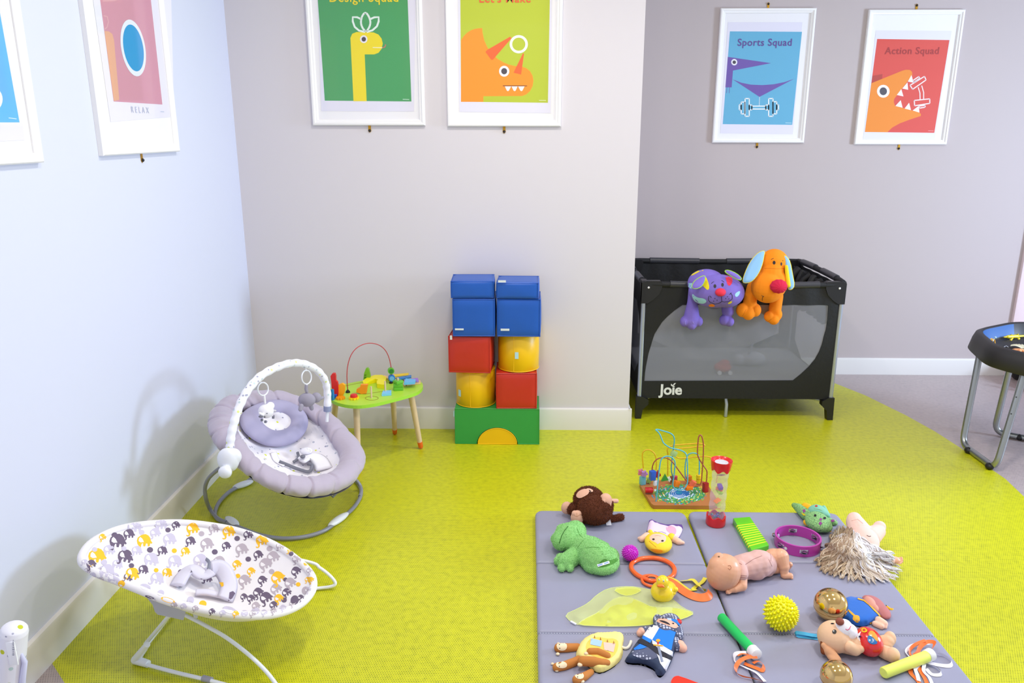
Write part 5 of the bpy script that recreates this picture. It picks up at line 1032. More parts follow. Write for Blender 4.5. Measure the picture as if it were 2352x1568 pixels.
mbead(595, 1065, (110, 120), '3c9c3c', 'green striped triangle bead on the maze', 'tri'); mbead(660, 1090, (60, 80), 'e4e0dc', 'small white bead beside the green triangle bead', 'flower', y_m+.01); mbead(445, 1150, (60, 80), 'dcdce8', 'small white bead below the blue bead', 'box', y_m); o = mbead(345, 1262, (90, 120), 'c81c28', 'red wavy bead at the front left of the maze board', 'cyl', BP(*z7(350, 1320)).y, PI/2)
mbead(700, 1090, (60, 90), '7c4a34', 'brown bead in the middle of the maze', 'box', y_b); mbead(760, 1085, (60, 90), 'c8405c', 'rose red bead in the middle of the maze', 'cyl', y_b); mbead(775, 1160, (90, 90), 'e87c14', 'orange block bead on the left of the small wire bridge', 'box', y_m, .3); mbead(960, 1075, (90, 85), 'ec8418', 'orange block bead at the back of the maze', 'box', y_b)
mbead(1030, 1160, (90, 90), 'e86c48', 'salmon orange bead near the loop of the red wire', 'cyl', y_m, .5); mbead(960, 1225, (120, 50), 'e4780c', 'flat orange bead on the right of the small wire bridge', 'box', y_m-.01); mbead(1125, 1050, (80, 60), 'ecc818', 'upper yellow round bead at the right of the maze', 'cyl', y_b-.01); mbead(1125, 1118, (80, 60), 'ecc818', 'lower yellow round bead at the right of the maze', 'cyl', y_b-.01)
mbead(1230, 1215, (80, 150), 'a81c24', 'tall dark red block bead at the right of the maze', 'box', BP(*z7(1230, 1290)).y); mbead(735, 690, (80, 90), 'a8c880', 'pale green printed cube bead high on the maze wire', 'box', y_m+.03, .5)
# ================================================================== rain tube
rb = P(1643, 1203, MZ); rt = thing('rain_tube', 'clear bubbled rain-maker tube with red ends standing on the right mat', 'rattle', rb)
axs = PY(1658, 1056, rb.y+.0)-rb; top = rb+Vector((axs.x, .0, axs.z)); ax_ = (top-rb).normalized(); TL = (top-rb).length; RM = aim(rb, ax_); kq = kpx(rb)
M_RP = mat('red_plastic', 'd8161a', .28, coat=.3); M_CLR = sheer('clear_plastic', 'dedaf4', .20, .12); M_CLR.node_tree.nodes['Principled BSDF'].inputs['Specular IOR Level'].default_value = .9
r0 = 22.5*kq
def scal(up):
    def fn(r, z, a): return (r, z+(.006*math.cos(6*a) if abs(z-(.040 if not up else -.040)) < 1e-4 else 0))
    return fn
part('end_cap', G().lathe([(0, .001), (r0*.94, .001), (r0, .006), (r0*.98, .040), (r0*.86, .040), (r0*.86, .012), (0, .012)], RM, 40, 0, scal(False)), M_RP, rt, angle=40)
RT_ = aim(top, ax_); part('end_cap', G().lathe([(r0*.82, -.010), (r0*.98, -.002), (r0*1.06, .0), (r0*1.04, -.014), (r0*.92, -.040), (r0*.80, -.040), (r0*.8, -.012), (r0*.62, -.012), (r0*.62, -.010)], RT_, 40, 0, scal(True)), M_RP, rt, angle=40)
part('lens', G().lathe([(0, -.0105), (r0*.66, -.0105), (r0*.66, -.0085), (0, -.0075)], RT_, 30), mat('lens_silvery', 'cfd0d8', .25, var=.35, vscale=300), rt)
prof = [(r0*.74*(1+.13*abs(math.sin(PI*i/60*5.5))), .014+(TL-.030)*i/60) for i in range(61)]; V = G(); V.grid(lambda u, v: RM@Vector((prof[int(round(v*60))][0]*math.cos(u*2*PI), prof[int(round(v*60))][0]*math.sin(u*2*PI), prof[int(round(v*60))][1])), 32, 60, cu=True)
part('clear_tube', V, M_CLR, rt, angle=180, clean=False)
rr = random.Random(5)
for i, (h_, col, s) in enumerate(((.235, '7a3cb0', .017), (.215, 'e8a878', .018), (.165, '7a3cb0', .014), (.155, 'e87838', .014), (.145, 'b8dc30', .014), (.105, 'f08018', .015), (.085, 'c8d830', .014), (.068, 'f08018', .012))):
    g = G().box(rb+ax_*h_+Vector((rr.uniform(-.004, .004), rr.uniform(-.004, .004), 0)), (s*2, s*1.2, .0025 if i % 2 else .012), Euler((rr.uniform(-.5, .5), rr.uniform(-.4, .4), rr.random()*3)), bev=.001); part('baffle', g, mat('baffle_'+col, col, .35), rt)
g = G()
for i in range(46): g.ell(rb+ax_*(.018+rr.random()*.024)+Vector((rr.uniform(-.017, .017), rr.uniform(-.017, .017), 0)), .0032, None, i % 3, 8, 6)
part('beads', g, [mat('tb_green', '1c9a60', .3), mat('tb_blue', '2440a8', .3), mat('tb_purple', '6a3c98', .3)], rt)['kind'] = 'stuff'
# ================================================================== toys on the mats
def K(px, py): return kpx(Q(px, py))
def E_(px, py, h, a, b, c, rot=None): k = K(px, py); return ('e', Q(px, py, h*k), (a*k, b*k, c*k), rot)
def C_(p, q, r0, r1): k = K(p[0], p[1]); return ('c', Q(p[0], p[1], p[2]*k), Q(q[0], q[1], q[2]*k), r0*k, r1*k)
def QK(px, py, h): return Q(px, py, h*K(px, py))
def base_of(px, py): p = Q(px, py); return (p.x, p.y, MZ)
def rest(g, z=MZ+.0008):
    """let the figure lie on the mat: nothing below its surface"""
    for v in g.v:
        if v.z < z: v.z = z+(z-v.z)*.02
    return g
# ---- monkey
M_MB = mat('brown_fur', '55260e', .95, var=.25, vscale=60); M_MF = mat('brown_fur_tip', '6e3616', .95); M_BE = mat('beige_plush', 'e2b096', .9, bump=.2, bscale=90, bdist=.002)
mk = thing('plush_monkey', 'brown plush monkey lying on its back at the top left of the play mat', 'soft toy', base_of(1362, 1190))
b = blob([E_(1366, 1170, 33, 38, 36, 32), E_(1352, 1147, 38, 34, 32, 28), C_((1335, 1166, 22), (1316, 1169, 20), 17, 14), C_((1344, 1184, 18), (1334, 1188, 18), 15, 13), C_((1388, 1172, 28), (1394, 1158, 36), 19, 15), C_((1398, 1192, 8), (1426, 1187, 8), 7, 8), E_(1383, 1185, 18, 20, 16, 16)], .003, 4)
rest(b); pt = Paint(b); fur(b, 9000, .006, 1, .0011); rest(b)
pt.poly(circ(1339, 1134, 15, 8.5, 22, rot=-.45), 2, 3, .004); pt.poly(circ(1354, 1127, 8, 3.6, 16, rot=.25), 2, 3, .004); pt.poly([(1352, 1126), (1356, 1128), (1358, 1131), (1354, 1130)], 3, 2, .005); pt.stroke([(1331, 1139), (1337, 1136), (1345, 1134)], .0008, 3)
part('body', b, [M_MB, M_MF, M_BE, M_DK], mk, angle=180, clean=False)
part('hand', blob([E_(1302, 1166, 20, 13, 10, 15)], .002, 3), M_BE, mk); f_ = blob([E_(1326, 1188, 22, 15, 12, 17), E_(1320, 1179, 32, 7, 7, 7), E_(1331, 1179, 32, 7, 7, 7)], .002, 3); p2 = Paint(f_); p2.stroke([(1319, 1183), (1325, 1186), (1331, 1182), (1338, 1181)], .0007, 1); p2.stroke([(1325, 1177), (1325, 1185)], .0007, 1); part('foot', f_, [M_BE, mat('beige_seam', 'b8805c', .9)], mk, angle=180)
part('foot', blob([E_(1391, 1149, 52, 14, 14, 16), E_(1384, 1154, 52, 9, 9, 9), E_(1396, 1158, 46, 8, 8, 9)], .002, 3), M_BE, mk); part('ear', blob([C_((1402, 1150, 42), (1416, 1150, 40), 5, 5)], .002, 3), M_BE, mk)
part('care_tag', G().ribbon([QK(1391, 1181, 20), QK(1395, 1190, 16), QK(1399, 1206, 3)], Vector((.010, 0, .001))), mat('tag_white_cloth', 'e8e8f4', .7), mk)
# ---- frog glove puppet
M_FG = mat('green_terry', '8ac676', .95, var=.12, vscale=50, bump=.5, bscale=220, bdist=.002); M_FT = mat('green_terry_tip', 'a6dc92', .95); M_FD = mat('green_seam', '2f6420', .9)
fr = thing('frog_puppet', 'light green furry frog glove puppet on the left of the play mat', 'puppet', base_of(1345, 1290))
b = blob([E_(1310, 1232, 30, 36, 40, 27), E_(1290, 1240, 27, 22, 26, 22), E_(1274, 1237, 26, 9, 9, 10), E_(1322, 1222, 30, 24, 30, 24), E_(1292, 1216, 33, 14, 14, 12),
    C_((1340, 1258, 22), (1372, 1282, 22), 30, 38), E_(1382, 1288, 18, 40, 46, 22), E_(1362, 1295, 16, 24, 26, 18), E_(1402, 1276, 15, 20, 26, 16), C_((1360, 1250, 18), (1388, 1258, 12), 18, 13),
    C_((1332, 1268, 16), (1300, 1290, 14), 20, 19), C_((1300, 1292, 12), (1287, 1280, 10), 15, 10), E_(1281, 1288, 9, 9, 12, 9), E_(1290, 1303, 9, 9, 12, 9), E_(1309, 1303, 9, 9, 12, 9)], .003, 4)
rest(b); pt = Paint(b); fur(b, 15000, .0035, 1, .0010); rest(b)
pt.stroke([(1305, 1208), (1297, 1218), (1290, 1230), (1287, 1240), (1285, 1247)], .0014, 2)
for s in ([(1340, 1240), (1332, 1250), (1326, 1258)], [(1345, 1258), (1362, 1256), (1378, 1258)], [(1325, 1212), (1330, 1226), (1338, 1234)]): pt.stroke(s, .0009, 3)
pt.poly(smoothpoly([(1388, 1281), (1398, 1287), (1412, 1283), (1421, 1277), (1419, 1288), (1405, 1297), (1385, 1303), (1372, 1302), (1372, 1296)], 1), 3, 3, .0006)
pt.poly([(1371, 1296), (1398, 1288), (1400, 1294), (1374, 1302)], 4, 3, .0030); pt.poly([(1374, 1297), (1384, 1294), (1384, 1297), (1375, 1300)], 5, 3, .0036); pt.poly([(1387, 1293), (1396, 1290), (1397, 1293), (1388, 1296)], 5, 3, .0036)
part('body', b, [M_FG, M_FT, M_FD, mat('green_inside', '4c8a34', .95), mat('tag_white_cloth', 'e8e8f4', .7), mat('tag_blue', '88a8e0', .7)], fr, angle=180, clean=False)
b = puff([(1372, 1311), (1395, 1313), (1415, 1301), (1422, 1285), (1420, 1278), (1412, 1288), (1392, 1298), (1372, 1303), (1362, 1306)], 0, .022, 5, 3); fur(b, 1600, .0035, 1, .001); part('cuff', rest(b), [M_FG, M_FT], fr, angle=180, clean=False)
# ---- blonde finger puppet
pp = thing('girl_puppet', 'yellow-haired hand puppet in a pink dress lying upside down on the left mat', 'puppet', base_of(1517, 1232))
M_DR = mat('pink_dress_fabric', 'eed4f0', .85, bump=.2, bscale=60, bdist=.002); M_LV = mat('purple_lining', '6a4a96', .85); M_SK = mat('skin_cloth', 'f2c4ac', .85); M_YH = mat('yellow_hair_cloth', 'f6d332', .85, bump=.2, bscale=70, bdist=.002)
part('lining', puff([(1491, 1195), (1497, 1192), (1510, 1199), (1530, 1204), (1548, 1203), (1566, 1204), (1569, 1212), (1560, 1236), (1485, 1222)], 0, .006, 4, 4), M_LV, pp, angle=180, clean=False)
g = puff(smoothpoly([(1492, 1196), (1499, 1194), (1503, 1199), (1510, 1200), (1515, 1203), (1525, 1205), (1535, 1208), (1541, 1205), (1547, 1205), (1553, 1208), (1560, 1207), (1568, 1213), (1565, 1224), (1558, 1236), (1535, 1238), (1505, 1234), (1487, 1226), (1487, 1214)], 1), .004, .016, 12, 4); pt = Paint(g); pt.poly(smoothpoly([(1530, 1208), (1547, 1208), (1554, 1216), (1552, 1228), (1540, 1226), (1530, 1216)], 1), 1, 4); pt.stroke([(1502, 1220), (1510, 1222), (1520, 1221), (1530, 1225)], .0008, 2); part('dress', g, [M_DR, mat('rose_print', 'e8a8c4', .85), M_LV], pp, angle=180, clean=False)
part('arm', rest(blob([C_((1486, 1231, 6), (1474, 1238, 6), 9, 7), C_((1476, 1236, 6), (1468, 1236, 5), 7, 4)], .002, 4)), M_SK, pp, angle=180); part('arm', rest(blob([C_((1545, 1236, 7), (1560, 1244, 6), 9, 7), C_((1558, 1244, 6), (1569, 1246, 5), 7, 4)], .002, 4)), M_SK, pp, angle=180)
hd = rest(blob([E_(1512, 1246, 16, 31, 38, 17), E_(1494, 1223, 9, 6, 9, 7), E_(1543, 1233, 9, 9, 12, 8), E_(1512, 1262, 9, 16, 12, 8)], .0025, 5)); pt = Paint(hd)
pt.poly(smoothpoly([(1495, 1229), (1503, 1225), (1520, 1226), (1530, 1231), (1530, 1240), (1526, 1245), (1516, 1246), (1510, 1250), (1507, 1246), (1495, 1241), (1491, 1235)], 1), 1, 3, .0005)
for x, y in ((1501, 1238.5), (1521.5, 1242)): pt.disc(x, y, 3, 2, 2, off=.0012)
pt.stroke([(1504, 1230.5), (1511, 1229.5), (1518, 1231.5)], .0008, 3); pt.poly(smoothpoly([(1493, 1261), (1500, 1260), (1512, 1261), (1524, 1264), (1518, 1269), (1505, 1268)], 1), 4, 3); pt.stroke([(1491, 1242), (1499, 1249), (1507, 1256)], .0009, 4)
part('head', hd, [M_YH, M_SK, M_DK, mat('lip_brown', 'a85a50', .8), mat('hair_orange', 'eea010', .85)], pp, angle=180, clean=False)
# ---- spiky balls
def spiky(px, py, rpx, n, sl, sw, m, nm, label, squash=.95):
    k = K(px, py+rpx*.6); r = rpx*k; c = Q(px, py, r+sl*.4); g = G().ell(c, (r, r, r*squash), seg=32, rings=20)
    for i in range(n):
        z = 1-2*(i+.5)/n; a = i*2.399963; s = math.sqrt(1-z*z); d = Vector((s*math.cos(a), s*math.sin(a), z*squash)); g.lathe([(sw, 0), (sw*.45, sl*.55), (sw*.12, sl)], aim(c+d*(r-.001), d), 6)
    mn = min(v.z for v in g.v)
    for v in g.v: v.z += MZ+.0005-mn
    return single(nm, g, m, label, 'ball', loc=(c.x, c.y, MZ), angle=60, clean=False)
spiky(1447, 1270, 17.5, 190, .005, .0036, mat('magenta_rubber', 'd010c8', .3, coat=.4, sss=.2), 'spiky_ball', 'small magenta spiky rubber ball beside the frog puppet')
spiky(1793, 1411, 34.5, 190, .0095, .0062, mat('yellow_rubber', 'fff008', .38, sss=.35), 'spiky_ball', 'large bright yellow spiky rubber ball in the middle of the right mat', 1.0)
# ---- orange ring rattle with ribbons
M_OP = mat('orange_plastic', 'f4641c', .28, coat=.3); M_RO = mat('orange_ribbon', 'f4701a', .45, sheen=.2); M_RY = mat('yellow_ribbon', 'eee03a', .45, sheen=.2); M_RW = mat('white_ribbon', 'eeeaf4', .5, sheen=.2)
ro = thing('ribbon_ring', 'orange plastic ring with orange and yellow ribbons behind the rubber duck', 'ribbon ring', base_of(1500, 1310))
rg = [(1500, 1281), (1522, 1285), (1540, 1294), (1549, 1306), (1547, 1319), (1535, 1328), (1516, 1333), (1498, 1334), (1480, 1328), (1462, 1319), (1450, 1305), (1453, 1292), (1472, 1283)]
part('ring', G().tube(cr([Q(*q, .0085) for q in rg], 5, True), .0082, 14, closed=True), M_OP, ro)
lp_ = [(1478, 1323), (1474, 1330), (1480, 1340), (1496, 1346), (1512, 1345), (1520, 1336), (1512, 1326), (1496, 1321)]; part('buckle', G().tube(cr([Q(*q, .007) for q in lp_], 5, True), .005, 10, closed=True), M_OP, ro)
def rib(pts, w, m, par, nm='ribbon', wv=None):
    """ribbon lying or twisting: pts (px,py,h metres), half-width w metres; wv list of vectors or one direction"""
    c = cr([Q(p[0], p[1], p[2]) for p in pts], 6); n = len(c); wl_ = []
    for i in range(n):
        t = (c[min(n-1, i+1)]-c[max(0, i-1)]).normalized(); s = t.cross(Vector((0, 0, 1))); s = s.normalized() if s.length > .05 else Vector((0, 1, 0))
        tw = 0
        if wv: j = i/(n-1)*(len(wv)-1); a = int(j); b_ = min(len(wv)-1, a+1); tw = wv[a]+(wv[b_]-wv[a])*(j-a)
        s = (s*math.cos(tw)+Vector((0, 0, 1))*math.sin(tw)); wl_.append(s*w)
    g = G().ribbon([p if True else p for p in c], wl_)
    for v in g.v: v.z = max(v.z, MZ+.0012+(.0004*(len(par.children) % 5)))
    return part(nm, g, m, par, angle=180, clean=False)
rib([(1516, 1337, .006), (1534, 1333, .016), (1552, 1343, .014), (1572, 1358, .010), (1592, 1368, .010), (1612, 1372, .010), (1628, 1368, .012), (1631, 1358, .014), (1624, 1350, .012)], .014, M_RO, ro, wv=[-.3, -.4, -.35, -.4, -.5, -.6, -.8, -.9, -.8])
rib([(1534, 1325, .018), (1552, 1331, .016), (1570, 1344, .006), (1585, 1354, .004), (1600, 1353, .004)], .006, M_RY, ro, wv=[.1, .2, .3, .2, .1])
rib([(1563, 1334, .006), (1580, 1332, .008), (1592, 1331, .010), (1603, 1342, .016), (1614, 1352, .014), (1622, 1356, .008)], .008, M_RY, ro, wv=[.5, .4, 0, .3, .9, 1.2]); rib([(1591, 1353, .003), (1600, 1345, .004), (1613, 1336, .006), (1620, 1326, .004)], .007, M_RY, ro, wv=[0, .2, .1, 0])
rib([(1484, 1328, .010), (1492, 1322, .022), (1506, 1324, .020), (1512, 1333, .012)], .006, M_RO, ro, wv=[.2, .1, .2, .3])
# ---- rubber duck
dk = thing('rubber_duck', 'yellow rubber duck with an orange beak sitting on the left mat', 'rubber duck', base_of(1524, 1378)); M_DY = mat('duck_yellow', 'f2d220', .3, coat=.3, sss=.15)
b = rest(blob([E_(1522, 1358, 21, 27, 26, 23), E_(1534, 1352, 22, 20, 24, 16), C_((1540, 1353, 22), (1552, 1353, 32), 13, 6), E_(1522, 1336, 52, 14, 14, 15), C_((1521, 1345, 36), (1521, 1338, 48), 14, 12)], .0022, 4)); part('body', b, M_DY, dk, angle=180)
part('beak', blob([C_((1517, 1345, 52), (1512, 1345, 54), 4.5, 3), C_((1520, 1345, 52), (1524, 1347, 50), 4, 2.5)], .0012, 2), mat('beak_orange', 'ee7a1c', .35), dk, angle=180)
pt = Paint(b)
for x, y in ((1514, 1331), (1524, 1334)):
    h = castpx(pt.bv, x, y); o = part('eye', G().ell(h[0], (.0028, .0024, .0036), seg=10, rings=8), M_RV, dk); part('pupil', G().ell(h[0]+h[1]*.0018, .0016, seg=8, rings=6), M_BK, o)
part('wing', blob([C_((1538, 1360, 26), (1548, 1362, 24), 8, 4), C_((1541, 1350, 30), (1550, 1352, 30), 6, 3)], .0018, 3), M_DY, dk, angle=180)
# ---- sheer scarf
M_SC = sheer('sheer_lime_chiffon', 'f6ffa0', .42); M_SC2 = sheer('sheer_lime_chiffon_fold', 'f6fa3a', .42); M_HM = mat('scarf_hem', 'eaf49c', .7)
sc = thing('chiffon_scarf', 'sheer lime yellow scarf spread on the left mat beside the duck', 'scarf', base_of(1440, 1395))
so = smoothpoly([(1296, 1411), (1330, 1396), (1352, 1384), (1370, 1366), (1395, 1351), (1430, 1346), (1462, 1347), (1490, 1353), (1520, 1359), (1546, 1376), (1570, 1397), (1598, 1407), (1572, 1420), (1540, 1427), (1500, 1434), (1450, 1438), (1390, 1438), (1325, 1435), (1310, 1427)], 1)
def cloth(poly, h, amp, m, nm, fr_, hem=True):
    v, f = tri(poly, (), 6); g = G(); g.add([Q(p[0], p[1], max(.0012, h+amp*(noise.noise(Vector((p[0]*fr_, p[1]*fr_*1.6, h*300)))+.35)*min(1, edged(p, poly)/14))) for p in v], f); o = part(nm, g, m, sc, angle=180, clean=False)
    if hem: part('hem', G().tube([Q(p[0], p[1], h+.001) for p in resamp(poly, 5)], .0007, 5, closed=True), M_HM, sc)
    return o
cloth(so, .0016, .012, M_SC, 'scarf_layer', .03); cloth(smoothpoly([(1325, 1435), (1340, 1422), (1378, 1404), (1395, 1385), (1415, 1372), (1440, 1369), (1470, 1380), (1500, 1395), (1550, 1394), (1598, 1407), (1572, 1420), (1540, 1427), (1500, 1434), (1450, 1438), (1390, 1438)], 1), .006, .012, M_SC2, 'scarf_fold', .04); cloth(smoothpoly([(1405, 1352), (1432, 1368), (1455, 1366), (1478, 1353), (1450, 1346)], 1), .008, .006, M_SC2, 'scarf_fold', .05)
part('label', G().box(Q(1317, 1430, .004), (.022, .006, .004), Euler((0, 0, -.75))), mat('tag_white_cloth', 'e8e8f4', .7), sc)
# ---- guiro block
gu = thing('guiro_block', 'lime green ribbed plastic scraper block on the right mat', 'toy instrument', base_of(1722, 1228)); M_GP = mat('lime_green_plastic', '62cc1e', .3, coat=.2); M_YS = mat('yellow_ridge', 'e8e81c', .35)
a, b_ = Q(1684, 1189, .026), Q(1722, 1186, .026); c_, d_ = Q(1766, 1251, .026), Q(1726, 1262, .026); ux = (b_-a); uy = (d_-a)
def GM(x, y, z): p = a.lerp(b_, x); q = d_.lerp(c_, x); r = p.lerp(q, y); return Vector((r.x, r.y, MZ+z))
pr = [(0, 0)]; N_ = 10; y0_, y1_ = .23, .93; prof_ = [(0, .0005), (0, .024), (.01, .026), (y0_, .026)]
for i in range(N_): s = y0_+(y1_-y0_)*i/N_; e = (y1_-y0_)/N_; prof_ += [(s+e*.12, .019), (s+e*.34, .019), (s+e*.46, .0255), (s+e*.95, .0255)]
prof_ += [(y1_+.01, .026), (.99, .026), (1, .023), (1, .0005)]
g = G(); n = len(prof_); g.add([GM(0, y, z) for y, z in prof_]+[GM(.03, y, z+.0) for y, z in prof_]+[GM(.97, y, z) for y, z in prof_]+[GM(1, y, z) for y, z in prof_], [(k*n+i, k*n+i+1, (k+1)*n+i+1, (k+1)*n+i) for k in range(3) for i in range(n-1)]); g.add([GM(0, y, z) for y, z in prof_], [tuple(range(n))]); g.add([GM(1, y, z) for y, z in prof_], [tuple(range(n))[::-1]])
part('body', g, M_GP, gu, angle=30)
for i in range(N_): s = y0_+(y1_-y0_)*(i+.23)/N_; g = G().box((0, 0, 0), (1, 1, 1)); part('ridge', G().tube([GM(-.005, s, .018), GM(-.005, s, .0215), GM(.06, s, .0225), GM(.94, s, .0225), GM(1.005, s, .0215), GM(1.005, s, .018)], .0036, 8), M_YS, gu)
# ---- tambourine
tc_ = Q(1832, 1250, 0); tk_ = K(1832, 1240); ta = thing('tambourine', 'pink-purple half-open tambourine with silver jingles on the right mat', 'tambourine', (tc_.x, tc_.y, MZ)); TR, TRY, TH = 50*tk_, 50*tk_, .042; M_TP = mat('magenta_plastic', 'b6369e', .3, coat=.3)
tcc = Q(1832, 1242, .02); tcc.z = MZ
slots = [math.radians(d) for d in (85, 20, 150, 205, 268, 335)]; SW = .20
def trg(u0, u1, z0, z1, r0=1.0, r1=.92, n=8):
    g = G(); V = []; pf = [(r1, z0), (r0, z0), (r0, (z0+z1)/2), (r0, z1), (r1, z1)]
    for i in range(n+1):
        a = u0+(u1-u0)*i/n
        for r, z in pf: V.append(tcc+Vector((TR*r*math.cos(a), TR*r*math.sin(a), z)))
    k = 5; g.add(V, [(i*k+j, i*k+(j+1) % k, (i+1)*k+(j+1) % k, (i+1)*k+j) for i in range(n) for j in range(k)]); g.add(V[:5], [(0, 1, 2, 3, 4)]); g.add(V[-5:], [(4, 3, 2, 1, 0)]); return g
g = G(); z1_, z2_ = .013, .030
for q in (trg(0, 2*PI, .0008, z1_, n=72), trg(0, 2*PI, z2_, TH, n=72)): g.add(q.v, q.f[:-2])
ss = sorted(slots)
for i, s in enumerate(ss):
    e = ss[(i+1) % len(ss)]+(2*PI if i == len(ss)-1 else 0); q = trg(s+SW, e-SW, z1_, z2_); g.add(q.v, q.f)
part('hoop', g, M_TP, ta, angle=40)
M_JG = mat('jingle_steel', 'c4c4cc', .22, 1)
for s in slots:
    c = tcc+Vector((TR*.965*math.cos(s), TR*.965*math.sin(s), .0215)); 
    for dz in (-.0028, .0028): part('jingle', G().lathe([(0, .0012), (.005, .002), (.010, .0002), (.0135, 0), (.0135, -.0006), (.005, -.0004), (0, -.0004)], Matrix.Translation(c+Vector((0, 0, dz))), 20), M_JG, ta)
    part('pin', G().tube([c-Vector((0, 0, .0095)), c+Vector((0, 0, .0095))], .0013, 6), M_JG, ta)
a_ = math.radians(222); st_ = []
for i in range(12): r = .0075*(1 if i % 2 == 0 else .62); st_.append((r*math.cos(i*PI/6), r*math.sin(i*PI/6)))
sd = Vector((math.cos(a_), math.sin(a_), 0)); st2 = Vector((-sd.y, sd.x, 0)); part('emblem', G().prism(st_, lambda x, y, z: tcc+sd*(TR*1.013+z)+st2*x+Vector((0, 0, .021+y)), 0, .0006), M_RV, ta, label='white printed motif')
# ---- dragon puppet
M_DG1 = mat('dragon_green', '7fb070', .85); nt = M_DG1.node_tree; bk_ = nt.nodes.new('ShaderNodeTexVoronoi'); bk_.feature = 'DISTANCE_TO_EDGE'; bk_.inputs['Scale'].default_value = 95; tcn = nt.nodes.new('ShaderNodeTexCoord'); nt.links.new(tcn.outputs['Object'], bk_.inputs['Vector']); mr = nt.nodes.new('ShaderNodeMapRange'); mr.inputs[1].default_value = .02; mr.inputs[2].default_value = .07; nt.links.new(bk_.outputs['Distance'], mr.inputs[0]); mx = nt.nodes.new('ShaderNodeMix'); mx.data_type = 'RGBA'; mx.inputs[6].default_value = lin('4f8050'); mx.inputs[7].default_value = lin('8cbc78'); nt.links.new(mr.outputs[0], mx.inputs[0]); nt.links.new(mx.outputs[2], nt.nodes['Principled BSDF'].inputs['Base Color'])
M_DT = mat('dragon_teal', '7fbca4', .85); M_DY2 = mat('dragon_yellow', 'f4b41c', .8); M_PP2 = mat('plum_patch', '8c3c84', .8)
dr = thing('dragon_puppet', 'green scaly dragon hand puppet with yellow horns at the top of the right mat', 'puppet', base_of(1872, 1195))
b = rest(blob([E_(1878, 1198, 18, 27, 36, 18), E_(1890, 1205, 14, 20, 26, 13), C_((1852, 1182, 12), (1834, 1166, 10), 13, 10), C_((1834, 1166, 10), (1824, 1160, 8), 10, 6), C_((1903, 1196, 8), (1917, 1200, 7), 8, 7)], .0025, 4)); pt = Paint(b)
for x, y in ((1872.5, 1184), (1894, 1190)): pt.disc(x, y, 3, 2.6, 2, off=.002)
pt.poly([(1885, 1189), (1889, 1192.5), (1885, 1196), (1881.5, 1192.5)], 3, 2); pt.poly([(1884, 1197), (1889, 1201), (1884, 1207), (1880, 1201.5)], 3, 2); pt.poly([(1843, 1171), (1848, 1169), (1851, 1174), (1846, 1178)], 3, 2); pt.poly([(1908, 1193), (1916, 1193), (1917, 1197), (1910, 1199)], 3, 2); pt.poly([(1840, 1176), (1848, 1180), (1852, 1184), (1845, 1183)], 4, 2)
part('body', b, [M_DG1, M_DT, M_BK, M_PP2, M_YL], dr, angle=180, clean=False)
b = rest(blob([E_(1876, 1174, 20, 20, 16, 15), C_((1892, 1165, 22), (1901, 1184, 14), 5, 6), E_(1888, 1178, 18, 14, 12, 10)], .0025, 4)); pt = Paint(b)
for s in ([(1866, 1178), (1876, 1181), (1886, 1183)], [(1868, 1174), (1880, 1175), (1890, 1178)], [(1870, 1168), (1880, 1169), (1888, 1172)]): pt.stroke(s, .0009, 1)
pt.disc(1875, 1162, 3, 2, 2); part('snout', b, [M_DT, M_DG1, mat('tongue_red', 'b83028', .8)], dr, angle=180, clean=False, label='teal grey snout with folds')
part('wing', rest(blob([C_((1850, 1163, 8), (1860, 1170, 10), 9, 10), E_(1853, 1164, 10, 12, 8, 8)], .002, 4)), M_DY2, dr, angle=180, label='yellow wing'); part('horn', blob([C_((1852, 1199, 12), (1862, 1204, 12), 7, 7)], .002, 3), M_DY2, dr, angle=180); part('horn', blob([C_((1901, 1213, 10), (1908, 1220, 6), 8, 2)], .002, 3), M_DY2, dr, angle=180)
# ---- bald baby doll lying on its side
M_VS = mat('vinyl_skin', 'dfa684', .42, sss=.15, coat=.1); M_CB = mat('pink_cloth_body', 'd6aca4', .9, bump=.35, bscale=25, bdist=.005)
bd = thing('baby_doll', 'bald baby doll with a pink cloth body lying face down on the mats', 'doll', base_of(1710, 1330))
b = rest(blob([E_(1662, 1314, 38, 37, 36, 42, Euler((0, .35, 0))), E_(1654, 1300, 52, 26, 24, 24), E_(1651, 1281, 68, 12, 10, 12), E_(1664, 1290, 58, 17, 18, 18), E_(1641, 1280, 66, 5, 5, 4), E_(1676, 1302, 48, 5, 3, 6)], .0026, 3)); pt = Paint(b)
pt.disc(1651, 1278, 2.2, 1.6, 1); pt.stroke([(1672, 1299), (1677, 1298), (1680, 1303), (1676, 1308), (1672, 1304)], .0010, 2)
part('head', b, [M_VS, mat('eye_dark', '5a4020', .3), mat('skin_crease', 'c07e5c', .5)], bd, angle=180, clean=False); part('ear', blob([E_(1675, 1303, 56, 5, 3, 8), E_(1678, 1298, 60, 3, 3, 3)], .0014, 2), M_VS, bd, angle=180)
b = rest(blob([C_((1702, 1303, 30), (1745, 1294, 32), 28, 31), E_(1762, 1296, 26, 22, 22, 27), C_((1690, 1305, 30), (1700, 1303, 30), 17, 22), C_((1700, 1300, 46), (1705, 1320, 34), 13, 13.5), E_(1735, 1308, 24, 26, 22, 24)], .0026, 4, .0025, 45)); pt = Paint(b)
for s in ([(1691, 1287), (1697, 1292), (1704, 1296)], [(1697, 1322), (1706, 1321), (1716, 1322)], [(1697, 1326), (1706, 1325), (1716, 1326)], [(1768, 1268), (1771, 1278), (1770, 1288)], [(1773, 1300), (1766, 1284)], [(1712, 1296), (1730, 1284), (1750, 1276)]): pt.stroke(s, .0008, 1)
part('cloth_body', b, [M_CB, mat('cloth_body_seam', 'a87c76', .9)], bd, angle=180, clean=False)
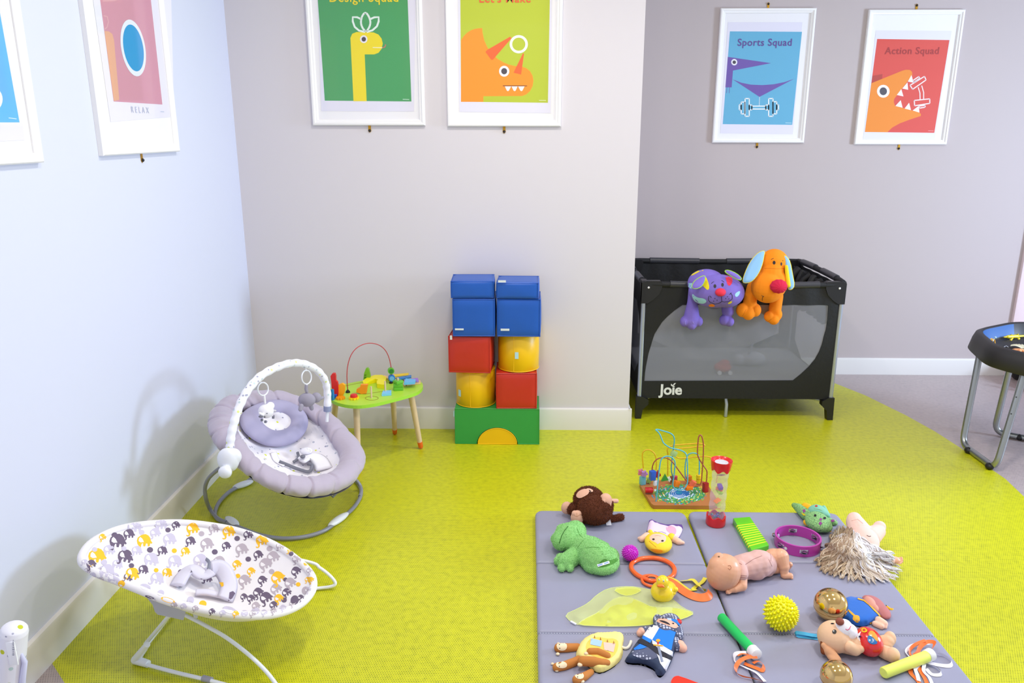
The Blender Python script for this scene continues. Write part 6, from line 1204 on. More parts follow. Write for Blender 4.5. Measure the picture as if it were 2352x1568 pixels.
def hand(c, d, side, L, par, m, base=None):
    """small closed doll hand: palm and five curled fingers"""
    d = Vector(d).normalized(); s = Vector(side).normalized(); u = s.cross(d).normalized(); pr = [('e', c, (L*.42, L*.42, L*.36))]
    for i, (o, ln) in enumerate(((-.36, .62), (-.12, .72), (.12, .70), (.34, .58))):
        a = Vector(c)+d*L*.25+s*L*o; k1 = a+d*L*ln*.45+u*L*.12; k2 = k1+d*L*ln*.18-u*L*.22; pr += [('c', a, k1, L*.13, L*.125), ('c', k1, k2, L*.125, L*.10)]
    a = Vector(c)-s*L*.42; pr += [('c', a, a+d*L*.30-s*L*.10, L*.13, L*.12), ('c', a+d*L*.30-s*L*.10, a+d*L*.52-u*L*.05, L*.12, L*.09)]
    return blob(pr+(base or []), .0010, 2)
ek = K(1700, 1345)
w0, w1, w2 = QK(1706, 1322, 30), QK(1704, 1345, 15), QK(1689, 1353, 12)
hnd = hand(QK(1678, 1355, 10), QK(1664, 1357, 8)-QK(1680, 1354, 9), Vector((.15, .9, .35)), 15*ek, bd, M_VS, [('c', w0, w1, 10.5*ek, 12*ek), ('c', w1, w2, 12*ek, 7.5*ek), ('c', w2, QK(1680, 1354, 10), 7*ek, 7*ek)])
part('arm', rest(hnd), M_VS, bd, angle=180, label='bent vinyl arm with a small curled hand')
def toes(fp, d, side, L):
    d = Vector(d).normalized(); s = Vector(side).normalized(); return [('e', Vector(fp)+d*L*(.62-.10*abs(i-1.0)*.6)+s*L*(-.30+.17*i), (L*(.13 if i else .17),)*3) for i in range(5)]
L_ = 17*K(1810, 1325)
legp_ = [C_((1776, 1280, 36), (1792, 1280, 38), 20, 19), C_((1792, 1279, 40), (1800, 1300, 24), 19, 13), C_((1800, 1300, 24), (1801, 1320, 7), 13, 8), C_((1801, 1321, 7), (1815, 1322, 6), 8, 7)]; part('leg', rest(blob(legp_+toes(QK(1808, 1323, 5), (1, -.05, -.1), (0, 1, .1), L_), .0018, 3)), M_VS, bd, angle=180)
legp_ = [C_((1772, 1302, 18), (1790, 1303, 14), 15, 13), C_((1790, 1303, 14), (1810, 1300, 12), 12, 8), C_((1810, 1300, 12), (1815, 1296, 20), 7, 6)]; part('leg', rest(blob(legp_+toes(QK(1813, 1300, 16), (.1, .2, 1), (.3, .9, -.1), L_*.9), .0018, 3)), M_VS, bd, angle=180)
# ---- blonde doll face down under its hair
hd_ = thing('long_haired_doll', 'plush-bodied doll lying face down under long ash blonde hair at the mat edge', 'doll', base_of(1975, 1260)); M_PB = mat('pink_plush_body', 'f0c8bc', .9, bump=.15, bscale=40, bdist=.003)
b = rest(blob([E_(1985, 1240, 26, 30, 40, 26), C_((1975, 1222, 26), (1964, 1200, 30), 26, 20), E_(1962, 1192, 34, 16, 14, 16), C_((2000, 1232, 22), (2016, 1220, 26), 22, 17), E_(2020, 1210, 32, 14, 12, 14), C_((2000, 1265, 20), (2045, 1285, 14), 18, 11)], .003, 5), MZ+.0008); pt = Paint(b); pt.stroke([(1991, 1229), (1996, 1232), (2000, 1231)], .0012, 1); pt.stroke([(1956, 1196), (1970, 1192), (1982, 1202)], .0007, 2); part('body', b, [M_PB, M_DK, mat('pink_seam', 'd89888', .9)], hd_, angle=180, clean=False)
HK = K(2060, 1290); part('arm', rest(hand(QK(2062, 1287, 14), (.9, -.1, .3), (.1, .7, .6), 15*HK, hd_, M_VS, [('c', QK(2040, 1283, 14), QK(2058, 1286, 14), 9*HK, 8*HK)])), mat('peach_vinyl', 'f0b89c', .45, sss=.15), hd_, angle=180)
hh = rest(blob([E_(1952, 1264, 22, 40, 50, 24)], .004, 2)); part('head', hh, M_VS, hd_, angle=180)
HM = [mat('hair_'+c, c, .42, spec=.5) for c in ('a68a70', 'bfa688', 'd2c2b2', 'e2dee2', '8a7260', 'ecdfc8')]
rr = random.Random(21); g = G(); hg = G(); hg.add(hh.v, hh.f); hg.add(b.v, b.f[:]); hb = gbvh(hg)
ends = [(1872, 1285), (1876, 1298), (1884, 1306), (1890, 1314), (1900, 1320), (1912, 1321), (1922, 1324), (1935, 1328), (1950, 1331), (1965, 1333), (1980, 1335), (1995, 1337), (2010, 1337), (2022, 1338), (2036, 1336), (2050, 1334), (2060, 1328), (2066, 1312), (2066, 1298), (2060, 1282), (2050, 1270)]
def hairpt(x, y, lift):
    h = castpx(hb, x, y); return (h[0]+h[1]*lift) if h else Q(x, y, .003+lift)
def drape(xy, lift):
    """strand laid over the doll: it follows head and back, then slopes down to the mat"""
    z = [hairpt(x, y, lift).z for x, y in xy]; n = len(z)
    for _ in range(9):
        for i in range(1, n-1): z[i] = max(z[i], (z[i-1]+z[i+1])/2-.0006)
    return [P(x, y, q) for (x, y), q in zip(xy, z)]
def lock(t, sx, sy, cut, ph, am, ns, spread, lift0, cyc=2.1):
    j = t*(len(ends)-1); a = int(j); f = j-a; q = min(a+1, len(ends)-1); ex = ends[a][0]*(1-f)+ends[q][0]*f; ey = ends[a][1]*(1-f)+ends[q][1]*f
    ex, ey = sx+(ex-sx)*cut, sy+(ey-sy)*cut; dx, dy = ex-sx, ey-sy; ln = math.hypot(dx, dy) or 1; nx, ny = -dy/ln, dx/ln; n = 16
    lit = t+rr.gauss(0, .13); base = 0 if lit < .2 else 1 if lit < .45 else 2 if lit < .68 else 3
    for k in range(ns):
        o = rr.gauss(0, 1)*spread; r = rr.uniform(.0009, .0018); xy = []; sh = rr.gauss(0, .025); lf = lift0+rr.uniform(0, .004)
        for i in range(n+1):
            s = i/n; w = am*math.sin(ph+s*cyc*2*PI)*min(1, .25+s*1.6)+o*(.5+.7*math.sin(PI*min(1, s*.9))*(1-.5*s)); bow = ln*.12*math.sin(PI*s)*(-1 if t < .45 else 1)
            xy.append((sx+dx*(s+sh*s)+nx*(w+bow), sy+dy*(s+sh*s)+ny*(w+bow)*.75))
        c_ = rr.random(); mi = 4 if c_ < .10 else 5 if c_ > .90 else base
        g.tube(cr(drape(xy, lf), 2), [r*(1 if i < 2*n-3 else .5) for i in range(2*n+1)], 4, mi)
for k in range(60): t = (k+.5)/60; lock(t, 1948+(t-.5)*62+rr.gauss(0, 3), 1232+rr.gauss(0, 3), rr.uniform(.93, 1.0), k*1.9+rr.gauss(0, .3), rr.uniform(5, 8), 15, 1.7, .0015)
for k in range(46): t = rr.random(); lock(t, 1948+(t-.5)*50+rr.gauss(0, 6), 1226+rr.gauss(0, 5), rr.uniform(.5, .95), rr.random()*6, rr.uniform(4, 7), 11, 1.6, .005)
for k in range(26): t = rr.random()*.25; lock(t, 1940+rr.gauss(0, 12), 1216+rr.gauss(0, 5), rr.uniform(.5, .9), rr.random()*6, 4, 9, 2.5, .006)
for k in range(130):  # short wisps over the crown and the nape
    a = rr.uniform(2.7, 5.9); sx, sy = 1938+rr.uniform(-18, 18), 1228+rr.gauss(0, 5); L = rr.uniform(8, 16); pts = []
    for i in range(7): s = i/6; x, y = sx+L*s*math.cos(a)*1.2, sy+L*.40*s*math.sin(a)+5*s*s; pts.append(hairpt(x, y, .004+.005*math.sin(PI*s)))
    g.tube(pts, .0009, 4, rr.choice([0, 1, 2, 2, 3, 1]))
part('hair', g, HM, hd_, angle=180, clean=False, label='long wavy ash blonde hair')
# ---- gold balls (bells) with straps
M_GD = mat('polished_gold', 'e6c07c', .10, 1)
def bell(px, py, rpx, label, strap):
    k = K(px, py+rpx*.5); r = rpx*k; c = Q(px, py, r); c.z = MZ+r+.0006; s = c-P(px, py, c.z); c -= s*0; c = P(px, py, MZ+r+.0006)
    t = thing('gold_ball', label, 'ball', (c.x, c.y, MZ), 'polished gold balls'); part('shell', G().ell(c, r, seg=56, rings=36), M_GD, t, angle=180); part('seam', G().tube([c+Vector((math.cos(a)*r*1.002, math.sin(a)*r*1.002, -.25*r)).normalized()*0+c*0+Vector((math.cos(a)*r*.969, math.sin(a)*r*.969, -.25*r)) for a in [i*PI/24 for i in range(48)]], .0006, 5, closed=True), mat('gold_dark', '8a6020', .3, 1), t)
    if strap: part('strap', G().tube(cr([Q(*q) for q in strap], 5), .0032, 8), M_BK, t, label='black strap')
    return t
bell(1908, 1388, 36.5, 'polished gold ball in front of the blue-caped puppet', [(1872, 1391, .004), (1878, 1398, .006), (1885, 1408, .006), (1895, 1418, .005), (1908, 1426, .004), (1922, 1428, .004)])
bell(1921, 1552, 35, 'polished gold ball cut by the bottom edge below the plush rattle dog', None)
# ---- blue caped puppet
cp = thing('cape_puppet', 'hand puppet with a royal blue cape and brown hair on the right mat', 'puppet', base_of(1985, 1410)); M_BL = mat('royal_blue_velour', '1262c0', .85, bump=.2, bscale=60, bdist=.002, sheen=.2)
g = puff(smoothpoly([(1938, 1374), (1948, 1370), (1962, 1371), (1974, 1372), (1985, 1376), (1998, 1386), (2010, 1398), (2020, 1408), (2028, 1418), (2014, 1426), (1998, 1434), (1984, 1438), (1968, 1438), (1955, 1432), (1940, 1425), (1925, 1422), (1920, 1408), (1930, 1392)], 1), .002, .026, 16, 5); pt = Paint(g)
pt.poly(st([(1970, 1375), (1984, 1379), (1996, 1388.5), (2008, 1401), (2018, 1411), (2023, 1418)], 3.2), 1, 3, .0016); pt.poly(st([(2023, 1418.5), (2012, 1424.5), (1997, 1431)], 3.2), 1, 3, .0016)
pt.poly([(1946, 1401), (1949, 1399), (1964, 1412), (1961, 1416)], 1, 3); pt.poly(smoothpoly([(1960, 1414), (1966, 1412), (1973, 1414), (1975, 1419), (1974, 1428), (1968, 1430), (1963, 1426), (1958, 1422)], 1), 1, 3); part('cape', g, [M_BL, mat('gold_trim', 'e0a828', .7)], cp, angle=180, clean=False)
M_HB = mat('brown_pink_hair_cloth', 'b87272', .9, bump=.3, bscale=90, bdist=.002); M_FS = mat('tan_face_cloth', 'd89888', .85)
part('head', rest(blob([E_(2008, 1388, 10, 22, 34, 11), E_(2026, 1402, 9, 16, 30, 10), E_(1996, 1380, 10, 14, 20, 9)], .0025, 4)), M_HB, cp, angle=180); part('face', rest(blob([E_(1999, 1386, 12, 12, 24, 12), E_(2010, 1398, 11, 8, 14, 10)], .0022, 4)), M_FS, cp, angle=180)
part('hand', rest(blob([C_((2018, 1424, 8), (2030, 1432, 8), 9, 9), C_((2030, 1432, 8), (2034, 1440, 5), 9, 4), C_((2010, 1432, 6), (2024, 1438, 6), 7, 7)], .0022, 4)), M_SK, cp, angle=180); part('hair_tuft', puff([(2034, 1388), (2040, 1392), (2046, 1396), (2053, 1397), (2050, 1401), (2042, 1400), (2037, 1396)], 0, .008, 4, 3), mat('yellow_felt', 'f0b81c', .9), cp, angle=180, clean=False)
# ---- plush rattle dog with red music body
M_TN = mat('tan_plush', 'e6bc98', .9, bump=.12, bscale=120, bdist=.001); M_RG = mat('red_glossy', 'd41c1e', .22, coat=.5)
rd = thing('rattle_dog', 'tan plush dog with a red glossy music belly on the right mat', 'soft toy', base_of(1950, 1490))
b = rest(blob([E_(1916, 1462, 32, 36, 38, 34, Euler((0, -.2, 0))), E_(1938, 1462, 30, 26, 30, 26), C_((1935, 1478, 22), (1960, 1482, 20), 20, 22)], .0026, 5)); pt = Paint(b); pt.disc(1916.5, 1450.5, 5, 5, 1, off=.001); pt.disc(1915, 1449, 1.4, 1.4, 2, off=.002); pt.disc(1912, 1432, 4, 1.5, 1, off=.001)
part('head', b, [M_TN, M_BK, M_RV], rd, angle=180, clean=False)
mz_ = blob([E_(1938, 1442, 58, 19, 18, 20), E_(1950, 1450, 50, 18, 17, 18)], .002, 4); pt = Paint(mz_); pt.stroke([(1942, 1444), (1946, 1446.5), (1951, 1444), (1954, 1437)], .0010, 1); part('muzzle', mz_, [M_WF, mat('mouth_pink', 'd8406c', .8)], rd, angle=180, clean=False); part('nose', blob([E_(1929, 1427, 76, 9, 8, 8)], .0014, 2), mat('nose_brown', '8c4a38', .8), rd, angle=180)
part('ear', rest(blob([C_((1893, 1482, 26), (1903, 1494, 18), 7, 10), C_((1903, 1494, 18), (1922, 1515, 9), 12, 10), E_(1912, 1506, 12, 13, 20, 9)], .0022, 4)), mat('ear_tan', 'd8a078', .9), rd, angle=180); part('ear_back', rest(blob([C_((1890, 1476, 26), (1892, 1496, 14), 6, 7)], .0022, 3)), mat('ear_brown', '7c3c14', .9), rd, angle=180)
bb_ = rest(blob([E_(1995, 1473, 27, 29, 38, 29)], .0022, 4)); pt = Paint(bb_)
pt.poly(smoothpoly([(1994, 1458), (2002, 1462), (2012, 1470), (2016, 1478), (2002, 1480), (1992, 1472)], 1), 1, 3, .0012); pt.poly(smoothpoly([(1993, 1458), (1998, 1448), (2006, 1449), (2013, 1458), (2018, 1470), (2014, 1474), (2004, 1462)], 1), 2, 3, .0012); pt.poly(smoothpoly([(1978, 1444), (1984, 1441), (1990, 1444), (1993, 1450), (1988, 1453), (1980, 1452)], 1), 3, 3, .0015); pt.disc(1985, 1447.5, 3, 2.4, 4, off=.002); pt.stroke([(2003, 1466), (2006, 1470), (2004, 1475), (2001, 1474)], .0011, 5); pt.disc(1998, 1470, 1.6, 1.6, 5, off=.0016); pt.stroke([(1968, 1480), (1978, 1484)], .0008, 0)
part('music_belly', bb_, [M_RG, mat('button_blue', '1a6cb0', .25, coat=.5), mat('button_amber', 'd8961c', .25, coat=.5), mat('button_yellow', 'f0b418', .3), M_RD, M_RV], rd, angle=180, clean=False, label='glossy red belly with coloured buttons')
g = G().prism([(1,1),(2,2),(3,3)][:0] or [(-.012, -.010), (-.002, -.014), (.010, -.010), (.006, 0), (.014, .010), (.002, .008), (-.008, .014), (-.008, .003)], Matrix.Translation(QK(1974, 1461, 42)) @ Euler((.5, -.3, .3)).to_matrix().to_4x4(), 0, .002); col = part('collar', g, M_RV, rd, angle=30); part('badge', G().ell(QK(1975, 1461, 45), (.0035, .002, .004), Euler((.4, 0, 0)), seg=12), mat('navy_print', '2c3c70', .5), col)
part('arm', rest(blob([C_((1950, 1484, 32), (1964, 1492, 24), 13, 13), C_((1962, 1491, 24), (1976, 1490, 24), 12, 9)], .0022, 4)), M_TN, rd, angle=180)
part('leg', rest(blob([C_((2020, 1472, 14), (2038, 1472, 16), 12, 15), E_(2044, 1466, 18, 13, 14, 17), E_(2036, 1480, 12, 14, 12, 12)], .0024, 4)), M_TN, rd, angle=180); part('leg', rest(blob([C_((2016, 1490, 12), (2038, 1500, 14), 13, 16), E_(2050, 1504, 16, 16, 16, 18)], .0024, 4)), M_TN, rd, angle=180)
g = G().ribbon([QK(1882, 1460, 6), QK(1865, 1458, 8), QK(1850, 1455, 9), QK(1830, 1452, 9), QK(1826, 1456, 6), QK(1832, 1460, 3), QK(1860, 1463, 3), QK(1882, 1466, 3)], Vector((0, .006, .002))); part('hanging_loop', g, mat('turquoise_ribbon', '3aa2cc', .6), rd, angle=180, clean=False, label='turquoise ribbon loop')
# ---- monkey-finger glove puppet
gp = thing('glove_puppet', 'pale yellow glove puppet with five brown monkey fingers at the bottom left of the mat', 'puppet', base_of(1352, 1510)); M_PY = mat('pale_yellow_cloth', 'f4e28a', .9, bump=.3, bscale=40, bdist=.003); M_BR2 = mat('brown_finger_cloth', 'c07a38', .9, bump=.2, bscale=60, bdist=.002)
S4 = 5.6; z4 = lambda x, y: (1220+x/S4, 1400+y/S4)
Z = lambda l: [z4(*p) for p in l]
g = puff(smoothpoly(Z([(570, 590), (600, 480), (650, 400), (730, 345), (830, 300), (960, 300), (1080, 285), (1180, 305), (1195, 380), (1175, 470), (1185, 560), (1150, 650), (1090, 710), (1000, 770), (900, 812), (820, 800), (700, 700), (600, 640)]), 1), .001, .026, 14, 4); pt = Paint(g)
pt.poly(smoothpoly(Z([(700, 450), (760, 370), (860, 345), (960, 370), (1080, 370), (1130, 420), (1100, 560), (1000, 640), (850, 620), (720, 560)]), 1), 1, 4); pt.poly(Z([(770, 370), (915, 405), (895, 480), (760, 450)]), 2, 4, .0016); pt.poly(Z([(930, 420), (1085, 440), (1060, 550), (940, 520)]), 3, 4, .0016)
for x, y in ((815, 350), (892, 375), (980, 402), (1062, 420)): pt.poly(Z([(x-8, y+18), (x, y-20), (x+10, y+18)]), 4, 2, .002)
pt.stroke(Z([(840, 415), (835, 440), (845, 465)]), .0006, 5); pt.stroke(Z([(815, 440), (832, 452)]), .0006, 5)
part('palm', g, [M_PY, mat('deep_yellow_cloth', 'f4cc5c', .9), mat('light_blue_patch', 'a8c8e8', .8), mat('pale_pink_patch', 'ecc4b4', .8), mat('brown_spike', '9a5820', .8), M_BK], gp, angle=180, clean=False)
def finger(pts, face, ears_, up=0):
    k = K(1320, 1500)/S4*1.0; pr = []
    for (a, b2) in zip(pts[:-1], pts[1:]): pr.append(('c', Q(*z4(a[0], a[1]), a[2]*k*.62+up), Q(*z4(b2[0], b2[1]), b2[2]*k*.62+up), a[2]*k, b2[2]*k))
    b = rest(blob(pr, .0022, 4)); pt = Paint(b)
    if face:
        fx, fy, rx, ry = face; 
        pt.poly(smoothpoly(Z([(fx-rx, fy-ry*.4), (fx-rx*.4, fy-ry), (fx+rx*.5, fy-ry), (fx+rx, fy-ry*.2), (fx+rx*.8, fy+ry*.7), (fx, fy+ry), (fx-rx*.8, fy+ry*.6)]), 1), 1, 3, .0012); pt.disc(*z4(fx-rx*.45, fy-ry*.35), 1.1, 1, 2, off=.0022); pt.disc(*z4(fx-rx*.40, fy+ry*.4), 1.1, 1, 2, off=.0022); pt.stroke(Z([(fx+rx*.1, fy-ry*.5), (fx+rx*.5, fy), (fx+rx*.2, fy+ry*.5)]), .0006, 3)
    o = part('finger', b, [M_BR2, mat('cream_felt', 'f0dcb8', .9), M_BK, M_DK], gp, angle=180, clean=False)
    for x, y, r in ears_: part('ear', blob([('e', Q(*z4(x, y), r*k*.8+up), (r*k, r*k*.9, r*k*.7))], .0016, 2), mat('cream_felt', 'f0dcb8', .9), o)
finger([(355, 490, 62), (470, 490, 58), (600, 480, 50)], (395, 470, 70, 58), [(342, 568, 26), (348, 430, 18)]); finger([(330, 740, 56), (430, 720, 56), (560, 670, 55), (640, 620, 45)], (390, 710, 75, 42), [(330, 778, 26), (275, 695, 22)])
finger([(585, 900, 56), (680, 860, 52), (770, 800, 40)], (620, 850, 60, 42), [(658, 920, 28)]); finger([(760, 540, 48), (860, 540, 48), (980, 590, 45)], None, [(710, 563, 30)], .022); finger([(660, 660, 62), (780, 665, 62), (900, 680, 52), (980, 680, 40)], None, [(628, 706, 34)], .016)
part('tail', G().tube(cr([Q(*z4(x, y), .005) for x, y in ((1170, 480), (1215, 495), (1250, 480), (1275, 440), (1285, 405))], 5), [.0042]*4+[.0045]*17, 10), mat('cream_cord', 'ece6d8', .85), gp)
# ---- knight puppet
kn = thing('knight_puppet', 'blue and white knight hand puppet with a moustache at the bottom of the left mat', 'puppet', base_of(1510, 1490)); M_KB = mat('knight_blue', '1a7ae4', .8); M_KW = mat('knight_white', 'e8e6ea', .8); M_KD = mat('knight_denim', '34405c', .85); M_KN = mat('knight_black', '24222c', .8); M_KS = mat('knight_skin', 'eeb49c', .8)
def dots_mat():
    m = mat('knight_mail_dots', '565a74', .85); nt = m.node_tree; v = nt.nodes.new('ShaderNodeTexVoronoi'); v.inputs['Scale'].default_value = 110; v.inputs['Randomness'].default_value = .15; tc = nt.nodes.new('ShaderNodeTexCoord'); nt.links.new(tc.outputs['Object'], v.inputs['Vector']); l = nt.nodes.new('ShaderNodeMath'); l.operation = 'LESS_THAN'; l.inputs[1].default_value = .40; nt.links.new(v.outputs['Distance'], l.inputs[0]); x = nt.nodes.new('ShaderNodeMix'); x.data_type = 'RGBA'; x.inputs[6].default_value = lin('565a74'); x.inputs[7].default_value = lin('c4c8dc'); nt.links.new(l.outputs[0], x.inputs[0]); nt.links.new(x.outputs[2], nt.nodes['Principled BSDF'].inputs['Base Color']); return m
M_KM = dots_mat()
g = puff(smoothpoly(Z([(1200, 650), (1260, 570), (1310, 480), (1370, 400), (1440, 330), (1520, 220), (1570, 190), (1700, 210), (1860, 260), (1945, 300), (1890, 430), (1840, 560), (1800, 680), (1740, 790), (1690, 850), (1640, 855), (1600, 820), (1590, 770), (1500, 715), (1400, 690), (1290, 690), (1215, 675)]), 1), .001, .030, 14, 4); pt = Paint(g)
T_ = lambda l, m, off=.0008: pt.poly(Z(l), m, 4, off)
T_([(1440, 330), (1545, 195), (1660, 215), (1555, 390)], 1); T_([(1660, 215), (1860, 290), (1830, 380), (1800, 520), (1700, 470), (1555, 390)], 2, .001); T_([(1440, 330), (1555, 390), (1530, 430), (1420, 400)], 2, .001); T_([(1380, 400), (1430, 375), (1560, 450), (1680, 540), (1815, 610), (1800, 650), (1640, 590), (1500, 480), (1370, 425)], 3, .0018); T_([(1555, 390), (1700, 470), (1820, 540), (1815, 600), (1680, 530), (1560, 440)], 1, .0010)
T_([(1320, 500), (1400, 440), (1490, 480), (1440, 500), (1330, 520)], 2); T_([(1290, 540), (1340, 520), (1440, 510), (1500, 475), (1580, 520), (1640, 610), (1560, 640), (1440, 640), (1300, 580)], 4); T_([(1245, 580), (1300, 580), (1440, 640), (1580, 640), (1650, 680), (1720, 780), (1690, 830), (1640, 760), (1520, 700), (1400, 680), (1290, 680), (1210, 640)], 0, .001); T_([(1590, 530), (1680, 560), (1795, 640), (1730, 790), (1660, 690), (1630, 600)], 1, .0012)
T_([(1620, 470), (1655, 480), (1700, 670), (1670, 680), (1640, 560)], 6, .002); T_([(1570, 450), (1700, 465), (1695, 478), (1575, 468)], 5, .0024); T_([(1620, 415), (1640, 415), (1645, 450), (1620, 450)], 7, .0024); pt.disc(*z4(1632, 405), 5, 3.4, 5, off=.003)
part('tabard', g, [M_KD, M_KW, M_KB, M_KN, M_KM, mat('sword_gold', 'f0a818', .6), mat('sword_grey', '8890a8', .6), M_RD], kn, angle=180, clean=False)
hd2 = rest(blob([E_(*z4(1760, 190), 15, 27, 42, 15, Euler((0, 0, -.5))), E_(*z4(1880, 280), 12, 13, 30, 13), E_(*z4(1640, 150), 11, 13, 22, 12)], .0024, 4)); pt = Paint(hd2)
pt.poly(smoothpoly(Z([(1610, 150), (1640, 110), (1740, 115), (1830, 145), (1890, 200), (1880, 235), (1840, 240), (1760, 205), (1640, 165)]), 1), 1, 3); pt.poly(smoothpoly(Z([(1640, 140), (1700, 140), (1760, 165), (1795, 200), (1760, 190), (1720, 175), (1680, 160)]), 1), 2, 2.5, .0014); pt.disc(*z4(1693, 112), 2.3, 1, 2, off=.0014); pt.disc(*z4(1825, 178), 2.6, 1.4, 2, .3, off=.0014); pt.poly(Z([(1800, 120), (1880, 135), (1940, 215), (1920, 225), (1860, 170), (1810, 145)]), 3, 3, .0016); pt.poly(Z([(1745, 108), (1800, 112), (1820, 145), (1760, 135)]), 4, 3, .0010)
part('head', hd2, [M_KM, M_KS, M_KN, M_KB, mat('visor_pale_blue', 'b8c8ec', .8)], kn, angle=180, clean=False); part('plume', blob([E_(*z4(1895, 152), 22, 8, 8, 5), E_(*z4(1840, 112), 20, 5, 5, 4)], .0018, 2), M_RD, kn, angle=180, label='red felt plume')
part('arm', rest(blob([C_((*z4(1470, 270), 9), (*z4(1440, 285), 8), 10, 10)], .002, 3)), M_KM, kn, angle=180); part('hand', rest(blob([C_((*z4(1420, 290), 8), (*z4(1405, 300), 7), 11, 9)], .002, 3)), M_KS, kn, angle=180); part('arm', rest(blob([C_((*z4(1850, 420), 9), (*z4(1870, 470), 8), 13, 12)], .002, 3)), M_KM, kn, angle=180); part('hand', rest(blob([C_((*z4(1915, 470), 7), (*z4(1945, 490), 7), 14, 11), E_(*z4(1915, 440), 7, 6, 10, 6)], .002, 3)), M_KS, kn, angle=180)
part('lining', puff(Z([(1290, 690), (1400, 692), (1500, 716), (1590, 772), (1600, 820), (1640, 852), (1600, 800), (1560, 770), (1480, 735), (1380, 710)]), 0, .004, 3, 3), M_KN, kn, angle=180, clean=False)
# ---- sticks with ribbons
st1 = thing('ribbon_stick', 'green stick with a white cap and orange and white ribbons', 'ribbon stick', base_of(1700, 1460)); M_GS = mat('green_foam_stick', '12c45e', .45); kk = K(1690, 1450); r_ = 11*kk
r2_ = r_*1.22; a, b_ = Q(1656, 1416, r2_), Q(1727, 1492, r2_); part('stick', G().tube([a, a.lerp(b_, .02), b_], [r_*.82, r_, r_], 24), M_GS, st1, angle=40); e_ = Q(1738, 1504, r2_); part('cap', G().tube([b_-(b_-a).normalized()*.004, b_, e_, e_.lerp(b_, -.15)], [r_*1.02, r_*1.2, r_*1.2, r_*.8], 24), M_RV, st1, angle=40, label='white cap')
S6 = 6.5333; z6 = lambda x, y, h: (1500+x/S6, 1380+y/S6, h)
rib([z6(1560, 830, .018), z6(1420, 840, .020), z6(1300, 900, .016), z6(1240, 1000, .010), z6(1260, 1090, .004), z6(1350, 1140, .003), z6(1500, 1170, .003), z6(1650, 1215, .003)], .0062, M_RO, st1, wv=[.5, .3, .2, .6, 1.2, 1.4, 1.2, 1.0]); rib([z6(1500, 930, .006), z6(1580, 900, .010), z6(1660, 960, .008), z6(1640, 1040, .004), z6(1560, 1010, .003), z6(1430, 960, .003), z6(1370, 930, .004)], .0062, M_RO, st1, wv=[.2, .4, .9, .4, .2, .1, .1])
rib([z6(1400, 770, .014), z6(1240, 790, .008), z6(1220, 880, .004), z6(1260, 940, .003), z6(1400, 1000, .006), z6(1560, 1080, .006), z6(1680, 1210, .003)], .0058, M_RW, st1, wv=[.2, .6, 1.1, .7, .3, .3, .3]); rib([z6(1270, 820, .012), z6(1330, 790, .016), z6(1420, 800, .014), z6(1500, 840, .012)], .004, M_RO, st1, wv=[.4, .2, .2, .4])
st2_ = thing('ribbon_stick', 'pale yellow stick with a white cap and looped ribbons', 'ribbon stick', base_of(2080, 1520)); kk = K(2080, 1520); r_ = 12.5*kk
r2_ = r_*1.17; a, b_ = Q(2029, 1545, r2_), Q(2128, 1507, r2_); part('stick', G().tube([a, a.lerp(b_, .02), b_], [r_*.85, r_, r_], 24), mat('pale_yellow_stick', 'e8f46c', .4, sss=.1), st2_, angle=40); e_ = Q(2138, 1502, r2_); part('cap', G().tube([b_, b_.lerp(e_, .1), e_, e_.lerp(b_, -.1)], [r_*1.02, r_*1.12, r_*1.15, r_*.85], 24), M_RV, st2_, angle=40, label='white cap')
S5b = 5.3455; z5 = lambda x, y, h: (1800+x/S5b, 1320+y/S5b, h)
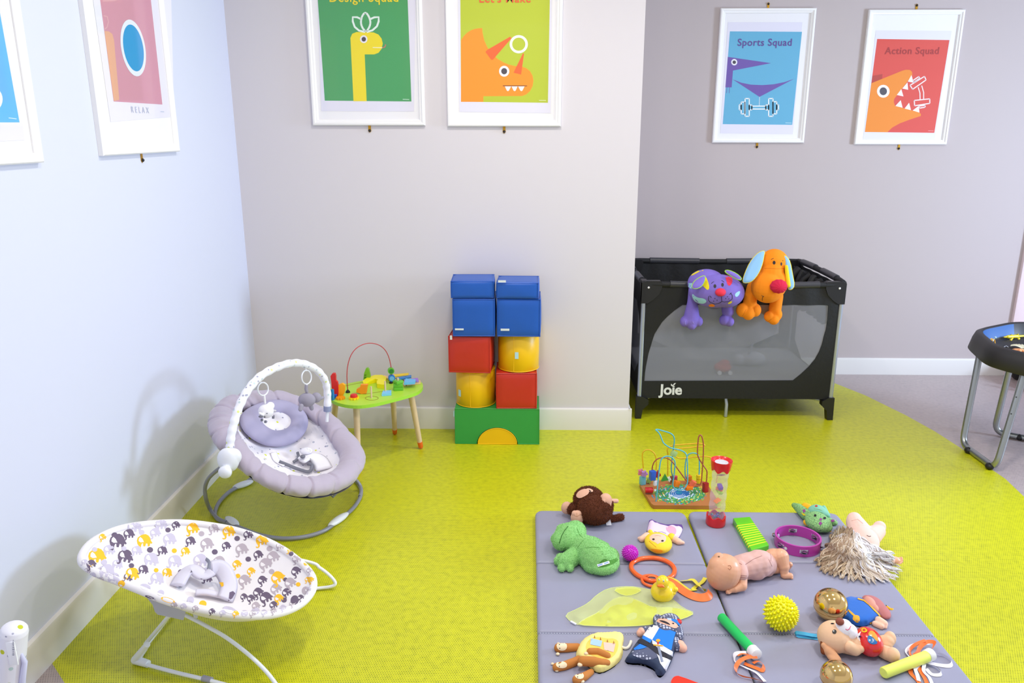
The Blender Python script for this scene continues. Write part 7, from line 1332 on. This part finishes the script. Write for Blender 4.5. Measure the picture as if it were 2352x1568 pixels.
rib([z5(1830, 900, .020), z5(1850, 830, .026), z5(1760, 820, .020), z5(1680, 880, .014), z5(1640, 960, .006), z5(1600, 990, .003)], .0062, M_RO, st2_, wv=[1.2, .8, .3, .5, .8, .4]); rib([z5(1800, 830, .020), z5(1650, 850, .012), z5(1560, 880, .006), z5(1500, 950, .004), z5(1560, 1020, .003)], .0055, M_RW, st2_, wv=[.3, .4, .7, 1.0, .5]); rib([z5(1740, 800, .024), z5(1620, 850, .014), z5(1550, 920, .006), z5(1560, 990, .003)], .0045, M_RO, st2_, wv=[.3, .5, .8, .4])
rib([z5(1850, 950, .012), z5(1960, 980, .006), z5(2060, 1050, .006), z5(2050, 1110, .005), z5(1940, 1110, .004), z5(1800, 1080, .004), z5(1720, 1060, .004)], .0055, M_RW, st2_, wv=[1.0, 1.2, 1.3, .8, .4, .3, .3]); rib([z5(1760, 1100, .004), z5(1860, 1120, .006), z5(1930, 1180, .006), z5(1920, 1225, .004), z5(1820, 1220, .003), z5(1750, 1150, .003)], .0050, M_RW, st2_, wv=[.6, .9, 1.3, .8, .4, .3])
rib([z5(1680, 1080, .006), z5(1580, 1130, .003), z5(1560, 1200, .003), z5(1640, 1290, .003), z5(1720, 1400, .003)], .0062, M_RO, st2_, wv=[.3, .2, 0, .1, .1]); rib([z5(1640, 1060, .006), z5(1680, 1180, .004), z5(1740, 1280, .004), z5(1780, 1400, .003)], .0060, M_RO, st2_, wv=[.2, .1, .1, .1]); rib([z5(1700, 1070, .008), z5(1620, 1140, .006), z5(1640, 1220, .006), z5(1660, 1300, .005)], .0055, M_RW, st2_, wv=[.2, .2, .1, .1]); rib([z5(1730, 1080, .006), z5(1720, 1180, .006), z5(1790, 1260, .006), z5(1840, 1380, .005)], .0050, M_RW, st2_, wv=[.2, .2, .1, .1])
# ---- red block cut by the bottom edge
a = [(1545, 1556), (1551, 1552), (1560, 1551), (1620, 1574), (1650, 1640), (1560, 1640), (1540, 1566)]; pw = [(Q(*p, .02).x, Q(*p, .02).y) for p in smoothpoly(a, 1)]
single('red_toy', G().prism(pw, lambda a, b, c: Vector((a, b, c)), MZ+.0006, MZ+.02), mat('scarlet_plastic', 'ee2e12', .35), 'bright red plastic toy just showing at the bottom edge of the left mat', 'toy', angle=30)
